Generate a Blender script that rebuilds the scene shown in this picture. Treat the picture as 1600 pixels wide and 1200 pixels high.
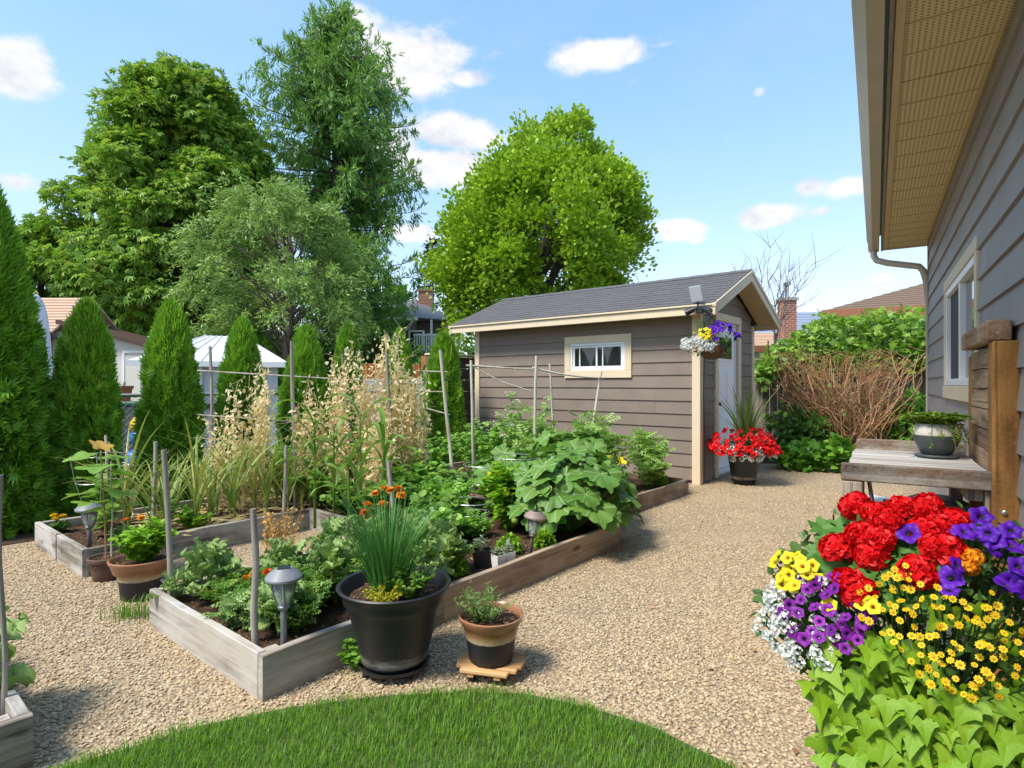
import bpy, bmesh, math, random
import numpy as np
from mathutils import Vector, Matrix, noise as mnoise
for _o in list(bpy.data.objects):
    bpy.data.objects.remove(_o, do_unlink=True)
scene = bpy.context.scene
COL = scene.collection
random.seed(7)
RNG = np.random.default_rng(7)
PI = math.pi
R = math.radians

# ------------------------------------------------------------------ camera
cam_d = bpy.data.cameras.new('camera')
cam = bpy.data.objects.new('camera', cam_d)
COL.objects.link(cam)
CAMH = 1.3
cam.location = (0, 0, CAMH)
cam.rotation_euler = (R(90), 0, 0)
cam_d.sensor_width = 36
cam_d.lens = 910 / 1600 * 36
cam_d.clip_start = 0.05
cam_d.clip_end = 2000
scene.camera = cam
# ------------------------------------------------------------------ sun, sky, exposure
SUN_DIR = Vector((-0.76, -0.56, 1.3)).normalized()
sun_el = math.asin(SUN_DIR.z)
sun_rot = math.atan2(SUN_DIR.x, SUN_DIR.y)
sd = bpy.data.lights.new('sun', 'SUN')
sd.energy = 1.3
sd.angle = R(17.0)
sd.color = (1.0, 0.94, 0.83)
so = bpy.data.objects.new('sun', sd)
COL.objects.link(so)
so.location = SUN_DIR * 60
so.rotation_euler = SUN_DIR.to_track_quat('Z', 'Y').to_euler()
scene.view_settings.view_transform = 'Standard'
scene.view_settings.look = 'None'
scene.view_settings.exposure = 2.15
scene.view_settings.gamma = 1
scene.view_settings.use_curve_mapping = False
cy = scene.cycles
cy.max_bounces = 7
cy.diffuse_bounces = 4
cy.glossy_bounces = 3
cy.transmission_bounces = 5
cy.transparent_max_bounces = 6
cy.use_denoising = True
cy.sample_clamp_indirect = 8

world = bpy.data.worlds.new('World')
scene.world = world
world.use_nodes = True


class NT:
    """short helper for writing node trees"""
    def __init__(self, tree):
        self.t = tree

    def n(self, kind, **kw):
        nd = self.t.nodes.new(kind)
        for k, v in kw.items():
            setattr(nd, k, v)
        return nd

    def put(self, sock, val):
        if val is None:
            return
        if hasattr(val, 'is_output') or isinstance(val, bpy.types.NodeSocket):
            self.t.links.new(val, sock)
        else:
            if sock.type == 'RGBA' and not hasattr(val, '__len__'):
                val = (val, val, val, 1)
            if sock.type == 'RGBA' and len(val) == 3:
                val = (*val, 1)
            sock.default_value = val

    def math(self, op, a, b=None, c=None, clamp=False):
        nd = self.n('ShaderNodeMath', operation=op, use_clamp=clamp)
        self.put(nd.inputs[0], a)
        self.put(nd.inputs[1], b)
        self.put(nd.inputs[2], c)
        return nd.outputs[0]

    def vec(self, x, y, z):
        nd = self.n('ShaderNodeCombineXYZ')
        self.put(nd.inputs[0], x); self.put(nd.inputs[1], y); self.put(nd.inputs[2], z)
        return nd.outputs[0]

    def noise(self, vec, scale, detail=3, rough=0.55, out=0, dist=0):
        nd = self.n('ShaderNodeTexNoise')
        self.put(nd.inputs['Vector'], vec)
        nd.inputs['Scale'].default_value = scale
        nd.inputs['Detail'].default_value = detail
        nd.inputs['Roughness'].default_value = rough
        nd.inputs['Distortion'].default_value = dist
        return nd.outputs[out]

    def mapping(self, vec, scale=(1, 1, 1), loc=(0, 0, 0), rot=(0, 0, 0)):
        nd = self.n('ShaderNodeMapping')
        self.put(nd.inputs['Vector'], vec)
        nd.inputs['Scale'].default_value = scale
        nd.inputs['Location'].default_value = loc
        nd.inputs['Rotation'].default_value = rot
        return nd.outputs[0]

    def mix(self, f, a, b, blend='MIX'):
        nd = self.n('ShaderNodeMix', data_type='RGBA', blend_type=blend)
        self.put(nd.inputs[0], f)
        self.put(nd.inputs[6], a)
        self.put(nd.inputs[7], b)
        return nd.outputs[2]

    def ramp(self, f, stops, interp='LINEAR'):
        nd = self.n('ShaderNodeValToRGB')
        nd.color_ramp.interpolation = interp
        el = nd.color_ramp.elements
        while len(el) < len(stops):
            el.new(0.5)
        for e, (p, c) in zip(el, stops):
            e.position = p
            e.color = (*c, 1) if len(c) == 3 else c
        self.put(nd.inputs[0], f)
        return nd.outputs[0]

    def mrange(self, v, a, b, c=0, d=1, smooth=False):
        nd = self.n('ShaderNodeMapRange', clamp=True)
        if smooth:
            nd.interpolation_type = 'SMOOTHSTEP'
        self.put(nd.inputs[0], v)
        for i, x in zip((1, 2, 3, 4), (a, b, c, d)):
            nd.inputs[i].default_value = x
        return nd.outputs[0]


def build_world():
    w = NT(world.node_tree)
    world.node_tree.nodes.clear()
    sky = w.n('ShaderNodeTexSky', sky_type='NISHITA')
    sky.sun_disc = False
    sky.sun_elevation = sun_el
    sky.sun_rotation = sun_rot
    sky.altitude = 350
    sky.air_density = 1.0
    sky.dust_density = 0.15
    sky.ozone_density = 1.6
    hs = w.n('ShaderNodeHueSaturation')
    hs.inputs['Saturation'].default_value = 1.18
    hs.inputs['Value'].default_value = 1.0
    world.node_tree.links.new(sky.outputs[0], hs.inputs['Color'])
    tc = w.n('ShaderNodeTexCoord')
    sep = w.n('ShaderNodeSeparateXYZ')
    world.node_tree.links.new(tc.outputs['Generated'], sep.inputs[0])
    x, y, z = sep.outputs
    az = w.math('ARCTAN2', x, y)
    el = w.math('ARCSINE', z)
    p = w.vec(w.math('MULTIPLY', az, 1.0), w.math('MULTIPLY', el, 1.7), 0)
    n1 = w.noise(p, 7.0, 7, 0.62)
    n2 = w.noise(p, 24.0, 5, 0.6)
    # fair-weather cumulus: (x, y, rx, ry) measured in the photograph, given as directions
    blobs = [(20, 105, 70, 45, .9), (20, 283, 45, 14, .7), (620, 95, 110, 48, 1), (560, 60, 60, 40, .8), (735, 122, 45, 16, .8),
             (945, 83, 80, 22, 1), (1020, 72, 40, 8, .6), (705, 208, 78, 26, 1), (690, 260, 100, 28, 1), (610, 225, 60, 40, .8),
             (645, 364, 48, 14, .9), (1067, 357, 40, 17, .95), (1195, 338, 52, 18, 1), (1265, 292, 28, 15, .75),
             (1325, 291, 42, 15, .7), (1377, 438, 19, 11, .9), (1187, 143, 14, 10, .6), (1280, 331, 22, 8, .45),
             (1145, 210, 24, 9, .3), (1090, 375, 14, 7, .8), (985, 128, 18, 7, .4), (850, 100, 18, 14, .25), (1010, 395, 60, 16, .3), (760, 90, 30, 14, .35)]
    cov = None
    for bx, by, rx, ry, s in blobs:
        kx = (bx - 800) / 910
        a0 = math.atan(kx)
        e0 = math.atan((600 - by) / 910 * math.cos(a0))
        ra = rx / 910 * math.cos(a0) ** 2
        re = ry / 910 * math.cos(a0) * math.cos(e0)
        dx = w.math('DIVIDE', w.math('SUBTRACT', az, a0), ra)
        dy = w.math('DIVIDE', w.math('SUBTRACT', el, e0), re)
        d2 = w.math('ADD', w.math('MULTIPLY', dx, dx), w.math('MULTIPLY', dy, dy))
        m = w.math('MULTIPLY', w.math('POWER', 2.718, w.math('MULTIPLY', d2, -0.75)), s)
        cov = m if cov is None else w.math('MAXIMUM', cov, m)
    # scattered cumulus of the same kind over the rest of the sky
    n3 = w.noise(p, 3.2, 2, 0.5)
    rest = w.math('MULTIPLY', w.mrange(n3, 0.56, 0.7), w.mrange(w.math('ABSOLUTE', az), 0.75, 0.95))
    rest = w.math('MULTIPLY', rest, w.mrange(el, 0.03, 0.15))
    cov = w.math('MAXIMUM', cov, w.math('MULTIPLY', rest, 0.9))
    f = w.math('ADD', w.math('MULTIPLY', cov, 1.25), w.math('ADD', w.math('MULTIPLY', w.math('SUBTRACT', n1, 0.5), 1.7),
               w.math('MULTIPLY', w.math('SUBTRACT', n2, 0.5), 0.5)))
    f = w.math('MULTIPLY', w.mrange(f, 0.3, 0.85, smooth=True), w.mrange(cov, 0.04, 0.3))
    n1b = w.noise(w.mapping(p, loc=(.012, .035, 0)), 7.0, 7, 0.62)
    under = w.mrange(w.math('SUBTRACT', n1b, n1), -.04, .14)
    thin = w.math('MULTIPLY', w.mrange(w.noise(p, 2.6, 6, 0.6), 0.45, 0.8), 0.18)
    f = w.math('MAXIMUM', f, thin)
    ccol = w.mix(under, (1.52, 1.53, 1.55), (1.15, 1.21, 1.34))
    # soft shoulder: the horizon keeps some blue
    sh = w.n('ShaderNodeVectorMath', operation='DIVIDE')
    den = w.n('ShaderNodeVectorMath', operation='MULTIPLY_ADD')
    w.put(den.inputs[0], hs.outputs[0]); den.inputs[1].default_value = (.38, .36, .30); den.inputs[2].default_value = (1, 1, 1)
    w.put(sh.inputs[0], hs.outputs[0]); w.put(sh.inputs[1], den.outputs[0])
    col = w.mix(f, sh.outputs[0], ccol)
    bg = w.n('ShaderNodeBackground')
    w.put(bg.inputs[0], col)
    bg.inputs[1].default_value = 0.15
    out = w.n('ShaderNodeOutputWorld')
    world.node_tree.links.new(bg.outputs[0], out.inputs[0])


build_world()

# ------------------------------------------------------------------ frames of reference
T0 = math.atan2(745, 910)
EU = np.array([math.sin(T0), math.cos(T0)])        # along the raised beds, away to the right
EV = np.array([-math.cos(T0), math.sin(T0)])       # across the beds, away to the left
C0 = np.array([-1.018, 2.376])                     # near corner of the U-shaped bed
BED_RZ = math.atan2(EU[1], EU[0])


def B(u, v, z=0.0):
    p = C0 + EU * u + EV * v
    return (float(p[0]), float(p[1]), z)


def G0(px, py, h=0.0):
    """point of a level plane at height h that shows at (px, py) of the photograph"""
    y = (CAMH - h) * 910 / (py - 600)
    return ((px - 800) / 910 * y, y, h)


def P(px, py, y):
    return ((px - 800) / 910 * y, y, CAMH - (py - 600) / 910 * y)


# ------------------------------------------------------------------ object helpers
def obj(name, me, parent=None, label=None, kind=None):
    o = bpy.data.objects.new(name, me)
    COL.objects.link(o)
    if parent is not None:
        o.parent = parent
    if label:
        o['label'] = label
    if kind:
        o['kind'] = kind
    return o


def tag(o, label, cat, group=None):
    o['label'] = label
    o['category'] = cat
    if group:
        o['group'] = group
    return o


def thing(name, label, cat, loc=(0, 0, 0), rz=0.0, group=None, rot=None):
    o = bpy.data.objects.new(name, None)
    o.empty_display_size = 0.1
    COL.objects.link(o)
    o.location = loc
    o.rotation_euler = rot if rot else (0, 0, rz)
    return tag(o, label, cat, group)


def copy_tree(o, parent=None):
    c = o.copy()
    COL.objects.link(c)
    if parent is not None:
        c.parent = parent
    for ch in list(o.children):
        copy_tree(ch, c)
    return c


def place(o, loc, rz=0.0, s=1.0, label=None, group=None):
    o.location = loc
    o.rotation_euler = (0, 0, rz)
    o.scale = (s, s, s) if not hasattr(s, '__len__') else s
    if label:
        o['label'] = label
    if group:
        o['group'] = group
    return o


class Geo:
    """collects vertices and faces, builds ONE mesh"""
    def __init__(self):
        self.v = []
        self.f = []
        self.rnd = []
        self.nv = 0

    def add(self, verts, faces, rnd=0.5):
        verts = np.asarray(verts, dtype=np.float64).reshape(-1, 3)
        base = self.nv
        self.v.append(verts)
        for f in faces:
            self.f.append([i + base for i in f])
        if np.ndim(rnd) == 0:
            self.rnd.extend([rnd] * len(faces))
        else:
            self.rnd.extend(list(rnd))
        self.nv += len(verts)
        return self

    def box(self, x0, x1, y0, y1, z0, z1):
        v = [(x0, y0, z0), (x1, y0, z0), (x1, y1, z0), (x0, y1, z0), (x0, y0, z1), (x1, y0, z1), (x1, y1, z1), (x0, y1, z1)]
        return self.add(v, [(3, 2, 1, 0), (4, 5, 6, 7), (0, 1, 5, 4), (1, 2, 6, 5), (2, 3, 7, 6), (3, 0, 4, 7)])

    def prism(self, pts, d):
        """closed polygon (3-D points) extruded by the vector d"""
        n = len(pts)
        a = np.asarray(pts, float)
        b = a + np.asarray(d, float)
        fs = [tuple(range(n))[::-1], tuple(range(n, 2 * n))]
        for i in range(n):
            j = (i + 1) % n
            fs.append((i, j, n + j, n + i))
        return self.add(np.vstack([a, b]), fs)

    def tube(self, pts, rad, sides=6, cap=True, rnd=0.5):
        pts = np.asarray(pts, float)
        n = len(pts)
        rad = np.broadcast_to(np.asarray(rad, float), (n,))
        vs = []
        prev = None
        for i in range(n):
            d = pts[min(i + 1, n - 1)] - pts[max(i - 1, 0)]
            L = np.linalg.norm(d)
            d = d / L if L > 1e-9 else np.array([0, 0, 1.0])
            if prev is None:
                a = np.cross(d, [0, 0, 1.0])
                if np.linalg.norm(a) < 1e-3:
                    a = np.cross(d, [1.0, 0, 0])
            else:
                a = prev - d * np.dot(prev, d)
            a = a / (np.linalg.norm(a) + 1e-12)
            prev = a
            b = np.cross(d, a)
            for k in range(sides):
                t = 2 * PI * k / sides
                vs.append(pts[i] + rad[i] * (math.cos(t) * a + math.sin(t) * b))
        fs = []
        for i in range(n - 1):
            for k in range(sides):
                k2 = (k + 1) % sides
                fs.append((i * sides + k, i * sides + k2, (i + 1) * sides + k2, (i + 1) * sides + k))
        if cap:
            fs.append(tuple(range(sides))[::-1])
            fs.append(tuple((n - 1) * sides + k for k in range(sides)))
        return self.add(vs, fs, rnd)

    def lathe(self, prof, segs=32, cx=0, cy=0, wob=0.0):
        """profile of (r, z) turned about the vertical axis; closed at ends where r is 0"""
        vs, fs = [], []
        n = len(prof)
        for r, z in prof:
            for k in range(segs):
                t = 2 * PI * k / segs
                rr = r * (1 + wob * math.sin(3 * t + z * 9))
                vs.append((cx + rr * math.cos(t), cy + rr * math.sin(t), z))
        for i in range(n - 1):
            for k in range(segs):
                k2 = (k + 1) % segs
                fs.append((i * segs + k, i * segs + k2, (i + 1) * segs + k2, (i + 1) * segs + k))
        return self.add(vs, fs)

    def mesh(self, name, mat, smooth=False, bevel=0.0, segs=1):
        me = bpy.data.meshes.new(name)
        v = np.vstack(self.v) if self.v else np.zeros((0, 3))
        me.from_pydata(v.tolist(), [], self.f)
        a = me.attributes.new('rnd', 'FLOAT', 'FACE')
        a.data.foreach_set('value', np.asarray(self.rnd, dtype=np.float32))
        if bevel > 0:
            bm = bmesh.new()
            bm.from_mesh(me)
            bmesh.ops.remove_doubles(bm, verts=bm.verts, dist=1e-5)
            ed = [e for e in bm.edges if len(e.link_faces) == 2 and e.calc_face_angle(0) > 0.5]
            bmesh.ops.bevel(bm, geom=ed, offset=bevel, segments=segs, profile=0.6, affect='EDGES', clamp_overlap=True)
            bm.to_mesh(me)
            bm.free()
        if smooth:
            me.polygons.foreach_set('use_smooth', [True] * len(me.polygons))
        for m in (mat if isinstance(mat, (list, tuple)) else [mat]):
            me.materials.append(m)
        me.update()
        return me

    def build(self, name, mat, parent=None, smooth=False, bevel=0.0, segs=1, label=None, kind=None):
        return obj(name, self.mesh(name, mat, smooth, bevel, segs), parent, label, kind)


def smooth_angle(o, deg=40):
    o.data.polygons.foreach_set('use_smooth', [True] * len(o.data.polygons))
    try:
        o.data.set_sharp_from_angle(angle=R(deg))
    except Exception:
        pass
    return o


def fast_mesh(name, V, F, mat, rnd=None, smooth=False):
    """V (n,3), F (m,k) all faces with k corners"""
    me = bpy.data.meshes.new(name)
    V = np.ascontiguousarray(V, dtype=np.float32)
    F = np.ascontiguousarray(F, dtype=np.int32)
    m, k = F.shape
    me.vertices.add(len(V))
    me.vertices.foreach_set('co', V.ravel())
    me.loops.add(m * k)
    me.loops.foreach_set('vertex_index', F.ravel())
    me.polygons.add(m)
    me.polygons.foreach_set('loop_start', np.arange(0, m * k, k, dtype=np.int32))
    me.polygons.foreach_set('loop_total', np.full(m, k, dtype=np.int32))
    if smooth:
        me.polygons.foreach_set('use_smooth', np.ones(m, dtype=bool))
    me.update(calc_edges=True)
    if rnd is not None:
        a = me.attributes.new('rnd', 'FLOAT', 'FACE')
        a.data.foreach_set('value', np.ascontiguousarray(rnd, dtype=np.float32))
    for mm in (mat if isinstance(mat, (list, tuple)) else [mat]):
        me.materials.append(mm)
    return me


def norm(a):
    return a / (np.linalg.norm(a, axis=-1, keepdims=True) + 1e-12)


class Leaves:
    """many copies of small leaf templates gathered into one triangle mesh"""
    def __init__(self):
        self.V, self.F, self.r = [], [], []
        self.n = 0

    def scatter(self, tpl, pos, direc, nrm, size, rnd=None, width=1.0):
        tv, tf = tpl
        pos = np.asarray(pos, float).reshape(-1, 3)
        N = len(pos)
        if N == 0:
            return self
        d = norm(np.broadcast_to(np.asarray(direc, float), (N, 3)))
        nn = np.broadcast_to(np.asarray(nrm, float), (N, 3))
        x = norm(np.cross(d, nn))
        z = np.cross(x, d)
        s = np.broadcast_to(np.asarray(size, float), (N,))[:, None, None]
        w = np.broadcast_to(np.asarray(width, float), (N,))[:, None, None]
        v = pos[:, None, :] + s * (w * tv[None, :, 0:1] * x[:, None, :] + tv[None, :, 1:2] * d[:, None, :] + tv[None, :, 2:3] * z[:, None, :])
        k = len(tv)
        f = tf[None, :, :] + (np.arange(N) * k)[:, None, None] + self.n
        if rnd is None:
            rnd = RNG.random(N)
        self.V.append(v.reshape(-1, 3))
        self.F.append(f.reshape(-1, 3))
        self.r.append(np.repeat(np.asarray(rnd, float), len(tf)))
        self.n += N * k
        return self

    def tube(self, pts, rad, sides=4, rnd=0.5):
        g = Geo().tube(pts, rad, sides, cap=False)
        v = np.vstack(g.v)
        f = np.asarray(g.f)
        t = np.vstack([f[:, [0, 1, 2]], f[:, [0, 2, 3]]]) + self.n
        self.V.append(v)
        self.F.append(t)
        self.r.append(np.full(len(t), rnd))
        self.n += len(v)
        return self

    def mesh(self, name, mat, smooth=False):
        return fast_mesh(name, np.vstack(self.V), np.vstack(self.F), mat, np.concatenate(self.r), smooth)

    def build(self, name, mat, parent=None, kind=None, smooth=False, label=None):
        return obj(name, self.mesh(name, mat, smooth), parent, label, kind)


def T(v, f):
    return (np.asarray(v, float), np.asarray(f, int))


# leaf templates: along +Y, blade facing +Z
LEAF = T([(0, 0, 0), (.3, .4, .07), (0, 1, -.06), (-.3, .4, .07)], [(0, 1, 2), (0, 2, 3)])
LEAF_W = T([(0, 0, 0), (.42, .3, .08), (.3, .75, .05), (0, 1, -.08), (-.3, .75, .05), (-.42, .3, .08)],
           [(0, 1, 2), (0, 2, 3), (0, 3, 4), (0, 4, 5)])
NARROW = T([(0, 0, 0), (.1, .45, .03), (0, 1, -.08), (-.1, .45, .03)], [(0, 1, 2), (0, 2, 3)])
PAL = []
_f = []
for _k, (_a, _l) in enumerate([(-1.25, .75), (-.62, .95), (0, 1.05), (.62, .95), (1.25, .75)]):
    _c, _s = math.sin(_a), math.cos(_a)
    _b = len(PAL)
    PAL += [(0, 0, 0), (_l * (.55 * _c + .14 * _s), _l * (.55 * _s - .14 * _c), .05), (_l * _c, _l * _s, -.28), (_l * (.55 * _c - .14 * _s), _l * (.55 * _s + .14 * _c), .05)]
    _f += [(_b, _b + 1, _b + 2), (_b, _b + 2, _b + 3)]
PALMATE = T(PAL, _f)
MAPLE = T([(0, 0, 0), (.5, .1, .04), (.28, .42, .02), (.42, .8, -.05), (.14, .66, .03), (0, 1.05, -.1), (-.14, .66, .03), (-.42, .8, -.05), (-.28, .42, .02), (-.5, .1, .04)],
          [(0, 1, 2), (0, 2, 4), (2, 3, 4), (0, 4, 6), (4, 5, 6), (0, 6, 8), (6, 7, 8), (0, 8, 9)])
_fan, _f = [], []
for _a, _l in [(-.75, .62), (-.38, .9), (0, 1.0), (.36, .85), (.8, .6)]:
    _c, _s = math.sin(_a), math.cos(_a)
    _b = len(_fan)
    _fan += [(0.02 * _s, -.02 * _c, 0), (_l * (.5 * _c + .11 * _s), _l * (.5 * _s - .11 * _c), .04), (_l * _c, _l * _s, -.03), (_l * (.5 * _c - .11 * _s), _l * (.5 * _s + .11 * _c), .04)]
    _f += [(_b, _b + 1, _b + 2), (_b, _b + 2, _b + 3)]
FAN = T(_fan, _f)
# feather: a compound leaf of paired leaflets
_fe, _f = [], []
for _i, _t in enumerate([.12, .34, .56, .78]):
    for _sg in (-1, 1):
        _b = len(_fe)
        _l = .42 * (1 - .45 * _t)
        _fe += [(0, _t, 0), (_sg * _l * .55, _t - .02, .05), (_sg * _l, _t + .16, -.06), (_sg * _l * .45, _t + .17, .03)]
        _f += [(_b, _b + 1, _b + 2), (_b, _b + 2, _b + 3)]
_b = len(_fe)
_fe += [(0, .82, 0), (.1, .92, .03), (0, 1.08, -.05), (-.1, .92, .03)]
_f += [(_b, _b + 1, _b + 2), (_b, _b + 2, _b + 3)]
FEATHER = T(_fe, _f)


def blade_tpl(droop=0.6, w=0.02, segs=6, fold=0.25, up=1.0):
    """a grass-like blade that rises and arches over; unit length, grows along +Z bending to +Y"""
    V, F = [], []
    a = 0.0
    p = np.zeros(3)
    for i in range(segs + 1):
        t = i / segs
        ww = w * (1 - t ** 2.2) + 0.0012
        V += [(-ww, p[1] + ww * fold, p[2]), (0, p[1], p[2]), (ww, p[1] + ww * fold, p[2])]
        a = droop * t ** 1.3 * PI / 2 * up
        p = p + np.array([0, math.sin(a), math.cos(a)]) / segs
    for i in range(segs):
        b = i * 3
        for k in (0, 1):
            F += [(b + k, b + k + 1, b + k + 4), (b + k, b + k + 4, b + k + 3)]
    return T(V, F)


def rnd_unit(n):
    a = RNG.normal(size=(n, 3))
    return norm(a)


def rot_z(v, a):
    c, s = np.cos(a), np.sin(a)
    v = np.asarray(v, float)
    return np.stack([v[..., 0] * c - v[..., 1] * s, v[..., 0] * s + v[..., 1] * c, v[..., 2]], -1)

# ------------------------------------------------------------------ materials
def newmat(name):
    m = bpy.data.materials.new(name)
    m.use_nodes = True
    m.node_tree.nodes.clear()
    w = NT(m.node_tree)
    out = w.n('ShaderNodeOutputMaterial')
    return m, w, out


def principled(w, out, col, rough=0.6, metal=0.0, bump=None, bstr=0.3, bdist=0.01, spec=0.5, **kw):
    b = w.n('ShaderNodeBsdfPrincipled')
    w.put(b.inputs['Base Color'], col)
    w.put(b.inputs['Roughness'], rough)
    w.put(b.inputs['Metallic'], metal)
    w.put(b.inputs['Specular IOR Level'], spec)
    for k, v in kw.items():
        w.put(b.inputs[k], v)
    if bump is not None:
        bn = w.n('ShaderNodeBump')
        bn.inputs['Strength'].default_value = bstr
        bn.inputs['Distance'].default_value = bdist
        w.put(bn.inputs['Height'], bump)
        w.t.links.new(bn.outputs[0], b.inputs['Normal'])
    if out is not None:
        w.t.links.new(b.outputs[0], out.inputs[0])
    return b


def coords(w, rand=True, kind='Object'):
    tc = w.n('ShaderNodeTexCoord')
    v = tc.outputs[kind]
    if not rand:
        return v, None
    oi = w.n('ShaderNodeObjectInfo')
    ad = w.n('ShaderNodeVectorMath', operation='ADD')
    w.put(ad.inputs[0], v)
    r = oi.outputs['Random']
    w.put(ad.inputs[1], w.vec(w.math('MULTIPLY', r, 37.0), w.math('MULTIPLY', r, 91.0), w.math('MULTIPLY', r, 53.0)))
    return ad.outputs[0], r


def plain(name, col, rough=0.6, metal=0.0, var=0.12, nscale=6.0, bump=0.0, bscale=60, spec=0.5, **kw):
    m, w, out = newmat(name)
    v, r = coords(w)
    n = w.noise(v, nscale, 5, 0.6)
    c = np.array(col)
    k = w.mrange(w.math('ADD', n, w.math('MULTIPLY', w.math('SUBTRACT', r, 0.5), 0.3)), 0.25, 0.75)
    colr = w.mix(k, tuple(c * (1 - var)), tuple(np.minimum(c * (1 + var), 0.95)))
    principled(w, out, colr, rough, metal, bump=w.noise(v, bscale, 4, 0.6) if bump else None, bstr=bump, bdist=0.004, spec=spec, **kw)
    return m


def leafmat(name, c1, c2, c3=None, trans=0.3, rough=0.45, fleck=0.0, fleckcol=(.3, .25, .05), vein=None, spec=0.4, gain=1.0):
    """foliage: colour varies leaf by leaf (face attribute or object), light passes through"""
    m, w, out = newmat(name)
    at = w.n('ShaderNodeAttribute', attribute_name='rnd')
    if gain != 1:
        c1, c2, c3 = [None if c is None else tuple(min(q * gain, .8) for q in c) for c in (c1, c2, c3)]
    oi = w.n('ShaderNodeObjectInfo')
    r = w.math('FRACT', w.math('ADD', at.outputs['Fac'], w.math('MULTIPLY', oi.outputs['Random'], 0.37)))
    stops = [(0.0, c1), (0.75, c2)] if c3 is None else [(0.0, c1), (0.6, c2), (1.0, c3)]
    col = w.ramp(r, stops)
    tc = w.n('ShaderNodeTexCoord')
    big = w.noise(tc.outputs['Object'], 1.3, 3)
    col = w.mix(w.mrange(big, 0.3, 0.7, 0.0, 0.35), col, tuple(np.array(c2) * np.array([1.25, 1.12, 0.8])))
    fine = w.noise(tc.outputs['Object'], 45, 3)
    col = w.mix(w.mrange(fine, 0.35, 0.75, 0.0, 0.3), col, tuple(np.array(c1) * 0.8))
    if vein:
        sp = w.n('ShaderNodeSeparateXYZ')
        w.put(sp.inputs[0], tc.outputs['Object'])
        x, y = sp.outputs[0], sp.outputs[1]
        ang = w.math('ARCTAN2', x, w.math('SUBTRACT', y, 0.10))
        rad = w.math('SQRT', w.math('ADD', w.math('MULTIPLY', x, x), w.math('POWER', w.math('SUBTRACT', y, 0.10), 2)))
        saw = w.math('ABSOLUTE', w.math('SUBTRACT', w.math('FRACT', w.math('ADD', w.math('DIVIDE', ang, 0.785), 0.5)), 0.5))
        wid = w.math('MULTIPLY', saw, rad)
        k = w.mrange(wid, 0.006, 0.03, 0.7, 0.0)
        col = w.mix(k, col, vein)
    if fleck:
        k = w.mrange(w.noise(tc.outputs['Object'], 22, 4), 0.6, 0.66, 0, fleck)
        col = w.mix(k, col, fleckcol)
    b = principled(w, None, col, rough, spec=spec, bump=w.noise(tc.outputs['Object'], 60, 3), bstr=0.25, bdist=0.004)
    tr = w.n('ShaderNodeBsdfTranslucent')
    w.put(tr.inputs[0], w.mix(0.35, col, tuple(np.array(c2) * np.array([1.3, 1.25, 0.5])), 'MIX'))
    mx = w.n('ShaderNodeMixShader')
    mx.inputs[0].default_value = trans
    w.t.links.new(b.outputs[0], mx.inputs[1])
    w.t.links.new(tr.outputs[0], mx.inputs[2])
    w.t.links.new(mx.outputs[0], out.inputs[0])
    return m


def woodmat(name, dark, light, rough=0.8, axis=0, scale=1.0, knots=0.35, stain=None, stainmix=0.0, nail=0, grain=0.75, saw=0.0, stsc=1.0):
    m, w, out = newmat(name)
    v, r = coords(w)
    s = [26 * scale] * 3
    s[axis] = 1.3 * scale
    g = w.noise(w.mapping(v, tuple(s)), 1.0, 6, 0.65, dist=0.6)
    s2 = [90 * scale] * 3
    s2[axis] = 2.5 * scale
    g2 = w.noise(w.mapping(v, tuple(s2)), 1.0, 3, 0.6)
    s3 = [3.5] * 3
    s3[axis] = 1.2
    big = w.noise(w.mapping(v, tuple(s3)), 1.0, 4, 0.6)
    f = w.math('ADD', w.math('MULTIPLY', g, grain), w.math('MULTIPLY', g2, 1 - grain))
    f = w.math('ADD', f, w.math('MULTIPLY', w.math('SUBTRACT', big, 0.5), 0.7))
    f = w.math('ADD', f, w.math('MULTIPLY', w.math('SUBTRACT', r, 0.5), 0.26))
    col = w.ramp(f, [(0.33, dark), (0.5, tuple((np.array(dark) * .45 + np.array(light) * .55))), (0.66, light)])
    if stain:
        st = w.mrange(w.noise(w.mapping(v, tuple([(2.2 if i != axis else .9) * stsc for i in range(3)])), 1.0, 5, 0.65), 0.45, 0.62, 0, stainmix)
        col = w.mix(st, col, stain)
    kn = w.n('ShaderNodeTexVoronoi')
    sk = [7.0] * 3
    sk[axis] = 2.2
    w.put(kn.inputs['Vector'], w.mapping(v, tuple(sk)))
    kn.inputs['Scale'].default_value = 1.0
    kd = w.mrange(kn.outputs['Distance'], 0.06, 0.16, knots, 0.0)
    col = w.mix(kd, col, tuple(np.array(dark) * 0.4))
    crk = [45 * scale] * 3
    crk[axis] = .8 * scale
    ck = w.mrange(w.noise(w.mapping(v, tuple(crk)), 1.0, 3, .5), .63, .68, 0, .6)
    col = w.mix(ck, col, tuple(np.array(dark) * .35))
    h = w.math('SUBTRACT', w.math('ADD', w.math('MULTIPLY', g, 0.7), w.math('MULTIPLY', g2, 0.5)), w.math('MULTIPLY', ck, .8))
    if saw:
        wv = w.noise(w.mapping(v, (70, 70, 70), rot=(0.0, R(35), R(20))), 1.0, 2)
        h = w.math('ADD', h, w.math('MULTIPLY', wv, saw))
        col = w.mix(w.mrange(wv, 0.3, 0.7, 0.0, 0.25), col, tuple(np.array(light) * 1.15))
    principled(w, out, col, rough, bump=h, bstr=0.45, bdist=0.004, spec=0.25)
    return m


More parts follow.
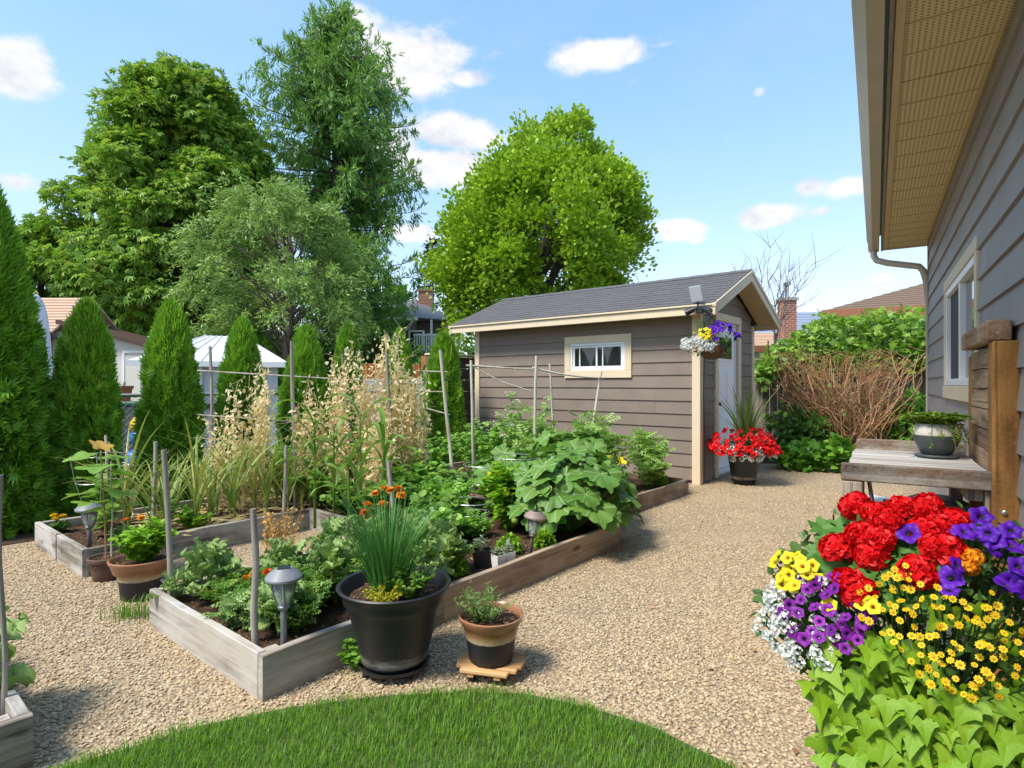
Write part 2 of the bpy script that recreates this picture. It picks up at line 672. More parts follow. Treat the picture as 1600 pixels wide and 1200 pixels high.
M = {}
M['siding'] = plain('taupe_siding', (.215, .172, .142), .62, var=.11, nscale=3, bump=.1, bscale=90, spec=.3)
M['house_siding'] = plain('grey_siding', (.295, .262, .25), .55, var=.12, nscale=3, bump=.1, bscale=70, spec=.35)
M['trim'] = plain('cream_trim', (.66, .54, .38), .55, var=.05, nscale=4, bump=.05)
M['white'] = plain('white_paint', (.78, .78, .77), .4, var=.03, nscale=5)
M['door'] = plain('white_door', (.83, .83, .84), .45, var=.03, nscale=4)
M['black'] = plain('black_metal', (.012, .012, .013), .4, var=.2)
M['dark'] = plain('dark_inside', (.02, .02, .022), .8, var=.2)
M['grey_metal'] = plain('galvanised_wire', (.45, .46, .45), .4, .7, var=.15)
M['chain'] = plain('galvanised_chain', (.33, .34, .34), .5, .5, var=.15)
M['steel'] = plain('steel', (.5, .5, .5), .3, .9, var=.15)
M['glass'] = None
M['soffit'] = None


def special_materials():
    # window glass: dark room behind, sky reflected
    m, w, out = newmat('window_glass')
    principled(w, out, (.02, .025, .03), .03, spec=.6, IOR=1.6)
    M['glass'] = m
    m, w, out = newmat('clear_glass')
    principled(w, out, (.9, .93, .92), .08, spec=.5, **{'Transmission Weight': .85, 'IOR': 1.25})
    M['lamp_glass'] = m
    m, w, out = newmat('insect_screen')
    v, r = coords(w)
    principled(w, out, w.mix(w.noise(v, 4), (.05, .05, .055), (.08, .08, .085)), .7, spec=.2)
    M['screen'] = m
    # perforated soffit panel: rows of small slots
    m, w, out = newmat('perforated_soffit')
    tc = w.n('ShaderNodeTexCoord')
    sp = w.n('ShaderNodeSeparateXYZ')
    w.put(sp.inputs[0], tc.outputs['Object'])
    a = w.math('ABSOLUTE', w.math('SUBTRACT', w.math('FRACT', w.math('MULTIPLY', sp.outputs[0], 42.0)), 0.5))
    b = w.math('ABSOLUTE', w.math('SUBTRACT', w.math('FRACT', w.math('MULTIPLY', sp.outputs[1], 42.0)), 0.5))
    d = w.math('SQRT', w.math('ADD', w.math('MULTIPLY', a, a), w.math('MULTIPLY', b, b)))
    hole = w.mrange(d, 0.17, 0.27, 1, 0)
    col = w.mix(hole, (.74, .60, .33), (.2, .14, .07))
    principled(w, out, col, .55, bump=w.math('MULTIPLY', hole, -1.0), bstr=.5, bdist=.004)
    M['soffit'] = m
    M['soffit_trim'] = plain('soffit_trim', (.62, .48, .26), .5, var=.04)
    M['gutter'] = plain('gutter_metal', (.50, .44, .35), .4, var=.08, nscale=5)
    M['gutter_dark'] = plain('weathered_gutter', (.27, .235, .18), .6, var=.25, nscale=8)
    # shingles
    for nm, c1, c2, c3 in [('shingle', (.078, .077, .082), (.15, .148, .155), (.105, .10, .10)),
                           ('brown_shingle', (.12, .075, .05), (.26, .17, .12), (.18, .13, .10)),
                           ('tan_shingle', (.42, .27, .18), (.62, .44, .32), (.5, .36, .28)),
                           ('grey_shingle', (.15, .155, .165), (.27, .275, .29), (.2, .2, .21))]:
        m, w, out = newmat(nm)
        v, r = coords(w)
        n = w.noise(v, 160, 3, .7)
        n2 = w.noise(v, 5, 4, .6)
        col = w.mix(w.mrange(n, .35, .65), c1, c2)
        col = w.mix(w.mrange(w.math('ADD', n2, w.math('MULTIPLY', w.math('SUBTRACT', r, .5), .8)), .3, .7, 0, .65), col, c3)
        principled(w, out, col, .9, bump=n, bstr=.5, bdist=.004, spec=.2)
        M[nm] = m
    # brick (far chimneys: a few pixels a brick)
    m, w, out = newmat('brick')
    tc = w.n('ShaderNodeTexCoord')
    br = w.n('ShaderNodeTexBrick')
    sp = w.n('ShaderNodeSeparateXYZ')
    w.put(sp.inputs[0], tc.outputs['Object'])
    w.put(br.inputs['Vector'], w.vec(w.math('ADD', sp.outputs[0], sp.outputs[1]), sp.outputs[2], 0))
    w.put(br.inputs['Color1'], (.36, .10, .055))
    w.put(br.inputs['Color2'], (.26, .07, .04))
    w.put(br.inputs['Mortar'], (.42, .33, .28))
    br.inputs['Scale'].default_value = 1.0
    br.inputs['Brick Width'].default_value = .22
    br.inputs['Row Height'].default_value = .08
    br.inputs['Mortar Size'].default_value = .012
    principled(w, out, br.outputs[0], .85, bump=br.outputs[1], bstr=-.3, bdist=.01)
    M['brick'] = m
    # gravel bed below the loose stones
    m, w, out = newmat('gravel_bed')
    tc = w.n('ShaderNodeTexCoord')
    v = tc.outputs['Object']
    vo = w.n('ShaderNodeTexVoronoi')
    w.put(vo.inputs['Vector'], v)
    vo.inputs['Scale'].default_value = 62
    vo2 = w.n('ShaderNodeTexVoronoi')
    w.put(vo2.inputs['Vector'], v)
    vo2.inputs['Scale'].default_value = 110
    rv = w.n('ShaderNodeSeparateColor')
    w.put(rv.inputs[0], vo.outputs['Color'])
    pal = [(0, (.29, .21, .125)), (.25, (.41, .31, .19)), (.5, (.52, .40, .25)), (.7, (.47, .37, .25)), (.86, (.60, .48, .33)), (1, (.36, .29, .21))]
    col = w.ramp(rv.outputs[0], pal)
    rv2 = w.n('ShaderNodeSeparateColor')
    w.put(rv2.inputs[0], vo2.outputs['Color'])
    col = w.mix(.4, col, w.ramp(rv2.outputs[0], pal))
    col = w.mix(w.mrange(vo.outputs['Distance'], .35, .62, 0, .6), col, (.16, .11, .07))
    patch = w.noise(v, 1.1, 4, .6)
    col = w.mix(w.mrange(patch, .5, .72, 0, .6), col, (.47, .345, .21))
    h = w.math('SUBTRACT', 1.0, vo.outputs['Distance'])
    principled(w, out, col, .9, bump=h, bstr=.8, bdist=.012, spec=.2)
    M['gravel'] = m
    m, w, out = newmat('pebble')
    oi = w.n('ShaderNodeObjectInfo')
    col = w.ramp(oi.outputs['Random'], [(0, (.27, .19, .11)), (.12, (.40, .295, .18)), (.35, (.52, .395, .245)), (.55, (.58, .455, .29)), (.7, (.47, .37, .25)), (.82, (.63, .52, .37)), (.92, (.34, .275, .20)), (1, (.45, .30, .17))])
    tc = w.n('ShaderNodeTexCoord')
    col = w.mix(w.mrange(w.noise(tc.outputs['Object'], 3), .4, .7, 0, .3), col, (.4, .3, .2))
    principled(w, out, col, .8, spec=.3)
    M['pebble'] = m
    # bark-mulch soil
    m, w, out = newmat('soil')
    v, r = coords(w, False)
    n = w.noise(v, 55, 5, .7)
    n2 = w.noise(v, 9, 4, .6)
    col = w.ramp(n, [(.3, (.022, .014, .009)), (.5, (.075, .045, .028)), (.64, (.15, .095, .06)), (.75, (.27, .19, .13))])
    col = w.mix(w.mrange(n2, .4, .7, 0, .35), col, (.11, .068, .042))
    principled(w, out, col, .95, bump=n, bstr=.9, bdist=.02, spec=.15)
    M['soil'] = m
    m, w, out = newmat('mulch_chip')
    at = w.n('ShaderNodeAttribute', attribute_name='rnd')
    principled(w, out, w.ramp(at.outputs['Fac'], [(0, (.045, .026, .016)), (.5, (.13, .075, .045)), (.85, (.24, .15, .09)), (1, (.38, .28, .18))]), .9, spec=.15)
    M['mulch'] = m
    # turf ground and neighbouring ground
    m, w, out = newmat('turf_ground')
    v, r = coords(w, False)
    principled(w, out, w.mix(w.noise(v, 14, 5), (.045, .07, .02), (.09, .13, .03)), .9, bump=w.noise(v, 60, 4), bstr=.8, bdist=.02)
    M['turf'] = m
    m, w, out = newmat('far_ground')
    v, r = coords(w, False)
    principled(w, out, w.mix(w.mrange(w.noise(v, .25, 5), .4, .6), (.07, .10, .035), (.2, .17, .12)), .9)
    M['far_ground'] = m
    # glazed terracotta: brown rim, cream drip band, black below (height in metres of the pot)
    for nm, hh in (('glazed_small', .205), ('glazed_mid', .24)):
        m, w, out = newmat(nm)
        v, r = coords(w, False)
        sp = w.n('ShaderNodeSeparateXYZ')
        w.put(sp.inputs[0], v)
        z = w.math('ADD', w.math('DIVIDE', sp.outputs[2], hh), w.math('MULTIPLY', w.math('SUBTRACT', w.noise(v, 55, 3), .5), .07))
        col = w.ramp(z, [(0, (.012, .013, .016)), (.50, (.014, .015, .019)), (.53, (.45, .36, .24)), (.60, (.42, .27, .13)), (.70, (.25, .12, .045)), (.80, (.22, .095, .04)), (.86, (.30, .13, .06)), (1, (.34, .16, .085))])
        principled(w, out, col, w.mrange(z, .45, .6, .5, .28), bump=w.noise(v, 60, 3), bstr=.1, bdist=.003)
        M[nm] = m
    # black plastic tub with lime scale near its foot
    for nm, zz in (('tub_plastic', .075), ('tub_small', .07)):
        m, w, out = newmat(nm)
        v, r = coords(w, False)
        sp = w.n('ShaderNodeSeparateXYZ')
        w.put(sp.inputs[0], v)
        n = w.noise(w.mapping(v, (9, 9, 40)), 1.0, 5, .65)
        band = w.math('MULTIPLY', w.mrange(w.math('ABSOLUTE', w.math('SUBTRACT', sp.outputs[2], w.math('ADD', zz, w.math('MULTIPLY', n, .03)))), .004, .028, 1, 0), w.mrange(n, .38, .62))
        dust = w.mrange(w.noise(v, 16, 5, .7), .45, .8, 0, .3)
        col = w.mix(dust, (.014, .015, .017), (.055, .055, .055))
        col = w.mix(w.math('MULTIPLY', band, .8), col, (.33, .27, .19) if nm == 'tub_small' else (.27, .27, .25))
        principled(w, out, col, .46, bump=w.noise(v, 120, 2), bstr=.08, bdist=.002)
        M[nm] = m


special_materials()
M['terracotta'] = plain('brown_terracotta', (.115, .062, .042), .7, var=.18, nscale=12, bump=.25, bscale=70)
M['coco'] = plain('coco_liner', (.16, .085, .035), .95, var=.35, nscale=40, bump=.8, bscale=140)
M['bed_wood'] = woodmat('weathered_bed_wood', (.10, .08, .06), (.40, .345, .28), stain=(.50, .47, .43), stainmix=.6, knots=.75, stsc=2)
M['bed_wood_brown'] = woodmat('brown_bed_wood', (.15, .095, .06), (.42, .31, .215), stain=(.46, .37, .28), stainmix=.65, knots=.85, stsc=2)
M['bed_wood_v'] = woodmat('weathered_bed_wood_across', (.13, .105, .085), (.46, .41, .35), axis=1, stain=(.56, .54, .51), stainmix=.6, knots=.65, stsc=2)
M['bed_wood_brown_v'] = woodmat('brown_bed_wood_across', (.14, .08, .045), (.34, .22, .14), axis=1, stain=(.36, .28, .21), stainmix=.5)
M['bench_grey'] = woodmat('silvered_bench_wood', (.04, .033, .028), (.33, .29, .25), stain=(.12, .06, .032), stainmix=.9, knots=.8, saw=.6, axis=0, stsc=5)
M['bench_top'] = woodmat('silvered_bench_top', (.11, .10, .09), (.48, .45, .41), knots=.45, axis=0)
M['post_wood'] = woodmat('orange_post_wood', (.13, .05, .012), (.40, .195, .055), axis=2, knots=.7, saw=.35, stain=(.12, .05, .018), stainmix=.75, stsc=3)
M['slat_wood'] = woodmat('bench_slat_wood', (.15, .085, .05), (.46, .30, .18), axis=1, knots=.5, stain=(.12, .07, .04), stainmix=.7, stsc=3)
M['leg_wood'] = woodmat('bench_leg_wood', (.11, .085, .065), (.40, .33, .26), axis=2, knots=.4)
M['fence_wood'] = woodmat('grey_fence_wood', (.13, .108, .09), (.37, .33, .29), axis=2)
M['fence_brown'] = plain('mauve_brown_fence', (.15, .095, .085), .75, var=.15, nscale=6)
M['fence_orange'] = woodmat('orange_fence_wood', (.32, .10, .03), (.52, .20, .07), axis=2)
M['pine'] = woodmat('pine_caddy_wood', (.40, .20, .08), (.66, .40, .19), axis=0, scale=1.6)
M['bamboo'] = woodmat('grey_stake_wood', (.19, .165, .14), (.42, .38, .33), axis=2, knots=.2)
M['bamboo_light'] = woodmat('pale_cane_wood', (.33, .29, .23), (.60, .54, .45), axis=2, knots=.15)
M['bark'] = plain('tree_bark', (.085, .068, .052), .9, var=.4, nscale=9, bump=.8, bscale=25)
M['grey_bark'] = plain('grey_twig_bark', (.15, .13, .12), .9, var=.3, nscale=9)
M['dry_twig'] = leafmat('dry_brown_twig', (.20, .095, .04), (.42, .23, .115), (.50, .34, .21), trans=.0, rough=.8)
M['straw'] = leafmat('dry_straw', (.80, .64, .38), (.88, .77, .52), (.92, .85, .66), trans=.42, rough=.7)
M['gold_straw'] = leafmat('golden_seed_stalk', (.40, .21, .06), (.64, .38, .12), (.74, .52, .24), trans=.25, rough=.7)
M['cedar'] = leafmat('cedar_spray', (.025, .075, .008), (.085, .185, .014), (.19, .31, .022), trans=.35, rough=.5, gain=2.3)
M['chestnut'] = leafmat('chestnut_leaf', (.035, .085, .012), (.095, .18, .024), (.23, .27, .04), trans=.33, gain=2.4)
M['larch'] = leafmat('larch_needle', (.03, .085, .02), (.08, .16, .03), (.16, .24, .05), trans=.33, gain=2.4)
M['weeping'] = leafmat('weeping_leaf', (.06, .12, .025), (.13, .21, .05), (.22, .29, .09), trans=.33, gain=2.0)
M['maple'] = leafmat('maple_leaf', (.06, .13, .01), (.15, .25, .016), (.27, .36, .03), trans=.36, gain=1.95)
M['spruce'] = leafmat('spruce_needle', (.02, .04, .02), (.04, .06, .035), trans=.05)
M['shrub'] = leafmat('shrub_leaf', (.025, .06, .012), (.06, .13, .025), (.11, .2, .04), trans=.3, gain=1.9)
M['vine'] = leafmat('vine_leaf', (.06, .14, .018), (.14, .26, .03), (.27, .36, .06), trans=.35, gain=1.5)
M['raspberry'] = leafmat('raspberry_leaf', (.03, .10, .015), (.08, .20, .02), (.16, .30, .035), trans=.33, gain=1.6)
M['kale'] = leafmat('kale_leaf', (.13, .25, .065), (.24, .37, .115), (.34, .46, .18), trans=.28, rough=.5, gain=1.12)
M['squash'] = leafmat('squash_leaf', (.05, .14, .022), (.105, .24, .034), (.20, .35, .06), trans=.28, gain=1.05, rough=.5, vein=(.36, .48, .24))
M['pale_leaf'] = leafmat('pale_leaf', (.09, .20, .035), (.16, .30, .05), (.24, .38, .08), trans=.36, gain=1.3)
M['bean'] = leafmat('bean_leaf', (.07, .18, .025), (.15, .31, .04), (.27, .42, .07), trans=.36, gain=1.5)
M['tomato'] = leafmat('tomato_leaf', (.09, .19, .04), (.19, .31, .07), (.30, .41, .13), trans=.38, gain=1.6)
M['basil'] = leafmat('basil_leaf', (.16, .33, .02), (.27, .47, .03), (.38, .56, .06), trans=.35, rough=.35)
M['mint'] = leafmat('mint_leaf', (.12, .30, .015), (.22, .44, .02), (.32, .54, .04), trans=.35, rough=.4)
M['chive'] = leafmat('chive_blade', (.03, .12, .025), (.065, .20, .04), (.12, .27, .07), trans=.25, gain=1.3)
M['herb'] = leafmat('herb_leaf', (.06, .17, .02), (.14, .28, .035), (.28, .38, .04), trans=.3)
M['thyme'] = leafmat('golden_thyme', (.24, .30, .02), (.46, .46, .03), (.62, .55, .05), trans=.3)
M['rosemary'] = leafmat('needle_herb', (.10, .19, .04), (.18, .29, .08), (.26, .36, .12), trans=.25)
M['garlic'] = leafmat('garlic_blade', (.13, .26, .05), (.30, .39, .09), (.64, .52, .18), trans=.3)
M['corn'] = leafmat('corn_leaf', (.08, .21, .03), (.15, .30, .045), (.24, .36, .07), trans=.33)
M['lime'] = leafmat('lime_vine_leaf', (.11, .27, .012), (.19, .37, .013), (.33, .46, .025), trans=.28, rough=.45, vein=(.27, .42, .05))
M['geranium'] = leafmat('geranium_leaf', (.035, .12, .02), (.07, .20, .03), (.12, .27, .04), trans=.25)
M['petunia_leaf'] = leafmat('petunia_leaf', (.03, .085, .02), (.07, .15, .03), (.12, .22, .05), trans=.25)
M['spike'] = leafmat('spike_blade', (.07, .17, .025), (.16, .28, .05), (.30, .36, .12), trans=.25)
M['bonsai'] = leafmat('trailing_leaf', (.08, .17, .015), (.17, .28, .03), (.27, .36, .05), trans=.3)
M['grass'] = leafmat('lawn_blade', (.035, .11, .008), (.085, .20, .014), (.18, .30, .03), trans=.35, gain=1.6)
M['dusty'] = leafmat('dusty_seedling', (.16, .22, .12), (.28, .34, .2), trans=.2)
M['autumn'] = leafmat('yellowing_leaf', (.45, .22, .04), (.62, .38, .08), trans=.3)


def petal(name, c1, c2, trans=.25, centre=None, rc=.2):
    m, w, out = newmat(name)
    oi = w.n('ShaderNodeObjectInfo')
    at = w.n('ShaderNodeAttribute', attribute_name='rnd')
    r = w.math('FRACT', w.math('ADD', at.outputs['Fac'], oi.outputs['Random']))
    col = w.mix(r, c1, c2)
    tc = w.n('ShaderNodeTexCoord')
    col = w.mix(w.mrange(w.noise(tc.outputs['Object'], 70, 3), .4, .7, 0, .25), col, tuple(np.array(c1) * .75))
    b = principled(w, None, col, .5, spec=.25)
    tr = w.n('ShaderNodeBsdfTranslucent')
    w.put(tr.inputs[0], col)
    mx = w.n('ShaderNodeMixShader')
    mx.inputs[0].default_value = trans
    w.t.links.new(b.outputs[0], mx.inputs[1])
    w.t.links.new(tr.outputs[0], mx.inputs[2])
    w.t.links.new(mx.outputs[0], out.inputs[0])
    return m


M['red'] = petal('red_petal', (.58, .003, .006), (.78, .010, .013))
M['purple'] = petal('purple_petal', (.075, .008, .33), (.14, .018, .50))
M['violet'] = petal('violet_petal', (.17, .01, .26), (.32, .03, .42))
M['throat'] = plain('dark_throat', (.03, .004, .09), .7)
M['yellow'] = petal('yellow_petal', (.80, .52, .005), (.88, .66, .02))
M['eye'] = plain('flower_eye', (.52, .25, .01), .8, var=.3)
M['lemon'] = petal('lemon_petal', (.78, .64, .01), (.86, .74, .03))
M['cream_p'] = petal('cream_petal', (.58, .58, .36), (.74, .73, .52))
M['white_p'] = petal('white_petal', (.74, .76, .72), (.82, .83, .80))
M['orange'] = petal('orange_petal', (.82, .25, .008), (.88, .38, .015))
M['deep_orange'] = petal('deep_orange_petal', (.62, .06, .006), (.80, .15, .01))
M['green_fruit'] = plain('green_fruit', (.28, .38, .06), .35, var=.15)
M['blue_plastic'] = plain('blue_plastic', (.02, .16, .52), .4)
M['yellow_plastic'] = plain('yellow_plastic', (.75, .46, .02), .4)
M['green_plastic'] = plain('green_plastic', (.04, .13, .08), .45)
M['black_plastic'] = plain('black_plastic', (.012, .013, .014), .42, var=.3, nscale=20)
M['cream_wall'] = plain('cream_wall', (.62, .59, .52), .7, var=.05)
M['pale_wall'] = plain('pale_grey_wall', (.52, .54, .57), .7, var=.04)
M['white_roof'] = plain('white_metal_roof', (.72, .73, .76), .4, var=.03)
M['trailer'] = plain('white_trailer_skin', (.62, .66, .73), .35, var=.04)
M['brown_wall'] = plain('brown_far_wall', (.15, .125, .11), .8, var=.08)
M['brown_fascia'] = plain('brown_fascia', (.28, .105, .05), .6, var=.08)
M['dark_fascia'] = plain('dark_fascia', (.07, .035, .025), .6, var=.08)
M['blue_roof'] = plain('blue_grey_roof', (.22, .27, .36), .8, var=.06)
M['solar_cap'] = plain('grey_lamp_cap', (.20, .215, .23), .5, .0, var=.12, nscale=15)
M['solar_stake'] = plain('grey_lamp_stake', (.16, .18, .20), .4, .3, var=.15)
M['bronze'] = plain('bronze_lamp_cap', (.25, .18, .15), .5, .0, var=.15, nscale=15)
M['bronze_stake'] = plain('bronze_lamp_stake', (.17, .13, .115), .4, .3, var=.15)
M['solar_cell'] = plain('solar_cell', (.02, .022, .035), .2, var=.2)
M['grey_plastic'] = plain('grey_panel', (.42, .44, .47), .4, var=.05)
M['bin_grey'] = plain('grey_bin_plastic', (.11, .12, .135), .45, var=.1)
M['grey_pot'] = plain('dark_grey_ceramic', (.055, .068, .07), .4, var=.12)
M['cream_pot'] = plain('cream_ceramic', (.55, .50, .42), .35, var=.06)
M['stone'] = plain('garden_stone', (.25, .22, .19), .9, var=.25, nscale=7, bump=.5, bscale=30)
M['concrete'] = plain('concrete', (.38, .36, .33), .9, var=.1, nscale=7, bump=.3)

# ------------------------------------------------------------------ ground
def sheet(name, pts, z, mat, kind='structure'):
    g = Geo()
    g.add([(x, y, z) for x, y in pts], [tuple(range(len(pts)))])
    return g.build(name, mat, kind=kind)


sheet('ground', [(-500, -300), (500, -300), (500, 900), (-500, 900)], -0.012, M['far_ground'])
YARD = [B(-6, 3.85)[:2], B(-6, -4.5)[:2], (4.0, -3.0), (9.0, 4.5), (8.6, 11.6), (2.0, 11.9), B(5.6, 3.9)[:2]]
sheet('gravel_yard', YARD, 0.0, M['gravel'])
sheet('planting_strip', [B(-6, 3.83)[:2], B(6.0, 3.83)[:2], B(8.6, 5.3)[:2], B(-6, 5.3)[:2]], 0.005, M['soil'])
sheet('fence_border', [(3.55, 9.75), (5.2, 9.15), (6.3, 9.0), (9.5, 8.7), (9.5, 11.4), (3.4, 11.4)], 0.006, M['soil'])

LAWN = [(-2.4, .4), (-1.9, 1.45), (-1.55, 1.93), (-1.18, 2.2), (-.9, 2.325), (-.5, 2.42), (-.16, 2.445), (.05, 2.43), (.26, 2.352), (.512, 2.21), (.72, 2.0), (.9, 1.7), (1.0, 1.3), (1.02, .8), (.95, .3), (.4, -.3), (-1.5, -.4)]
sheet('lawn', LAWN, 0.008, M['turf'])


def in_poly(pts, poly):
    x, y = pts[:, 0], pts[:, 1]
    inside = np.zeros(len(pts), bool)
    n = len(poly)
    j = n - 1
    for i in range(n):
        xi, yi = poly[i][:2]
        xj, yj = poly[j][:2]
        c = ((yi > y) != (yj > y)) & (x < (xj - xi) * (y - yi) / (yj - yi + 1e-12) + xi)
        inside ^= c
        j = i
    return inside


def uv_of(xy):
    d = np.asarray(xy)[:, :2] - C0
    return d @ EU, d @ EV


def lawn_grass():
    L = Leaves()
    n = 95000
    xy = np.stack([RNG.uniform(-2.0, 1.1, n), RNG.uniform(1.25, 2.5, n)], 1)
    jit = np.array([[mnoise.noise((a * 5, b * 5, 7)), mnoise.noise((a * 5, b * 5, 17))] for a, b in xy]) * .07 + RNG.normal(0, .010, xy.shape)
    xy = xy[in_poly(xy + jit, LAWN)]
    pos = np.column_stack([xy, np.full(len(xy), .006)])
    ang = RNG.uniform(0, 2 * PI, len(pos))
    lean = np.column_stack([np.cos(ang), np.sin(ang), np.zeros(len(pos))])
    tpl = T([(-.038, 0, 0), (.038, 0, 0), (.022, .16, .6), (-.022, .16, .6), (0, .5, .9)], [(0, 1, 2), (0, 2, 3), (3, 2, 4)])
    # frame: "d" is the lean direction, z stays up
    patch = np.array([mnoise.noise((p[0] * 3, p[1] * 3, 1.5)) for p in pos])
    L.scatter(tpl, pos, lean, (0, 0, 1), RNG.uniform(.022, .045, len(pos)) * (1 + .25 * patch), rnd=np.clip(RNG.random(len(pos)) * .6 + .2 + patch * .35, 0, .99))
    o = L.build('lawn_grass', M['grass'], kind='stuff')
    o['label'] = 'short green lawn grass in the curved patch'
    o['category'] = 'grass'


lawn_grass()

BED_A = [(0, 0), (2.95, 0), (2.95, 3.62), (0, 3.62), (0, 2.4), (1.68, 2.4), (1.68, 1.21), (0, 1.21)]
BED_B = [(3.12, .45), (5.45, .45), (5.45, 3.6), (3.12, 3.6)]
BED_C = [(-.7, .185), (-.7, 2.4), (-2.2, 2.4), (-2.2, .185)]


def loose_gravel():
    rng = np.random.default_rng(3)
    pts = []
    for y0, y1, dens in [(1.0, 2.6, 4600), (2.6, 3.6, 3800), (3.6, 5.0, 2300), (5.0, 7.2, 1000), (7.2, 9.2, 420)]:
        x0, x1 = -1.05 * y1 - .3, .72 * y1 + .35
        n = int((x1 - x0) * (y1 - y0) * dens)
        p = np.stack([rng.uniform(x0, x1, n), rng.uniform(y0, y1, n)], 1)
        pts.append(p)
    p = np.vstack(pts)
    u, v = uv_of(p)
    uv = np.stack([u, v], 1)
    keep = ~in_poly(p, LAWN)
    for bd in (BED_A, BED_B, BED_C):
        keep &= ~in_poly(uv, bd)
    keep &= (v < 3.8)
    keep &= in_poly(p, YARD)
    # house wall and shed
    d = p - np.array([4.73, 6.592])
    keep &= (d @ np.array([-.848, .530])) > 0.02
    keep &= ~((u > 6.12) & (v > .58))
    patch = np.array([mnoise.noise((a * 1.1, b * 1.1, 4.2)) for a, b in p])
    keep &= rng.random(len(p)) < np.clip(.95 - 1.5 * np.maximum(patch - .12, 0), .25, 1)
    p = p[keep]
    me = bpy.data.meshes.new('loose_gravel')
    me.vertices.add(len(p))
    me.vertices.foreach_set('co', np.column_stack([p, rng.uniform(-.001, .005, len(p))]).astype(np.float32).ravel())
    me.update()
    me.materials.append(M['pebble'])
    o = obj('loose_gravel', me, kind='stuff')
    o['label'] = 'tan and cream crushed gravel covering the yard'
    o['category'] = 'gravel'
    ng = bpy.data.node_groups.new('pebble_scatter', 'GeometryNodeTree')
    ng.interface.new_socket('Geometry', in_out='INPUT', socket_type='NodeSocketGeometry')
    ng.interface.new_socket('Geometry', in_out='OUTPUT', socket_type='NodeSocketGeometry')
    N, Lk = ng.nodes, ng.links
    gi, go = N.new('NodeGroupInput'), N.new('NodeGroupOutput')
    mp = N.new('GeometryNodeMeshToPoints')
    ico = N.new('GeometryNodeMeshIcoSphere')
    ico.inputs['Radius'].default_value = 1
    ico.inputs['Subdivisions'].default_value = 1
    sm = N.new('GeometryNodeSetMaterial')
    sm.inputs['Material'].default_value = M['pebble']
    inst = N.new('GeometryNodeInstanceOnPoints')
    rr = N.new('FunctionNodeRandomValue'); rr.data_type = 'FLOAT_VECTOR'
    rr.inputs[0].default_value = (-.35, -.35, 0); rr.inputs[1].default_value = (.35, .35, 6.283)
    rs = N.new('FunctionNodeRandomValue'); rs.data_type = 'FLOAT_VECTOR'
    rs.inputs[0].default_value = (.0052, .0036, .0024); rs.inputs[1].default_value = (.0118, .0084, .0056)
    Lk.new(gi.outputs[0], mp.inputs['Mesh'])
    Lk.new(mp.outputs[0], inst.inputs['Points'])
    Lk.new(ico.outputs[0], sm.inputs['Geometry'])
    Lk.new(sm.outputs[0], inst.inputs['Instance'])
    Lk.new(rr.outputs[0], inst.inputs['Rotation'])
    Lk.new(rs.outputs[0], inst.inputs['Scale'])
    Lk.new(inst.outputs[0], go.inputs[0])
    md = o.modifiers.new('pebbles', 'NODES')
    md.node_group = ng


loose_gravel()
# a few dry leaves and bits of straw blown about on the gravel
_L = Leaves()
_n = 260
_p = np.column_stack([RNG.uniform(-3.2, 3.2, _n), RNG.uniform(2.0, 8.0, _n), np.full(_n, .012)])
_u, _v = uv_of(_p)
_k = ~in_poly(np.stack([_u, _v], 1), BED_A) & ~in_poly(np.stack([_u, _v], 1), BED_B) & ~in_poly(_p[:, :2], LAWN) & in_poly(_p[:, :2], YARD) & ~((_u > 6.1) & (_v > .55))
_p = _p[_k]
_L.scatter(LEAF, _p, np.column_stack([RNG.normal(0, 1, (len(_p), 2)), np.zeros(len(_p))]), np.array([0, 0, 1.0]) + RNG.normal(0, .25, (len(_p), 3)), RNG.uniform(.012, .035, len(_p)))
_o = _L.build('fallen_leaves', M['dry_twig'], kind='stuff')
_o['label'] = 'small dry leaves scattered over the gravel'
_o['category'] = 'leaves'


# ------------------------------------------------------------------ walls clad with lap siding
def clip_poly(poly, a, b, c):
    """keep the part of a 2-D polygon with a*x + b*y <= c"""
    out = []
    n = len(poly)
    for i in range(n):
        p, q = poly[i], poly[(i + 1) % n]
        dp, dq = a * p[0] + b * p[1] - c, a * q[0] + b * q[1] - c
        if dp <= 1e-9:
            out.append(p)
        if (dp < -1e-9 and dq > 1e-9) or (dp > 1e-9 and dq < -1e-9):
            t = dp / (dp - dq)
            out.append((p[0] + t * (q[0] - p[0]), p[1] + t * (q[1] - p[1])))
    return out


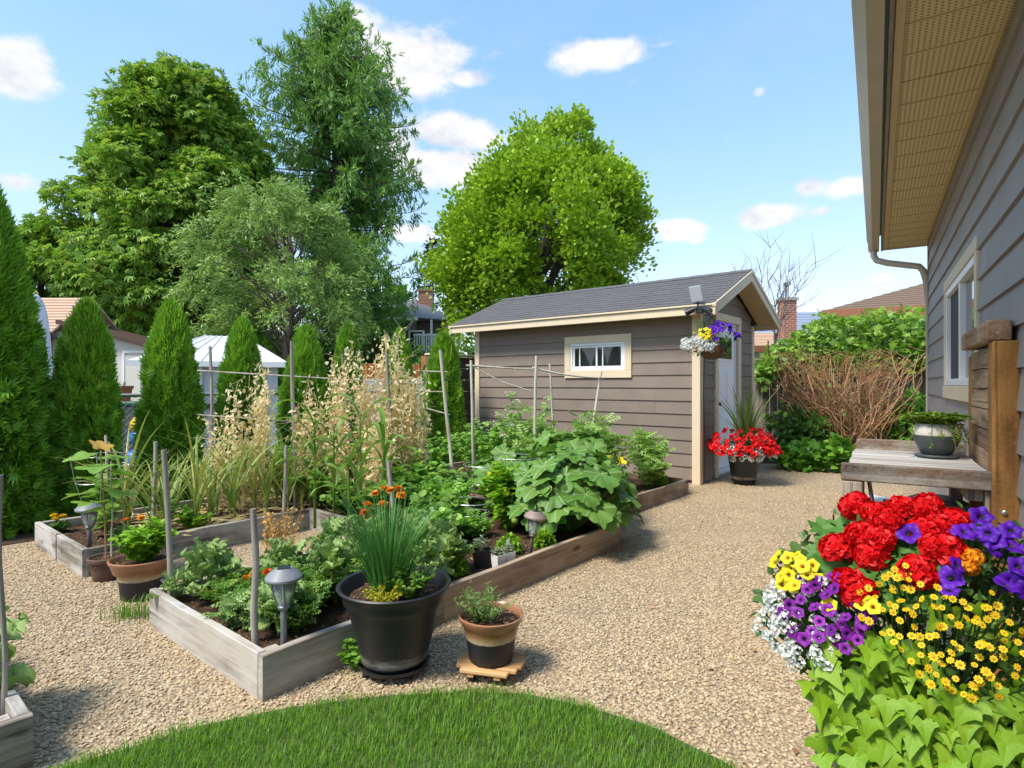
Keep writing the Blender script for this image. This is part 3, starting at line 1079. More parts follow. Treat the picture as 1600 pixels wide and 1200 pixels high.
def lap_siding(parent, mat, fmap, s0, s1, z0, z1, expo, holes=(), joints=(), roof=None, name='siding_board', stub=.018):
    """courses of lap boards on a wall; fmap(s, z, n) gives the local point; holes are (s0, s1, z0, z1)"""
    z = z0
    row = 0
    while z < z1 - .01:
        zt = min(z + expo, z1)
        cuts = sorted([s0, s1] + [h for hh in holes if hh[2] < zt and hh[3] > z for h in hh[:2]] + [j for (jr, j) in joints if jr == row])
        for a, b in zip(cuts[:-1], cuts[1:]):
            if b - a < .01:
                continue
            mid = (a + b) / 2
            spans = [(z, zt)]
            for hh in holes:
                if hh[0] < mid < hh[1]:
                    ns = []
                    for p, q in spans:
                        if hh[2] >= q or hh[3] <= p:
                            ns.append((p, q))
                        else:
                            if hh[2] - p > .012:
                                ns.append((p, hh[2]))
                            if q - hh[3] > .012:
                                ns.append((hh[3], q))
                    spans = ns
            for p, q in spans:
                ga = .0015 if a > s0 + 1e-6 and not any(abs(a - h) < 1e-6 for hh in holes for h in hh[:2]) else 0
                gb = .0015 if b < s1 - 1e-6 and not any(abs(b - h) < 1e-6 for hh in holes for h in hh[:2]) else 0
                poly = [(a + ga, p), (b - gb, p), (b - gb, q), (a + ga, q)]
                if roof:
                    for (ra, rb, rc) in roof:
                        poly = clip_poly(poly, ra, rb, rc)
                        if len(poly) < 3:
                            break
                if len(poly) < 3:
                    continue
                n = len(poly)
                g = Geo()
                vs, fs = [], []
                for (s, zz) in poly:
                    k = (zz - z) / expo
                    vs.append(fmap(s, zz, stub * (1 - k) + .004 * k))
                for (s, zz) in poly:
                    vs.append(fmap(s, zz, 0))
                fs = [tuple(range(n)), tuple(range(n, 2 * n))[::-1]] + [(i, n + i, n + (i + 1) % n, (i + 1) % n) for i in range(n)]
                g.add(vs, fs)
                me = g.mesh(name, mat)
                bm = bmesh.new(); bm.from_mesh(me)
                bmesh.ops.recalc_face_normals(bm, faces=bm.faces)
                bm.to_mesh(me); bm.free()
                obj(name, me, parent)
        z = zt
        row += 1


def board(parent, name, x0, x1, y0, y1, z0, z1, mat, bevel=.003, label=None):
    return Geo().box(x0, x1, y0, y1, z0, z1).build(name, mat, parent, bevel=bevel, label=label)


# ------------------------------------------------------------------ the garden shed
SH = (2.41, 7.49)
shed = thing('garden_shed', 'taupe lap-sided garden shed with cream trim and white door', 'shed', (SH[0], SH[1], 0), BED_RZ)
SL, SW = 3.92, 2.215
OV, OP = .318, .311
RIDGE_Z, EAVE_Z = 2.89, 2.285
MIDU = SW / 2
SLOPE = (RIDGE_Z - EAVE_Z) / (MIDU + OP)


def roof_z(u):
    return RIDGE_Z - SLOPE * abs(u - MIDU)


def build_shed():
    S = shed
    # dark inner box, added to stop light leaking through the siding
    Geo().box(.02, SW - .02, .10, SL - .02, .02, 2.24).build('wall_core', M['dark'], S)
    g = Geo()
    g.prism([(.02, .03, 2.24), (SW - .02, .03, 2.24), (MIDU, .03, roof_z(MIDU) - .13)], (0, .04, 0))
    g.build('gable_core', M['siding'], S)
    Geo().box(.03, SW - .03, .03, SL - .03, -.03, .05).build('sill_plate', M['concrete'], S)
    # long wall facing the beds: s runs along v, outward is -u
    win = (.964, 2.079, 1.388, 2.005)
    lap_siding(S, M['siding'], lambda s, z, n: (.02 - n, s, z), .10, SL - .09, .05, 2.28, .1715, holes=[win], stub=.02,
               joints=[(2, 3.1), (5, .62), (9, 2.7), (12, 3.0)])
    # gable wall with the door: s runs along u, outward is -v
    dh = (.543, 1.587, .0, 2.275)
    ra = [(SLOPE, 1, RIDGE_Z + SLOPE * MIDU - .14), (-SLOPE, 1, RIDGE_Z - SLOPE * MIDU - .14)]
    lap_siding(S, M['siding'], lambda s, z, n: (s, .02 - n, z), .09, SW - .09, .05, 2.85, .1715, holes=[dh], roof=ra, stub=.02)
    # back and far side: plain cladding
    lap_siding(S, M['siding'], lambda s, z, n: (SW - .02 + n, s, z), .02, SL - .02, .05, 2.2, .1715, stub=.02)
    lap_siding(S, M['siding'], lambda s, z, n: (s, SL - .02 + n, z), .02, SW - .02, .05, 2.85, .1715, roof=ra, stub=.02)
    # corner trims
    t = M['trim']
    board(S, 'corner_trim', -.012, .02, -.014, .095, .0, 2.2, t)
    board(S, 'corner_trim', .021, .085, -.014, .018, .0, 2.2, t)
    board(S, 'corner_trim', -.012, .02, SL - .09, SL + .012, .02, 2.2, t)
    board(S, 'corner_trim', SW - .085, SW + .012, -.014, .018, .0, 2.2, t)
    # door
    board(S, 'door_casing', .543, .643, -.018, .016, .02, 2.175, t)
    board(S, 'door_casing', 1.487, 1.587, -.018, .016, .02, 2.175, t)
    board(S, 'door_header', .543, 1.587, -.020, .016, 2.177, 2.28, t)
    board(S, 'door_threshold', .645, 1.485, -.01, .1, .05, .105, M['white'])
    Geo().box(.645, .675, .02, .075, .107, 2.174).box(1.455, 1.485, .02, .075, .107, 2.174).box(.677, 1.453, .02, .075, 2.145, 2.174).build('door_jamb', M['white'], S)
    dg = board(S, 'door', .678, 1.452, .045, .085, .112, 2.142, M['door'], .002)
    for (a, b, c, d) in [(.76, 1.03, .25, .85), (1.10, 1.37, .25, .85), (.76, 1.03, 1.0, 1.52), (1.10, 1.37, 1.0, 1.52)]:
        g = Geo()
        g.prism([(a, .046, c), (b, .046, c), (b, .046, d), (a, .046, d)], (0, -.004, 0))
        g.prism([(a + .04, .042, c + .04), (b - .04, .042, c + .04), (b - .04, .042, d - .04), (a + .04, .042, d - .04)], (0, -.009, 0))
        g.build('panel', M['door'], dg, bevel=.004)
    gl = Geo().box(.78, 1.35, .036, .047, 1.62, 2.0).build('window', M['door'], dg, bevel=.003)
    Geo().box(.82, 1.31, .031, .0355, 1.66, 1.96).build('pane', M['glass'], dg)
    g = Geo()
    g.tube([(.735, .045, 1.02), (.735, .03, 1.02), (.735, .012, 1.02), (.735, -.012, 1.02), (.735, -.02, 1.02)], [.026, .014, .014, .028, .012], 12)
    g.build('door_knob', M['black'], dg, smooth=True)
    Geo().tube([(.735, .045, 1.16), (.735, .03, 1.16)], [.024, .024], 12).build('deadbolt', M['black'], dg)
    # window in the long wall
    a, b, c, d = win
    w0 = -.016
    board(S, 'window_casing', w0, .018, a, b, d - .105, d, t)
    board(S, 'window_casing', w0, .018, a, b, c, c + .105, t)
    board(S, 'window_casing', w0, .018, a, a + .10, c + .107, d - .107, t)
    board(S, 'window_casing', w0, .018, b - .10, b, c + .107, d - .107, t)
    a2, b2, c2, d2 = a + .102, b - .102, c + .107, d - .107
    fr = Geo().box(-.008, .03, a2, b2, c2, c2 + .035).box(-.008, .03, a2, b2, d2 - .035, d2).box(-.008, .03, a2, a2 + .035, c2 + .036, d2 - .036).box(-.008, .03, b2 - .035, b2, c2 + .036, d2 - .036).build('window_frame', M['white'], S, bevel=.003)
    mid = (a2 + b2) / 2
    for (p, q, off) in [(a2 + .037, mid + .02, .004), (mid - .02, b2 - .037, .016)]:
        sg = Geo()
        e = .028
        x0, x1 = off - .004, off + .012
        z0, z1 = c2 + .037, d2 - .037
        sg.box(x0, x1, p, q, z0, z0 + e).box(x0, x1, p, q, z1 - e, z1).box(x0, x1, p, p + e, z0 + e, z1 - e).box(x0, x1, q - e, q, z0 + e, z1 - e)
        m0 = p + (q - p) * .74
        sg.box(x0 + .002, x1 - .002, m0 - .009, m0 + .009, z0 + e, z1 - e)
        sa = sg.build('sash', M['white'], fr)
        Geo().box(off + .002, off + .006, p + e, q - e, z0 + e, z1 - e).build('pane', M['glass'], fr)
    # roof: deck, shingles, fascias
    g = Geo()
    y0, y1 = -OV + .01, SL + OV - .01
    for sgn in (-1, 1):
        ue = MIDU + sgn * (MIDU + OP - .01)
        g.prism([(ue, y0, roof_z(ue) - .035), (MIDU, y0, RIDGE_Z - .035), (MIDU, y0, RIDGE_Z - .01), (ue, y0, roof_z(ue) - .01)], (0, y1 - y0, 0))
    g.build('roof_deck', M['dark_fascia'], S)
    # shingle pieces: near slope singly, far slope as one part
    L = math.hypot(MIDU + OP, RIDGE_Z - EAVE_Z)
    rows, cols = 12, 15
    rl = L / rows
    wl = (SL + 2 * OV) / cols
    ang = math.atan(SLOPE)
    ca, sa_ = math.cos(ang), math.sin(ang)
    me = Geo().box(-.004, rl * 1.35, .0015, wl - .0015, 0, .008).mesh('shingle', M['shingle'])
    half = Geo().box(-.004, rl * 1.35, .0015, wl / 2 - .0015, 0, .008).mesh('shingle', M['shingle'])
    far = Geo()
    for r in range(rows):
        d = r * rl
        base = Vector((-OP + d * ca, -OV, EAVE_Z + d * sa_ + .002))
        st = wl / 2 if r % 2 else 0
        items = [(i * wl + st, me) for i in range(cols - (1 if r % 2 else 0))]
        if r % 2:
            items += [(0, half), (SL + 2 * OV - wl / 2, half)]
        for yy, mm in items:
            o = obj('shingle', mm, S)
            o.location = base + Vector((0, yy + random.uniform(-.001, .001), random.uniform(0, .002)))
            # each course tilts a little flatter than the deck so its butt stands proud
            o.rotation_euler = (0, -ang + .05, 0)
        far.prism([(SW + OP - d * ca, -OV, EAVE_Z + d * sa_ + .008), (SW + OP - (d + rl) * ca, -OV, EAVE_Z + (d + rl) * sa_ + .004), (SW + OP - (d + rl) * ca, -OV, EAVE_Z + (d + rl) * sa_), (SW + OP - d * ca, -OV, EAVE_Z + d * sa_)], (0, SL + 2 * OV, 0))
    far.build('far_slope', M['shingle'], S)
    n = 16
    cl = (SL + 2 * OV) / n
    for i in range(n):
        g = Geo()
        zz = RIDGE_Z + .012
        g.prism([(MIDU - .11, 0, zz - .11 * SLOPE), (MIDU, 0, zz), (MIDU + .11, 0, zz - .11 * SLOPE), (MIDU + .11, 0, zz - .11 * SLOPE + .006), (MIDU, 0, zz + .008), (MIDU - .11, 0, zz - .11 * SLOPE + .006)], (0, cl * 1.04, .004))
        o = g.build('ridge_cap', M['shingle'], S)
        o.location = (0, -OV + i * cl * .998, 0)
    # eave fascia facing the beds + drip edge
    board(S, 'fascia', -OP + .012, -OP + .034, -OV + .03, SL + OV - .03, EAVE_Z - .125, EAVE_Z - .028, t)
    board(S, 'drip_edge', -OP - .012, -OP + .030, -OV - .012, SL + OV + .012, EAVE_Z - .027, EAVE_Z - .002, M['trim'], .004)
    board(S, 'fascia', SW + OP - .034, SW + OP - .012, -OV + .03, SL + OV - .03, EAVE_Z - .125, EAVE_Z - .028, t)
    board(S, 'drip_edge', SW + OP - .030, SW + OP + .012, -OV - .012, SL + OV + .012, EAVE_Z - .027, EAVE_Z - .002, M['trim'], .004)
    # rakes front and back, two boards and a cap each
    for yf, sg in ((-OV, -1), (SL + OV, 1)):
        for sgn in (-1, 1):
            ue = MIDU + sgn * (MIDU + OP)
            g = Geo()
            ya = yf if sg < 0 else yf - .028
            top, bot = -.045, -.15
            g.prism([(ue, ya, roof_z(ue) + top), (MIDU, ya, RIDGE_Z + top), (MIDU, ya, RIDGE_Z + bot), (ue, ya, roof_z(ue) + bot + .005)], (0, .028, 0))
            g.build('rake_board', t, S, bevel=.002)
            g = Geo()
            yb = ya - .014 if sg < 0 else ya
            g.prism([(ue - sgn * -.01, yb, roof_z(ue) - .044), (MIDU, yb, RIDGE_Z - .044), (MIDU, yb, RIDGE_Z + .001), (ue - sgn * -.01, yb, roof_z(ue) + .001)], (0, .044, 0))
            g.build('rake_cap', M['trim'], S, bevel=.003)
    # soffit boards below the front rake overhang and below the eaves
    for sgn in (-1, 1):
        nb = 9
        for i in range(nb):
            u0 = MIDU + sgn * (MIDU + OP - .03) * i / nb
            u1 = MIDU + sgn * (MIDU + OP - .03) * (i + .985) / nb
            g = Geo()
            g.prism([(u0, -OV + .03, roof_z(u0) - .06), (u1, -OV + .03, roof_z(u1) - .06), (u1, -OV + .03, roof_z(u1) - .05), (u0, -OV + .03, roof_z(u0) - .05)], (0, OV - .02, 0))
            g.build('soffit_board', M['soffit_trim'], S)
    board(S, 'eave_soffit', -OP + .036, .0, .02, SL, EAVE_Z - .10, EAVE_Z - .092, M['soffit_trim'], 0)
    board(S, 'eave_soffit', SW, SW + OP - .036, .02, SL, EAVE_Z - .10, EAVE_Z - .092, M['soffit_trim'], 0)


build_shed()


# ------------------------------------------------------------------ the house on the right
HX = np.array([.530, .848]) / math.hypot(.530, .848)
HN = np.array([-HX[1], HX[0]])
HC = np.array([4.73, 6.592])
HRZ = math.atan2(HX[1], HX[0])
house = thing('house', 'grey lap-sided house wall with deep cream soffit at the right edge', 'house', (HC[0], HC[1], 0), HRZ)


def HW(s, n, z):
    p = HC + HX * s + HN * n
    return (float(p[0]), float(p[1]), z)


def build_house():
    H = house
    S0 = -8.5
    Geo().box(S0, -.02, -6.0, -.16, .0, 2.95).build('wall_core', M['house_siding'], H)
    win = (-3.80, -1.90, 1.185, 2.165)
    # the wall behind the siding, round the window opening
    g = Geo()
    g.box(S0, win[0], -.158, -.0, .3, 2.95).box(win[1], -.02, -.158, -.0, .3, 2.95)
    g.box(win[0], win[1], -.158, -.0, .3, win[2]).box(win[0], win[1], -.158, -.0, win[3], 2.95)
    g.build('wall_sheathing', M['dark'], H)
    board(H, 'foundation', S0, .0, -.15, .012, -.05, .29, M['concrete'], .005)
    jn = [(2, -2.3), (3, -4.4), (5, -1.2), (6, -4.9), (11, -3.1), (12, -1.5), (12, -5.1), (13, -3.6), (10, -5.3), (9, -4.1), (11, -5.9), (14, -2.2), (8, -4.6)]
    lap_siding(H, M['house_siding'], lambda s, z, n: (s, n + .001, z), S0, -.012, .30, 2.915, .178, holes=[win], joints=jn, stub=.02)
    board(H, 'corner_trim', -.011, .012, -.10, .024, .25, 2.915, M['house_siding'])
    # window
    a, b, c, d = win
    board(H, 'window_casing', a, b, -.02, .026, d - .085, d, M['trim'])
    board(H, 'window_casing', a, a + .085, -.02, .026, c + .102, d - .087, M['trim'])
    board(H, 'window_casing', b - .085, b, -.02, .026, c + .102, d - .087, M['trim'])
    board(H, 'window_sill', a, b, -.02, .034, c, c + .10, M['trim'])
    a2, b2, c2, d2 = a + .087, b - .087, c + .104, d - .089
    e = .05
    fr = Geo().box(a2, b2, -.06, .018, c2, c2 + e).box(a2, b2, -.06, .018, d2 - e, d2).box(a2, a2 + e, -.06, .018, c2 + e + .001, d2 - e - .001).box(b2 - e, b2, -.06, .018, c2 + e + .001, d2 - e - .001).build('window_frame', M['white'], H, bevel=.003)
    mid = (a2 + b2) / 2
    Geo().box(mid - .03, mid + .03, -.05, .012, c2 + e + .001, d2 - e - .001).build('mullion', M['white'], fr, bevel=.003)
    Geo().box(a2 + e, mid - .03, -.03, -.024, c2 + e, d2 - e).build('pane', M['glass'], fr)
    Geo().box(mid + .03, b2 - e, -.03, -.024, c2 + e, d2 - e).build('pane', M['glass'], fr)
    Geo().box(mid + .031, b2 - e - .001, -.016, -.012, c2 + e + .001, d2 - e - .001).build('insect_screen', M['screen'], fr)
    # soffit panels
    SZ = 2.93
    x = .22
    k = 0
    while x > S0:
        g = Geo()
        w = .302
        g.box(x - w + .001, x - .0, .003, .405, SZ, SZ + .012)
        o = g.build('soffit_panel', M['soffit'], H)
        g = Geo()
        g.box(x - .006, x + .002, .003, .405, SZ - .004, SZ - .0005)
        g.build('panel_rib', M['soffit_trim'], o)
        x -= w
        k += 1
    board(H, 'soffit_channel', S0, .22, .0225, .03, SZ - .012, SZ - .005, M['soffit_trim'], 0)
    board(H, 'soffit_channel', S0, .225, .406, .445, SZ - .018, SZ + .02, M['soffit_trim'], .002)
    board(H, 'fascia', S0, .225, .449, .468, SZ - .03, SZ + .14, M['gutter_dark'], .002)
    board(H, 'barge_board', .222, .244, -.2, .45, SZ - .02, SZ + .2, M['trim'], .003)
    # K-profile gutter, open at the top
    pr = [(.485, .0), (.555, .0), (.60, .055), (.60, .115), (.612, .13), (.602, .132), (.592, .118), (.592, .062), (.55, .008), (.49, .008), (.49, .12), (.485, .12)]
    g = Geo()
    g.prism([(S0, y, SZ - .03 + z) for y, z in pr], (8.73, 0, 0))
    gt = g.build('gutter', M['gutter'], H)
    g = Geo().box(.231, .234, .486, .601, SZ - .03, SZ + .095)
    g.build('end_cap', M['gutter'], gt)
    # downspout: outlet, elbow back to the wall, then down
    pts = [(.14, .54, SZ - .032), (.14, .54, SZ - .09), (.135, .51, SZ - .15), (.10, .40, SZ - .20), (.03, .20, SZ - .26), (-.0, .10, SZ - .29), (.01, .06, SZ - .34), (.045, .045, SZ - .42), (.06, .03, SZ - .6), (.06, -.1, .3)]
    pts = pts[:7] + [(.045, .03, SZ - .45), (.05, .0, SZ - .8), (.05, .0, .2)]
    g = Geo().tube(pts, [.036] * len(pts), 12)
    smooth_angle(g.build('downspout', M['gutter'], H))
    # roof slab above
    g = Geo()
    g.prism([(S0, .585, SZ + .135), (S0, -6.2, SZ + .135 + 6.785 * .33), (S0, -6.2, SZ + .16 + 6.785 * .33), (S0, .585, SZ + .16)], (8.78, 0, 0))
    g.build('roof', M['grey_shingle'], H)


build_house()


# ------------------------------------------------------------------ fences
def board_fence(name, label, p0, p1, h, bw, mat, gap=.006, group=None, rail=True, jag=.02):
    p0, p1 = np.array(p0, float), np.array(p1, float)
    L = np.linalg.norm(p1 - p0)
    rz = math.atan2(*(p1 - p0)[::-1])
    f = thing(name, label, 'fence', (p0[0], p0[1], 0), rz, group)
    n = int(L / bw)
    ms = []
    for k in range(4):
        g = Geo()
        hh = h + random.uniform(-jag, jag)
        g.prism([(gap, -.009, .03), (bw - gap, -.009, .03), (bw - gap, -.009, hh - .02), (bw - gap - .02, -.009, hh), (gap + .02, -.009, hh), (gap, -.009, hh - .02)], (0, .018, 0))
        ms.append(g.mesh('board', mat))
    for i in range(n):
        o = obj('board', ms[random.randrange(4)], f)
        o.location = (i * bw, random.uniform(-.004, .004), random.uniform(-.008, .008))
        o.rotation_euler = (0, random.uniform(-.006, .006), 0)
    for z in (.35, h - .3):
        Geo().box(0, L, .02, .06, z, z + .09).build('rail', mat, f)
    for i in range(int(L / 2.4) + 1):
        Geo().box(i * 2.4, i * 2.4 + .09, .062, .152, 0, h + .02).build('post', mat, f)
    return f


board_fence('board_fence', 'weathered grey vertical board fence behind the dry bush', (3.2, 11.25), (10.4, 10.85), 1.80, .145, M['fence_wood'])


def slat_fence():
    a, b = B(5.75, 5.25), B(8.9, 5.25)
    f = thing('slat_fence', 'mauve brown fence of wide horizontal boards left of the shed', 'fence', (a[0], a[1], 0), BED_RZ)
    L = 3.15
    for k in range(8):
        z = .12 + k * .21
        Geo().box(0, L, -.012, .012, z, z + .198).build('board', M['fence_brown'], f, bevel=.004)
    for i in range(3):
        board(f, 'post', i * 1.5, i * 1.5 + .09, .014, .104, 0, 1.80, M['fence_brown'])
    board(f, 'top_rail', -.02, L, -.05, .11, 1.806, 1.836, M['trim'], .004, label='pale flat cap rail')


slat_fence()
fo = board_fence('stained_fence', 'orange stained wooden fence seen between the cedars', (-3.75, 14.0), (-1.75, 14.2), 1.78, .14, M['fence_orange'])
Geo().box(1.55, 1.67, -.03, .04, 0, 1.98).build('gate_post', M['fence_orange'], fo)
g = Geo().box(-2.0, 0, 0, .12, 0, 1.42)
o = tag(g.build('garden_wall', M['concrete'], bevel=.01), 'low pale concrete wall below the orange fence', 'wall')
o.location = (-1.75, 13.5, 0)


def chain_link():
    a = B(-2.2, 5.25)
    f = thing('chain_link_fence', 'chain-link fence with steel top rail behind the cedars', 'fence', (a[0], a[1], 0), BED_RZ)
    L, h = 7.9, 1.17
    Geo().tube([(0, 0, h), (L, 0, h)], .022, 8).build('top_rail', M['chain'], f, smooth=True)
    for i in range(4):
        x = i * 2.6
        Geo().tube([(x, .0, 0), (x, 0, h + .05), (x, 0, h + .08)], [.03, .03, .012], 8).build('post', M['chain'], f, smooth=True)
    lw = Leaves()
    n = int((L + h) / .075)
    for i in range(n):
        x = i * .075
        for sg in (1, -1):
            x0, x1 = (x - h, x) if sg > 0 else (x, x - h)
            z0, z1 = .03, h
            # clip to the fence length
            def cl(xa, za, xb, zb):
                pts = []
                for (xx, zz, ox, oz) in ((xa, za, xb, zb), (xb, zb, xa, za)):
                    if xx < 0:
                        t = (0 - xx) / (ox - xx + 1e-9); zz = zz + t * (oz - zz); xx = 0
                    if xx > L:
                        t = (L - xx) / (ox - xx + 1e-9); zz = zz + t * (oz - zz); xx = L
                    pts.append((xx, .004 * sg, zz))
                return pts
            lw.tube(cl(x0, z0, x1, z1), .0022, 3)
    lw.build('wire_mesh', M['chain'], f, kind='stuff')


chain_link()


# ------------------------------------------------------------------ neighbours, left
def shingled_plane(g_parent, name, p00, p10, p11, p01, rows, mat, t=.02):
    """roof plane in stepped courses; corners eave-left, eave-right, ridge-right, ridge-left"""
    g = Geo()
    a, b, c, d = [np.array(p, float) for p in (p00, p10, p11, p01)]
    n = np.cross(b - a, d - a)
    n = n / np.linalg.norm(n)
    if n[2] < 0:
        n = -n
    for r in range(rows):
        f0, f1 = r / rows, (r + 1) / rows
        q = [a + (d - a) * f0, b + (c - b) * f0, b + (c - b) * f1, a + (d - a) * f1]
        top = [q[0] + n * t * 1.6, q[1] + n * t * 1.6, q[2] + n * t * .6, q[3] + n * t * .6]
        bot = [x - n * t for x in q]
        g.add(top + bot, [(0, 1, 2, 3), (7, 6, 5, 4), (0, 4, 5, 1), (1, 5, 6, 2), (2, 6, 7, 3), (3, 7, 4, 0)])
    return g.build(name, mat, g_parent)


def neighbour_cottage():
    y = 14.0
    x0, x1 = -13.6, -10.9
    h = thing('cottage', 'cream cottage with tan shingle roof behind the left cedars', 'house', (0, 0, 0))
    zr, ze = P(0, 466, 15.0)[2], P(0, 520, y)[2]
    # gabled part with its eave to the camera
    Geo().box(x0, x1, y, y + 2.0, 0, ze + .02).build('wall', M['cream_wall'], h)
    shingled_plane(h, 'roof', (x0 - .3, y - .35, ze - .03), (x1 + .1, y - .35, ze - .03), (x1 + .1, y + 1.0, zr), (x0 - .3, y + 1.0, zr), 12, M['tan_shingle'])
    shingled_plane(h, 'roof', (x0 - .3, y + 2.35, ze - .03), (x1 + .1, y + 2.35, ze - .03), (x1 + .1, y + 1.0, zr), (x0 - .3, y + 1.0, zr), 6, M['tan_shingle'])
    Geo().box(x0 - .3, x1 + .1, y - .40, y - .36, ze - .16, ze - .0).build('fascia', M['dark_fascia'], h)
    Geo().box(x0 - .3, x1 + .1, y - .36, y - .002, ze - .16, ze - .14).build('soffit', M['dark_fascia'], h)
    wd = Geo().box(-12.0, -11.3, y - .03, y - .003, 1.72, 2.32).build('window', M['white'], h)
    Geo().box(-11.93, -11.37, y - .036, y - .031, 1.78, 2.26).build('pane', M['glass'], wd)
    Geo().box(-11.16, -11.04, y - .34, y - .004, 1.6, 2.36).build('bracket', M['brown_fascia'], h)
    Geo().box(-11.6, -10.92, y - .34, y - .004, 1.60, 1.66).build('shelf', M['dark_fascia'], h)
    # lean-to on the right, roof falling to the right
    xa, xb = x1 + .002, -8.7
    za, zb = P(0, 503, y)[2], P(0, 536, y)[2]
    g = Geo()
    g.prism([(xa, y + .1, 0), (xb, y + .1, 0), (xb, y + .1, zb - .12), (xa, y + .1, za - .06)], (0, 1.6, 0))
    g.build('lean_to_wall', M['cream_wall'], h)
    g = Geo()
    g.prism([(xa, y - .1, za - .05), (xb + .12, y - .1, zb - .15), (xb + .12, y - .1, zb - .05), (xa, y - .1, za + .05)], (0, 1.9, 0))
    g.build('lean_to_roof', M['dark_fascia'], h)
    d = Geo().box(-9.35, -8.75, y + .07, y + .097, .35, 1.98).build('door', M['cream_wall'], h, bevel=.005)
    Geo().box(-9.42, -9.36, y + .06, y + .098, .3, 2.05).box(-8.74, -8.68, y + .06, y + .098, .3, 2.05).box(-9.42, -8.68, y + .06, y + .098, 2.051, 2.11).build('door_frame', M['white'], h)


neighbour_cottage()
g = Geo().box(0, .62, -.01, .01, 0, 1.25)
o = tag(g.build('plywood_sheet', M['fence_orange']), 'orange plywood sheet leaning on the cream cottage wall', 'board')
o.location = (-11.25, 13.72, .45); o.rotation_euler = (R(-12), 0, 0)
g = Geo().box(0, 1.6, 0, .5, 0, .45)
o = tag(g.build('stone_step', M['concrete'], bevel=.02), 'pale concrete block under the leaning plywood sheet', 'block')
o.location = (-12.2, 13.4, 0)


def trailer():
    y = 10.2
    xr = P(85, 600, y)[0]
    t = thing('travel_trailer', 'white rounded travel trailer behind the tallest cedar', 'trailer', (xr, y, 0), .68)
    top = P(0, 456, y)[2] - .03
    prof = []
    # side outline (x to the left negative), rounded nose on the right
    for x, z in [(-4.2, .45), (-.06, .45), (-.0, .9), (-.02, 1.6), (-.05, 2.1), (-.09, 2.5), (-.13, 2.68), (-.2, top - .05), (-.32, top), (-4.0, top), (-4.2, top - .2)]:
        prof.append((x, 0, z))
    g = Geo()
    g.prism(prof, (0, 2.2, 0))
    b = g.build('body', M['trailer'], t, bevel=.05, segs=3)
    smooth_angle(b, 50)
    for yy in (.1, 2.0):
        for xx in (-2.0, -2.75):
            Geo().tube([(xx, yy - .1, .33), (xx, yy + .1, .33)], .33, 20).build('wheel', M['black'], t)
    wd = Geo().box(-1.6, -.9, -.02, -.002, 1.5, 2.1).build('window', M['black'], t, bevel=.008)
    Geo().box(-1.54, -.96, -.026, -.021, 1.56, 2.04).build('pane', M['glass'], wd)
    Geo().box(-4.2, -.1, .2, 2.0, .3, .449).build('chassis', M['black'], t)


trailer()


def white_shed():
    Y = 12.4
    xr = P(434, 0, Y)[0]
    h = thing('metal_shed', 'white metal-roofed shed between the middle cedars', 'shed', (xr, Y, 0), .41)
    y, x0, x1 = 0.0, -2.5, 0.0
    ze, zr = P(0, 567, Y)[2], P(0, 531, Y + 1.2)[2] + .05
    D = 2.6
    Geo().box(x0, x1, y, y + D, 0, ze).build('wall', M['pale_wall'], h)
    o = .2
    ridge = [(x0 + 1.0, y + D / 2, zr), (x1 - .65, y + D / 2, zr)]
    e = [(x0 - o, y - o, ze), (x1 + o, y - o, ze), (x1 + o, y + D + o, ze), (x0 - o, y + D + o, ze)]
    g = Geo()
    vs = e + ridge
    g.add(vs, [(0, 1, 5, 4), (1, 2, 5), (2, 3, 4, 5), (3, 0, 4), (3, 2, 1, 0)])
    rf = g.build('roof', M['white_roof'], h)
    for i in range(8):
        f = (i + .5) / 8
        a = np.array(e[0]) * (1 - f) + np.array(e[1]) * f
        b = np.array(ridge[0]) * (1 - f) + np.array(ridge[1]) * f
        Geo().tube([a + [0, 0, .012], b + [0, 0, .012]], .012, 4).build('seam', M['white_roof'], rf)
    Geo().box(x0 - o, x1 + o, y - o - .03, y - o - .002, ze - .1, ze + .01).build('gutter', M['white'], h)
    Geo().tube([(-1.45, y - .05, 0), (-1.45, y - .05, ze - .09)], .035, 8).build('downpipe', M['white'], h)
    # low dark opening and planter edge
    Geo().box(-1.9, -1.1, y - .03, y - .003, .78, .9).build('vent', M['dark'], h)
    return h


white_shed()


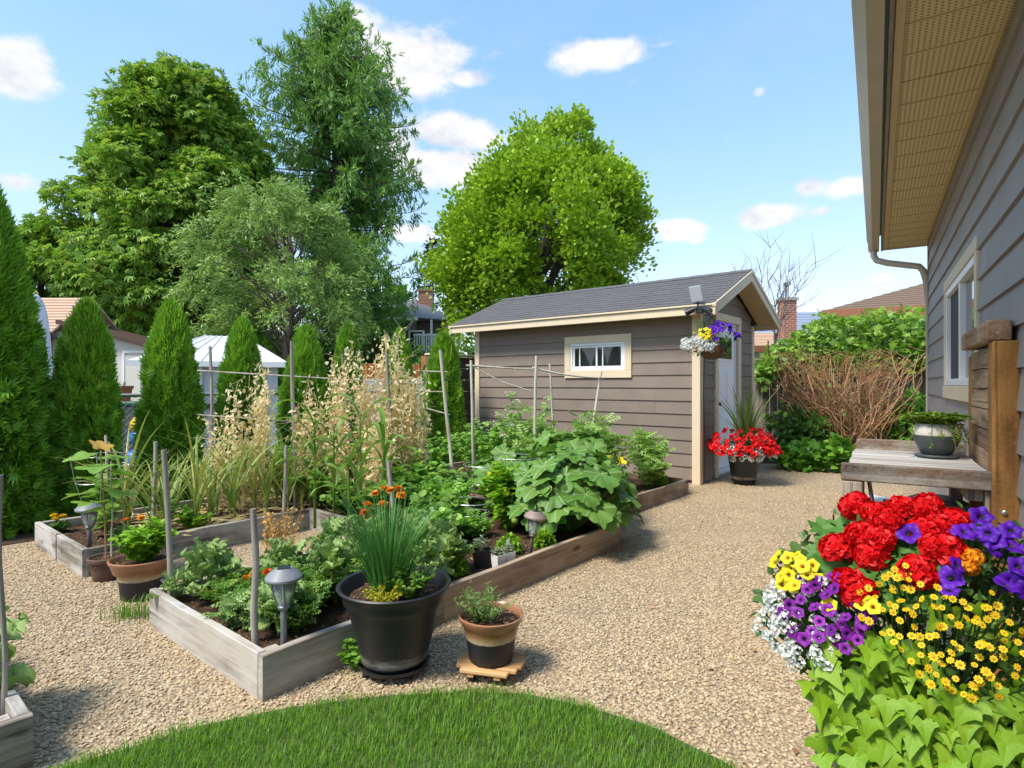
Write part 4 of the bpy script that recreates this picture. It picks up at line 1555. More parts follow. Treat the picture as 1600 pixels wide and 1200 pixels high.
def far_house():
    y = 30.0
    h = thing('far_house', 'brown two-storey house with grey hipped roof beyond the trees', 'house', (0, 0, 0))
    xl, xr = P(560, 0, y)[0], P(692, 0, y)[0]
    xc = P(645, 0, y)[0]
    ze = P(0, 498, y)[2]
    zr = P(0, 467, y + 2.4)[2]
    Geo().box(xl, xc, y, y + 6, 0, ze).build('wall', M['brown_wall'], h)
    Geo().box(xc + .001, xr, y + 1.2, y + 6, 0, ze - .02).build('wall', M['brown_wall'], h, label='recessed brown side wall')
    e = [(xl - .5, y - .5, ze), (xc + .35, y - .5, ze), (xr + .5, y + .7, ze), (xr + .5, y + 6.5, ze), (xl - .5, y + 6.5, ze)]
    ap = [(xl + 2.6, y + 2.4, zr), (xc - .2, y + 2.6, zr - .02)]
    g = Geo()
    g.add(e + ap, [(0, 1, 6, 5), (1, 2, 6), (2, 3, 6), (3, 4, 5, 6), (4, 0, 5), (4, 3, 2, 1, 0)])
    g.build('roof', M['grey_shingle'], h)
    Geo().box(xl - .5, xc + .35, y - .58, y - .505, ze - .14, ze + .05).build('gutter', M['white'], h)
    Geo().tube([(xc + .1, y - .5, ze - .08), (xc - .25, y - .1, ze - .5), (xc - .6, y - .06, ze - .75), (xc - .62, y - .06, 1.5)], .07, 8).build('downspout', M['white'], h)
    cx, cz = P(664, 0, y + 2)[0], P(0, 455, y + 2)[2]
    ch = Geo().box(cx - .36, cx + .36, y + 2, y + 2.6, ze + .3, cz).build('chimney', M['brick'], h)
    Geo().box(cx - .42, cx + .42, y + 1.95, y + 2.65, cz, cz + .1).build('chimney_cap', M['brick'], ch)
    # balcony rail, white balusters
    bx0, bx1 = xc + .05, xr + .2
    bz = P(0, 524, y)[2]
    bl = Geo().box(bx0, bx1, y - .1, y - .02, bz - .02, bz + .08).box(bx0, bx1, y - .1, y - .02, bz - .95, bz - .88).build('balcony_rail', M['white'], h)
    for i in range(14):
        x = bx0 + (bx1 - bx0) * (i + .5) / 14
        Geo().box(x - .03, x + .03, y - .08, y - .04, bz - .88, bz - .02).build('baluster', M['white'], bl)
    Geo().box(bx0, bx1, y - .12, y + 1.19, bz - 1.1, bz - .96).build('balcony_floor', M['brown_wall'], h)
    Geo().box(xc + .9, xc + 1.0, y + .0, y + .1, bz - .96, ze - .03).build('balcony_post', M['white'], h)
    for i in range(2):
        x = xl + 1.0 + i * 1.6
        w = Geo().box(x, x + .8, y - .06, y - .004, ze - 1.7, ze - .6).build('window', M['white'], h)
        Geo().box(x + .08, x + .72, y - .07, y - .061, ze - 1.62, ze - .68).build('pane', M['glass'], w)


far_house()


# ------------------------------------------------------------------ neighbours, right
def brown_roof_house():
    Y = 16.0
    h = thing('brown_roof_house', 'neighbouring house with brown shingle roof above the vines', 'house', (P(1287, 0, Y)[0], Y, 0), -.49)
    y, x0, x1 = 0.0, .15, 9.0
    ze = P(0, 487, Y)[2]
    D = 9.0
    sl = .36
    Geo().box(x0 + .45, x1, y + .45, y + D, 0, ze - .05).build('wall', M['brown_wall'], h)
    Lr = D / 2 + .3
    zr = ze + Lr * sl * 1.0
    # hip roof: front plane trapezoid, left hip triangle
    a, b = (x0 - .15, y - .15, ze), (x1, y - .15, ze)
    c, d = (x1, y - .15 + Lr, zr), (x0 - .15 + Lr, y - .15 + Lr, zr)
    shingled_plane(h, 'roof', a, b, c, d, 20, M['brown_shingle'], .014)
    e = (x0 - .15, y - .15 + 2 * Lr, ze)
    g = Geo()
    g.add([a, d, e], [(0, 1, 2)])
    g.build('hip_slope', M['brown_shingle'], h)
    Geo().box(x0 - .2, x1, y - .24, y - .175, ze - .24, ze + .02).build('fascia', M['brown_fascia'], h)
    Geo().box(x0 - .2, x0 - .14, y - .174, y + D, ze - .24, ze + .02).build('fascia', M['brown_fascia'], h)
    Geo().box(x0 - .13, x1, y - .17, y + .449, ze - .2, ze - .18).build('soffit', M['dark_fascia'], h)
    wd = Geo().box(x0 + 1.4, x0 + 2.6, y + .40, y + .446, 1.7, 2.7).build('window', M['white'], h)
    Geo().box(x0 + 1.48, x0 + 2.52, y + .385, y + .398, 1.78, 2.62).build('pane', M['glass'], wd)


brown_roof_house()


def tan_roof_house():
    y = 20.5
    h = thing('tan_roof_house', 'low house with tan roof and brick chimney right of the shed', 'house', (0, 0, 0))
    x0, x1 = 6.8, P(1262, 0, y)[0]
    ze, zr = P(0, 541, y)[2], P(0, 520, y + 2.5)[2]
    Geo().box(x0, x1, y + .3, y + 5, 0, ze - .02).build('wall', M['cream_wall'], h)
    shingled_plane(h, 'roof', (x0 - .3, y, ze), (x1 + .3, y, ze), (x1 + .3, y + 2.6, zr), (x0 - .3, y + 2.6, zr), 9, M['tan_shingle'])
    shingled_plane(h, 'roof', (x0 - .3, y + 5.2, ze), (x1 + .3, y + 5.2, ze), (x1 + .3, y + 2.6, zr), (x0 - .3, y + 2.6, zr), 5, M['tan_shingle'])
    Geo().box(x0 - .3, x1 + .3, y - .06, y - .02, ze - .2, ze + .01).build('fascia', M['brown_fascia'], h)
    yc = y + .5
    ca, cb = P(1224.5, 0, yc)[0], P(1245, 0, yc)[0]
    zt = P(0, 469, yc)[2]
    ch = Geo().box(ca, cb, yc, yc + .5, 1.5, zt).build('chimney', M['brick'], h)
    Geo().box(ca - .05, cb + .05, yc - .05, yc + .55, zt, zt + .1).build('chimney_cap', M['concrete'], ch)
    xm = (ca + cb) / 2
    zf = P(0, 440, yc)[2]
    gg = Geo().tube([(xm, yc + .25, zt + .1), (xm, yc + .25, zf - .1)], .07, 10).tube([(xm, yc + .25, zf - .09), (xm, yc + .25, zf - .03)], [.14, .14], 10).tube([(xm, yc + .25, zf - .02), (xm, yc + .25, zf + .03)], [.15, .03], 10)
    gg.build('flue_pipe', M['steel'], ch)


tan_roof_house()


def blue_roof_house():
    y = 34
    h = thing('blue_roof_house', 'far low house with blue-grey roof behind the brick chimney', 'house', (0, 0, 0))
    x0, x1 = P(1150, 0, y)[0], P(1330, 0, y)[0]
    ze, zr = P(0, 522, y)[2], P(0, 488, y + 3)[2]
    Geo().box(x0, x1, y + .4, y + 6, 0, ze - .02).build('wall', M['pale_wall'], h)
    shingled_plane(h, 'roof', (x0 - .3, y, ze), (x1 + .3, y, ze), (x1 + .3, y + 3, zr), (x0 - .3, y + 3, zr), 8, M['blue_roof'])
    shingled_plane(h, 'roof', (x0 - .3, y + 6.4, ze), (x1 + .3, y + 6.4, ze), (x1 + .3, y + 3, zr), (x0 - .3, y + 3, zr), 4, M['blue_roof'])


blue_roof_house()

# ------------------------------------------------------------------ raised beds
def plank(parent, axis, a0, a1, c0, c1, h, mat, z0=-.01, seed=0):
    """a plank lying along x (axis 0) or y (axis 1), gently worn and uneven"""
    n = max(4, int(abs(a1 - a0) / .07))
    V, F = [], []
    for i in range(n + 1):
        t = a0 + (a1 - a0) * i / n
        w = mnoise.noise((t * 1.7, seed * 3.1, 0)) * .006
        w2 = mnoise.noise((t * 4.5, seed * 5.3, 2)) * .003
        hz = h + mnoise.noise((t * 2.2, seed * 1.7, 5)) * .006
        e = .004
        sec = [(c0 + w, z0), (c1 + w, z0), (c1 + w, hz - e), (c1 + w - e, hz + w2 * .5), (c0 + w + e, hz - w2 * .5), (c0 + w, hz - e)]
        for c, z in sec:
            V.append((t, c, z) if axis == 0 else (c, t, z))
    k = 6
    for i in range(n):
        for j in range(k):
            q = (i * k + j, (i + 1) * k + j, (i + 1) * k + (j + 1) % k, i * k + (j + 1) % k)
            F.append(q if axis == 1 else q[::-1])
    F.append(tuple(range(k)) if axis == 0 else tuple(range(k))[::-1])
    F.append(tuple(n * k + j for j in range(k))[::-1] if axis == 0 else tuple(n * k + j for j in range(k)))
    g = Geo().add(V, F)
    me = g.mesh('plank', mat)
    bm = bmesh.new(); bm.from_mesh(me); bmesh.ops.recalc_face_normals(bm, faces=bm.faces); bm.to_mesh(me); bm.free()
    return obj('plank', me, parent)


def soil_patch(parent, rects, z, chips, seed):
    g = Geo()
    rng = np.random.default_rng(seed)
    L = Leaves()
    chip = T([(-.3, 0, 0), (.3, .1, .05), (.22, 1, .1), (-.25, .9, .02)], [(0, 1, 2), (0, 2, 3)])
    tot = sum((b - a) * (d - c) for a, b, c, d in rects)

    def hz(x, y):
        return z + .018 * mnoise.noise((x * 2.5, y * 2.5, seed)) + .012 * mnoise.noise((x * 9, y * 9, seed)) + .006 * mnoise.noise((x * 25, y * 25, seed))
    for a, b, c, d in rects:
        nx, ny = int((b - a) / .045) + 1, int((d - c) / .045) + 1
        V = [(a + (b - a) * i / nx, c + (d - c) * j / ny, hz(a + (b - a) * i / nx, c + (d - c) * j / ny)) for j in range(ny + 1) for i in range(nx + 1)]
        F = [(j * (nx + 1) + i, j * (nx + 1) + i + 1, (j + 1) * (nx + 1) + i + 1, (j + 1) * (nx + 1) + i) for j in range(ny) for i in range(nx)]
        g.add(V, F)
        n = int(chips * (b - a) * (d - c) / tot)
        p = np.column_stack([rng.uniform(a, b, n), rng.uniform(c, d, n), np.zeros(n)])
        p[:, 2] = [hz(x, y) + .002 for x, y in p[:, :2]]
        ang = rng.uniform(0, 2 * PI, n)
        L.scatter(chip, p, np.column_stack([np.cos(ang), np.sin(ang), rng.normal(0, .25, n)]), rng.normal(0, .3, (n, 3)) + [0, 0, 1], rng.uniform(.012, .04, n), rnd=rng.random(n), width=rng.uniform(.3, .7, n))
    s = g.build('soil', M['soil'], parent, smooth=True)
    L.build('mulch', M['mulch'], parent, kind='stuff')


TH, HB = .038, .19
bedA = thing('raised_bed', 'long U-shaped weathered plank bed with a gravel notch in its near side', 'raised bed', B(0, 0), BED_RZ)
w0, w1, b0, b1 = M['bed_wood'], M['bed_wood_v'], M['bed_wood_brown'], M['bed_wood_brown_v']
plank(bedA, 1, .04, 1.215, 0, TH, HB, w1, seed=1)
plank(bedA, 0, 0, 1.02, 0, TH, HB, w0, seed=2)
plank(bedA, 0, 1.024, 2.99, .002, TH + .002, HB - .002, b0, seed=3)
plank(bedA, 0, .04, 1.68, 1.215 - TH, 1.214, HB, w0, seed=4)
plank(bedA, 1, 1.22, 2.40, 1.682, 1.682 + TH, HB, w1, seed=5)
plank(bedA, 0, .04, 1.72, 2.402, 2.402 + TH, HB, w0, seed=6)
plank(bedA, 1, 2.402, 3.02, 0, TH, HB, w1, seed=7)
plank(bedA, 1, 3.024, 3.62, -.006, TH - .006, HB + .004, w1, seed=8)
plank(bedA, 0, .04, 2.99, 3.582, 3.62, HB, w0, seed=9)
plank(bedA, 1, .042, 3.58, 2.952, 2.99, HB - .005, b1, seed=10)
board(bedA, 'corner_block', .04, .125, .04, .125, 0, .165, w0, .004)
board(bedA, 'corner_block', .04, .12, 2.445, 2.53, 0, .15, w0, .004)
soil_patch(bedA, [(.03, 1.70, .03, 1.19), (1.70, 2.96, .03, 3.59), (.03, 1.70, 2.43, 3.59)], .125, 7500, 1)

bedB = thing('raised_bed', 'brown plank raised bed beside the shed wall', 'raised bed', B(3.13, .45), BED_RZ)
plank(bedB, 0, 0, 2.32, 0, TH, HB - .01, b0, seed=21)
plank(bedB, 1, .04, 3.1, 2.282, 2.32, HB - .01, b1, seed=22)
plank(bedB, 1, .04, 3.1, 0, TH, HB - .01, b1, seed=23)
plank(bedB, 0, 0, 2.32, 3.10, 3.138, HB - .01, b0, seed=24)
soil_patch(bedB, [(.03, 2.29, .03, 3.11)], .12, 3000, 2)

bedC = thing('raised_bed', 'corner of a grey plank bed at the lower left edge', 'raised bed', B(-.7, .185), BED_RZ)
plank(bedC, 1, .04, 2.2, -TH, 0, HB, w1, seed=31)
plank(bedC, 0, -1.6, 0, 0, TH, HB, w0, seed=32)
plank(bedC, 0, -1.6, 0, 2.2, 2.238, HB, w0, seed=33)
plank(bedC, 1, .04, 2.2, -1.6, -1.562, HB, w1, seed=34)
board(bedC, 'corner_block', -TH - .09, -TH - .002, .04, .13, 0, .17, w0, .004)
soil_patch(bedC, [(-1.57, -.03, .03, 2.21)], .12, 1500, 3)

# a few field stones between the gravel and the cedars
stones = []
for i, (px, py) in enumerate([(14, 826), (26, 824), (38, 823), (50, 820), (62, 817), (73, 813), (4, 829), (84, 806)]):
    bm = bmesh.new()
    bmesh.ops.create_icosphere(bm, subdivisions=2, radius=1)
    for v in bm.verts:
        v.co *= 1 + .28 * mnoise.noise(v.co * 1.3 + Vector((i * 7, 0, 0)))
    me = bpy.data.meshes.new('edging_stone')
    bm.to_mesh(me); bm.free()
    me.materials.append(M['stone'])
    o = obj('edging_stone', me)
    x, y, _ = G0(px, py)
    place(o, (x, y, .018), i * 1.3, (.055 + .012 * (i % 3), .04, .04))
    tag(o, 'small grey field stone in the edging row at the foot of the tallest cedar', 'stone', 'edging stones below the cedars')


# ------------------------------------------------------------------ stakes and trellis
def stake(label, base, top, r, mat='bamboo', name='stake', bend=.01, group=None, cat='stake'):
    a, b = np.array(base, float), np.array(top, float)
    L = np.linalg.norm(b - a)
    n = 9
    pts = []
    for i in range(n + 1):
        t = i / n
        p = a + (b - a) * t
        k = bend * math.sin(PI * t)
        pts.append(p - a + np.array([k * mnoise.noise((a[0] * 9, a[1] * 7, t * 2)), k * mnoise.noise((a[1] * 9, a[0] * 7, t * 2 + 3)), 0]) * 2)
    rr = [r * (1 + .10 * mnoise.noise((i * 1.9, a[0] * 5, a[1] * 5))) * (1 - .12 * i / n) for i in range(n + 1)]
    g = Geo().tube(pts, rr, 8)
    o = g.build(name, M[mat])
    smooth_angle(o, 50)
    o.location = base
    tag(o, label, cat, group)
    return o


def pole_at(label, u, v, px, ytop, r, mat='bamboo', lean=None, z0=.05, **kw):
    """stake standing at bed position (u, v); its height set so that the tip shows at ytop in the photograph"""
    b = B(u, v, z0)
    z = CAMH - (ytop - 600) * b[1] / 910
    dx = (px - 800) / 910 * b[1] - b[0] if px is not None else 0
    return stake(label, b, (b[0] + dx, b[1], z), r, mat, **kw), (b[0] + dx, b[1], z)


pole_at('thick grey stake in front of the glazed pot at the bed corner', .075, 1.13, 256, 703, .016)
pole_at('grey stake standing behind the bright green potted mint', .55, 2.75, 243, 690, .015)
pole_at('short grey stake beside the nearest grey path light', .08, .20, 395, 795, .0155)
pole_at('grey stake at the end of the gravel notch', 1.48, 2.47, 447, 697, .017)
pole_at('weathered brown stake rising behind the clump of chives', 1.62, 1.12, 607, 720, .019)
pole_at('tall left trellis stake beside the second cedar from the left', 1.25, 3.3, 328, 541, .016, lean=1)
pole_at('tall trellis stake in front of the dry pea vines', 1.75, 2.75, 456, 533, .019)
pole_at('trellis stake among the dry pea vines left of their peak', 2.35, 2.70, 535, 553, .016)
pole_at('trellis stake inside the tallest dry pea vines', 2.45, 2.15, 604, 550, .017)
pole_at('tall pale stake in front of the cedar nearest the shed', 2.75, 1.62, 688, 547, .018, 'bamboo_light')
pole_at('thin stake with cords near the left corner of the shed', 3.35, 1.95, 736, 563, .017, 'bamboo_light')
pole_at('thin stake in front of the shed wall left of the window', 3.75, 1.45, 838, 556, .017, 'bamboo_light')
pole_at('short thin stake behind the cream flower heads', 4.6, 1.75, 859, 568, .015, 'bamboo_light')
pole_at('slanted thin stake under the shed window', 4.25, 1.18, 939, 581, .016, 'bamboo_light')
pole_at('pale stake at the left edge of the photo in the corner bed', -.74, .40, 1, 742, .009)
pole_at('short cane stub beside the tomato cage ring', .42, 3.33, 165, 680, .011, 'bamboo_light')
pole_at('short dark peg standing in the front bed behind the glazed pot', .18, 1.13, 252, 905, .010, 'solar_stake', cat='peg')


def stick(label, p0, p1, r=.009, mat='bamboo_light', sag=0.0, name='trellis_stick', cat='stick'):
    a, b = np.array(p0), np.array(p1)
    pts = [a + (b - a) * t + np.array([0, 0, -sag * 4 * t * (1 - t)]) for t in np.linspace(0, 1, 9)]
    o = Geo().tube([p - a for p in pts], [r * (1 - .25 * i / 8) for i in range(9)], 6).build(name, M[mat])
    o.location = p0
    tag(o, label, cat)
    return o


def on_uv(u, v, px, py):
    """the point above bed spot near (u, v) that shows at (px, py)"""
    y = B(u, v)[1]
    return P(px, py, y)


stick('long thin trellis rail along the upper pea stakes', on_uv(1.2, 3.3, 308, 579), on_uv(2.5, 2.3, 660, 600), .008)
stick('thin trellis rail crossing the pea stakes at mid height', on_uv(1.2, 3.3, 308, 648), on_uv(1.8, 2.75, 462, 659), .007)
stick('lowest thin trellis rail behind the garlic', on_uv(1.2, 3.3, 303, 684), on_uv(1.7, 2.8, 420, 692), .005)
stick('short upper rail tied to the pale stake by the cedar', on_uv(2.7, 1.7, 660, 580), on_uv(2.75, 1.62, 699, 581), .008)
stick('short middle rail tied to the pale stake by the cedar', on_uv(2.7, 1.7, 664, 612), on_uv(2.75, 1.62, 697, 612), .008)
stick('short lower rail slanting at the pale stake by the cedar', on_uv(2.7, 1.7, 666, 638), on_uv(2.75, 1.62, 703, 648), .008)
stick('trellis rail from the left thin stake to the middle one before the shed', on_uv(3.35, 1.95, 728, 571), on_uv(3.75, 1.45, 842, 578), .013)
stick('drooping trellis rail below the shed window', on_uv(3.75, 1.45, 832, 574), on_uv(4.25, 1.18, 946, 590), .013, sag=.03)
stick('thin cane slanting down from the left thin stake', on_uv(3.35, 1.95, 740, 573), on_uv(3.6, 1.7, 784, 597), .009)
stick('thin cane crossing behind the flowering stems', on_uv(3.5, 1.8, 785, 597), on_uv(3.75, 1.45, 830, 611), .008)


def cage(label, u, v, r0, h, rings, z0=.12, legs=3, lean=0.0):
    t = thing('tomato_cage', label, 'plant cage', B(u, v, z0), .7)
    for i in range(rings):
        f = 1 - i / max(rings, 2.2) * 1.0
        z = h * (1 - .36 * i)
        rr = r0 * (1 - .18 * i)
        pts = [(rr * math.cos(a), rr * math.sin(a), z + lean * math.cos(a)) for a in np.linspace(0, 2 * PI, 25)]
        Geo().tube(pts, .0032, 5, cap=False).build('ring', M['grey_metal'], t)
    for k in range(legs):
        a = 2 * PI * k / legs
        pts = [(r0 * math.cos(a) * f, r0 * math.sin(a) * f, z) for f, z in ((.35, -.1), (.55, h * .35), (.82, h * .64), (1.0, h))]
        Geo().tube(pts, .003, 5).build('leg', M['grey_metal'], t)
    return t


cage('tall wire cage round the bean plant by the left cedars', .35, 3.33, .19, .60, 3, legs=4)
cage('low wire ring cage over bare soil behind the lime basil ball', 2.15, .85, .17, .26, 2)
cage('wire cage round the plant left of the squash', 2.55, .72, .19, .58, 3)
cage('wire cage among the green leaves beside the white plant tag', 2.75, 1.25, .20, .45, 2)
g = Geo().box(0, .028, 0, .003, 0, .06)
o = tag(g.build('plant_tag', M['white']), 'small white plant tag on the soil left of the squash', 'tag')
o.location = on_uv(2.75, 1.2, 716, 770)
o.rotation_euler = (R(-12), 0, 0)
g = Geo().box(0, .32, 0, .03, 0, .015)
o = tag(g.build('white_stick', M['bamboo_light']), 'pale stick lying on the soil beside an orange marigold', 'stick')
o.location = B(2.75, 1.55, .14); o.rotation_euler = (0, R(4), R(-25))


# ------------------------------------------------------------------ solar path lights
def solar_light(label, u, v, H, capr, cap, stakem, z0=.11, tilt=(0, 0), bowl=False):
    b = B(u, v, z0)
    t = thing('path_light', label, 'solar light', b, rot=(tilt[0], tilt[1], .4))
    zc = H
    Geo().tube([(0, 0, -.02), (0, 0, H - .17), (0, 0, H - .165)], [.0135, .0135, .012], 12).build('stake', M[stakem], t, smooth=True)
    Geo().lathe([(0, H - .175), (.018, H - .175), (.026, H - .162), (.026, H - .155), (.0, H - .15)], 20).build('collar', M[stakem], t, smooth=True)
    Geo().lathe([(.021, H - .154), (.040, H - .10), (.048, H - .045), (.046, H - .045), (.038, H - .10), (.019, H - .152)], 20).build('lens', M['lamp_glass'], t, smooth=True)
    Geo().lathe([(0, H - .15), (.006, H - .15), (.006, H - .05), (0, H - .05)], 8).build('bulb_tube', M['white'], t)
    for k in range(4):
        a = k * PI / 2
        pts = [(r * math.cos(a), r * math.sin(a), z) for r, z in ((.023, H - .156), (.043, H - .10), (.051, H - .04))]
        Geo().tube(pts, .0035, 5).build('rib', M[stakem], t)
    cp = Geo().lathe([(0, H - .044), (capr * .93, H - .044), (capr, H - .038), (capr, H - .030), (capr * .82, H - .012), (capr * .5, H + .004), (capr * .46, H + .008), (0, H + .009)], 28).build('cap', M[cap], t)
    smooth_angle(cp, 35)
    Geo().box(-.026, .026, -.026, .026, H + .0095, H + .0115).build('solar_cell', M['solar_cell'], cp)
    return t


solar_light('grey solar path light in the corner of the left bed', .10, 2.63, .34, .086, 'solar_cap', 'solar_stake')
solar_light('grey solar path light nearest the camera by the kale', .135, .075, .395, .077, 'solar_cap', 'solar_stake', z0=.10)
solar_light('leaning bronze solar path light in front of the squash', 1.97, .14, .315, .078, 'bronze', 'bronze_stake', tilt=(R(3), R(7)))


# ------------------------------------------------------------------ pots and tubs
def soil_disc(parent, r, z, seed=1, name='soil'):
    V = [(0, 0, z + .008)]
    F = []
    rings, segs = 5, 22
    for i in range(1, rings + 1):
        for k in range(segs):
            a = 2 * PI * k / segs
            rr = r * i / rings
            V.append((rr * math.cos(a), rr * math.sin(a), z + .012 * mnoise.noise((rr * 14 * math.cos(a) + seed, rr * 14 * math.sin(a), seed))))
    for k in range(segs):
        F.append((0, 1 + k, 1 + (k + 1) % segs))
    for i in range(rings - 1):
        for k in range(segs):
            a, b = 1 + i * segs + k, 1 + i * segs + (k + 1) % segs
            F.append((a, a + segs, b + segs, b))
    s = Geo().add(V, F).build(name, M['soil'], parent, smooth=True)
    L = Leaves()
    n = 220
    rr = r * .95 * np.sqrt(RNG.random(n))
    a = RNG.uniform(0, 2 * PI, n)
    chip = T([(-.3, 0, 0), (.3, .1, .05), (.22, 1, .1), (-.25, .9, .02)], [(0, 1, 2), (0, 2, 3)])
    an = RNG.uniform(0, 2 * PI, n)
    L.scatter(chip, np.column_stack([rr * np.cos(a), rr * np.sin(a), np.full(n, z + .006)]), np.column_stack([np.cos(an), np.sin(an), RNG.normal(0, .2, n)]), RNG.normal(0, .3, (n, 3)) + [0, 0, 1], RNG.uniform(.008, .024, n), rnd=RNG.random(n), width=.6)
    L.build('mulch', M['mulch'], s, kind='stuff')
    return s


def pot(name, label, loc, prof, mat, soil_r, soil_z, segs=40, cat='flower pot', extra=None, base_z=0.0):
    t = thing(name, label, cat, loc)
    o = Geo().lathe(prof, segs).build('body', M[mat], t)
    smooth_angle(o, 38)
    soil_disc(t, soil_r, soil_z, seed=loc[0] * 3)
    return t


def caster(parent, x, y, r=.018):
    Geo().tube([(x - .010, y, r), (x + .010, y, r)], r, 12).build('caster', M['black_plastic'], parent)


# the big black tub with chives
bigpot = pot('black_tub', 'large black plastic tub of chives and herbs in front of the beds', (-.533, 2.645, 0),
    [(0, .045), (.125, .045), (.135, .052), (.140, .066), (.150, .068), (.158, .11), (.205, .30), (.222, .325), (.226, .33), (.229, .352), (.240, .375), (.252, .388), (.256, .397), (.250, .403), (.238, .398), (.226, .37), (.214, .33), (.20, .30), (.15, .2), (0, .2)],
    'tub_plastic', .212, .345, 56)
g = Geo().lathe([(0, .034), (.150, .034), (.158, .040), (.160, .052), (.154, .053), (.150, .044), (0, .044)], 36)
smooth_angle(g.build('rolling_saucer', M['black_plastic'], bigpot), 40)
for a in (.4, 2.0, 3.7, 5.2):
    caster(bigpot, .135 * math.cos(a), .135 * math.sin(a))

# the small glazed pot on a slatted pine caddy
cad = thing('plant_caddy', 'round slatted pine plant caddy under the small glazed pot', 'plant caddy', (-.095, 2.62, 0), R(-14))
for i in range(6):
    y = -.125 + i * .0425
    w = math.sqrt(max(.15 ** 2 - (y + .019) ** 2, .004))
    g = Geo()
    g.prism([(-w, y, .047), (w, y, .047), (w + .004, y + .036, .047), (-w - .003, y + .036, .047)], (0, 0, .017))
    g.build('slat', M['pine'], cad, bevel=.003)
Geo().box(-.075, -.045, -.12, .12, .030, .0465).build('bearer', M['pine'], cad, bevel=.002)
Geo().box(.045, .075, -.12, .12, .030, .0465).build('bearer', M['pine'], cad, bevel=.002)
for x, y in ((-.06, -.09), (.06, -.09), (-.06, .09), (.06, .09)):
    caster(cad, x, y, .0148)
smallpot = pot('glazed_pot', 'small brown and black glazed pot with needle herb on a pine caddy', (-.095, 2.62, .065),
    [(0, .0), (.092, .0), (.098, .008), (.100, .03), (.112, .10), (.124, .150), (.128, .160), (.133, .166), (.140, .182), (.147, .194), (.148, .203), (.142, .206), (.134, .198), (.126, .165), (.11, .12), (0, .12)],
    'glazed_small', .128, .178, 48)
midpot = pot('glazed_pot', 'brown and black glazed pot of bright green mint by the left bed', G0(222, 932)[:2] + (0,),
    [(0, .0), (.105, .0), (.112, .01), (.122, .10), (.132, .150), (.150, .165), (.158, .190), (.166, .215), (.176, .228), (.178, .240), (.170, .244), (.160, .235), (.150, .2), (.13, .15), (0, .15)],
    'glazed_mid', .152, .212, 48)
terra = pot('terracotta_pot', 'small brown terracotta pot with lattice band by the left bed corner', G0(166, 905)[:2] + (0,),
    [(0, .0), (.068, .0), (.074, .006), (.082, .05), (.092, .10), (.096, .125), (.106, .13), (.108, .15), (.104, .156), (.094, .152), (.09, .13), (.08, .1), (0, .1)],
    'terracotta', .092, .138, 36)
# incised lattice band: raised criss-cross ribs
g = Geo()
for k in range(18):
    for sg in (-1, 1):
        pts = []
        for q in range(5):
            f = q / 4
            a = 2 * PI * (k + sg * f) / 18
            r = .0895 + .0065 * f + .001
            pts.append((r * math.cos(a), r * math.sin(a), .085 + .035 * f))
        g.tube(pts, .0012, 3)
g.build('lattice_band', M['terracotta'], terra, kind='stuff')

# the red-flower pot by the shed door
_rx, _ry, _ = G0(1162, 756)
redpot = pot('black_pot', 'black pot of red petunias with a spike plant by the shed door', (_rx, _ry, 0),
    [(0, .05), (.135, .05), (.145, .058), (.150, .075), (.165, .16), (.195, .36), (.205, .375), (.212, .405), (.205, .41), (.195, .39), (.17, .3), (0, .3)],
    'tub_small', .194, .375, 40)
Geo().lathe([(0, .036), (.15, .036), (.155, .05), (0, .05)], 28).build('rolling_saucer', M['black_plastic'], redpot)
for a in (.3, 1.9, 3.4, 4.5, 5.4):
    caster(redpot, .14 * math.cos(a), .14 * math.sin(a), .019)

# seedling pots in the bed
def square_pot(label, base, s, h, mat, rz):
    t = thing('seedling_pot', label, 'seedling pot', base, rz)
    V = []
    for z, k in ((0, .72), (h, 1.0), (h, .9), (h * .75, .84)):
        V += [(-s * k, -s * k, z), (s * k, -s * k, z), (s * k, s * k, z), (-s * k, s * k, z)]
    F = [(3, 2, 1, 0)]
    for i in range(3):
        for k in range(4):
            F.append((i * 4 + k, i * 4 + (k + 1) % 4, (i + 1) * 4 + (k + 1) % 4, (i + 1) * 4 + k))
    Geo().add(V, F).build('body', M[mat], t)
    k = .84
    Geo().add([(-s * k, -s * k, h * .76), (s * k, -s * k, h * .76), (s * k, s * k, h * .76), (-s * k, s * k, h * .76)], [(0, 1, 2, 3)]).build('soil', M['soil'], t)
    return t


seed_pots = [square_pot('black nursery pot of grey seedlings beside the lime basil ball', B(1.56, .21, .125), .055, .125, 'black_plastic', .3),
             square_pot('left white seedling pot against the front plank', B(1.60, .105, .125), .036, .10, 'white', .7),
             square_pot('right white seedling pot against the front plank', B(1.69, .10, .125), .036, .10, 'white', .6)]
g = Geo().box(-.008, .008, -.001, .001, 0, .10)
o = tag(g.build('plant_label', M['grey_plastic']), 'upright grey plant label in the right white seedling pot', 'tag')
o.location = B(1.71, .12, .195)


# ------------------------------------------------------------------ potting bench
BX = -HN
bench = thing('potting_bench', 'rustic wooden potting bench with slatted back against the house wall', 'bench', (1.60, 2.83, 0), math.atan2(BX[1], BX[0]))


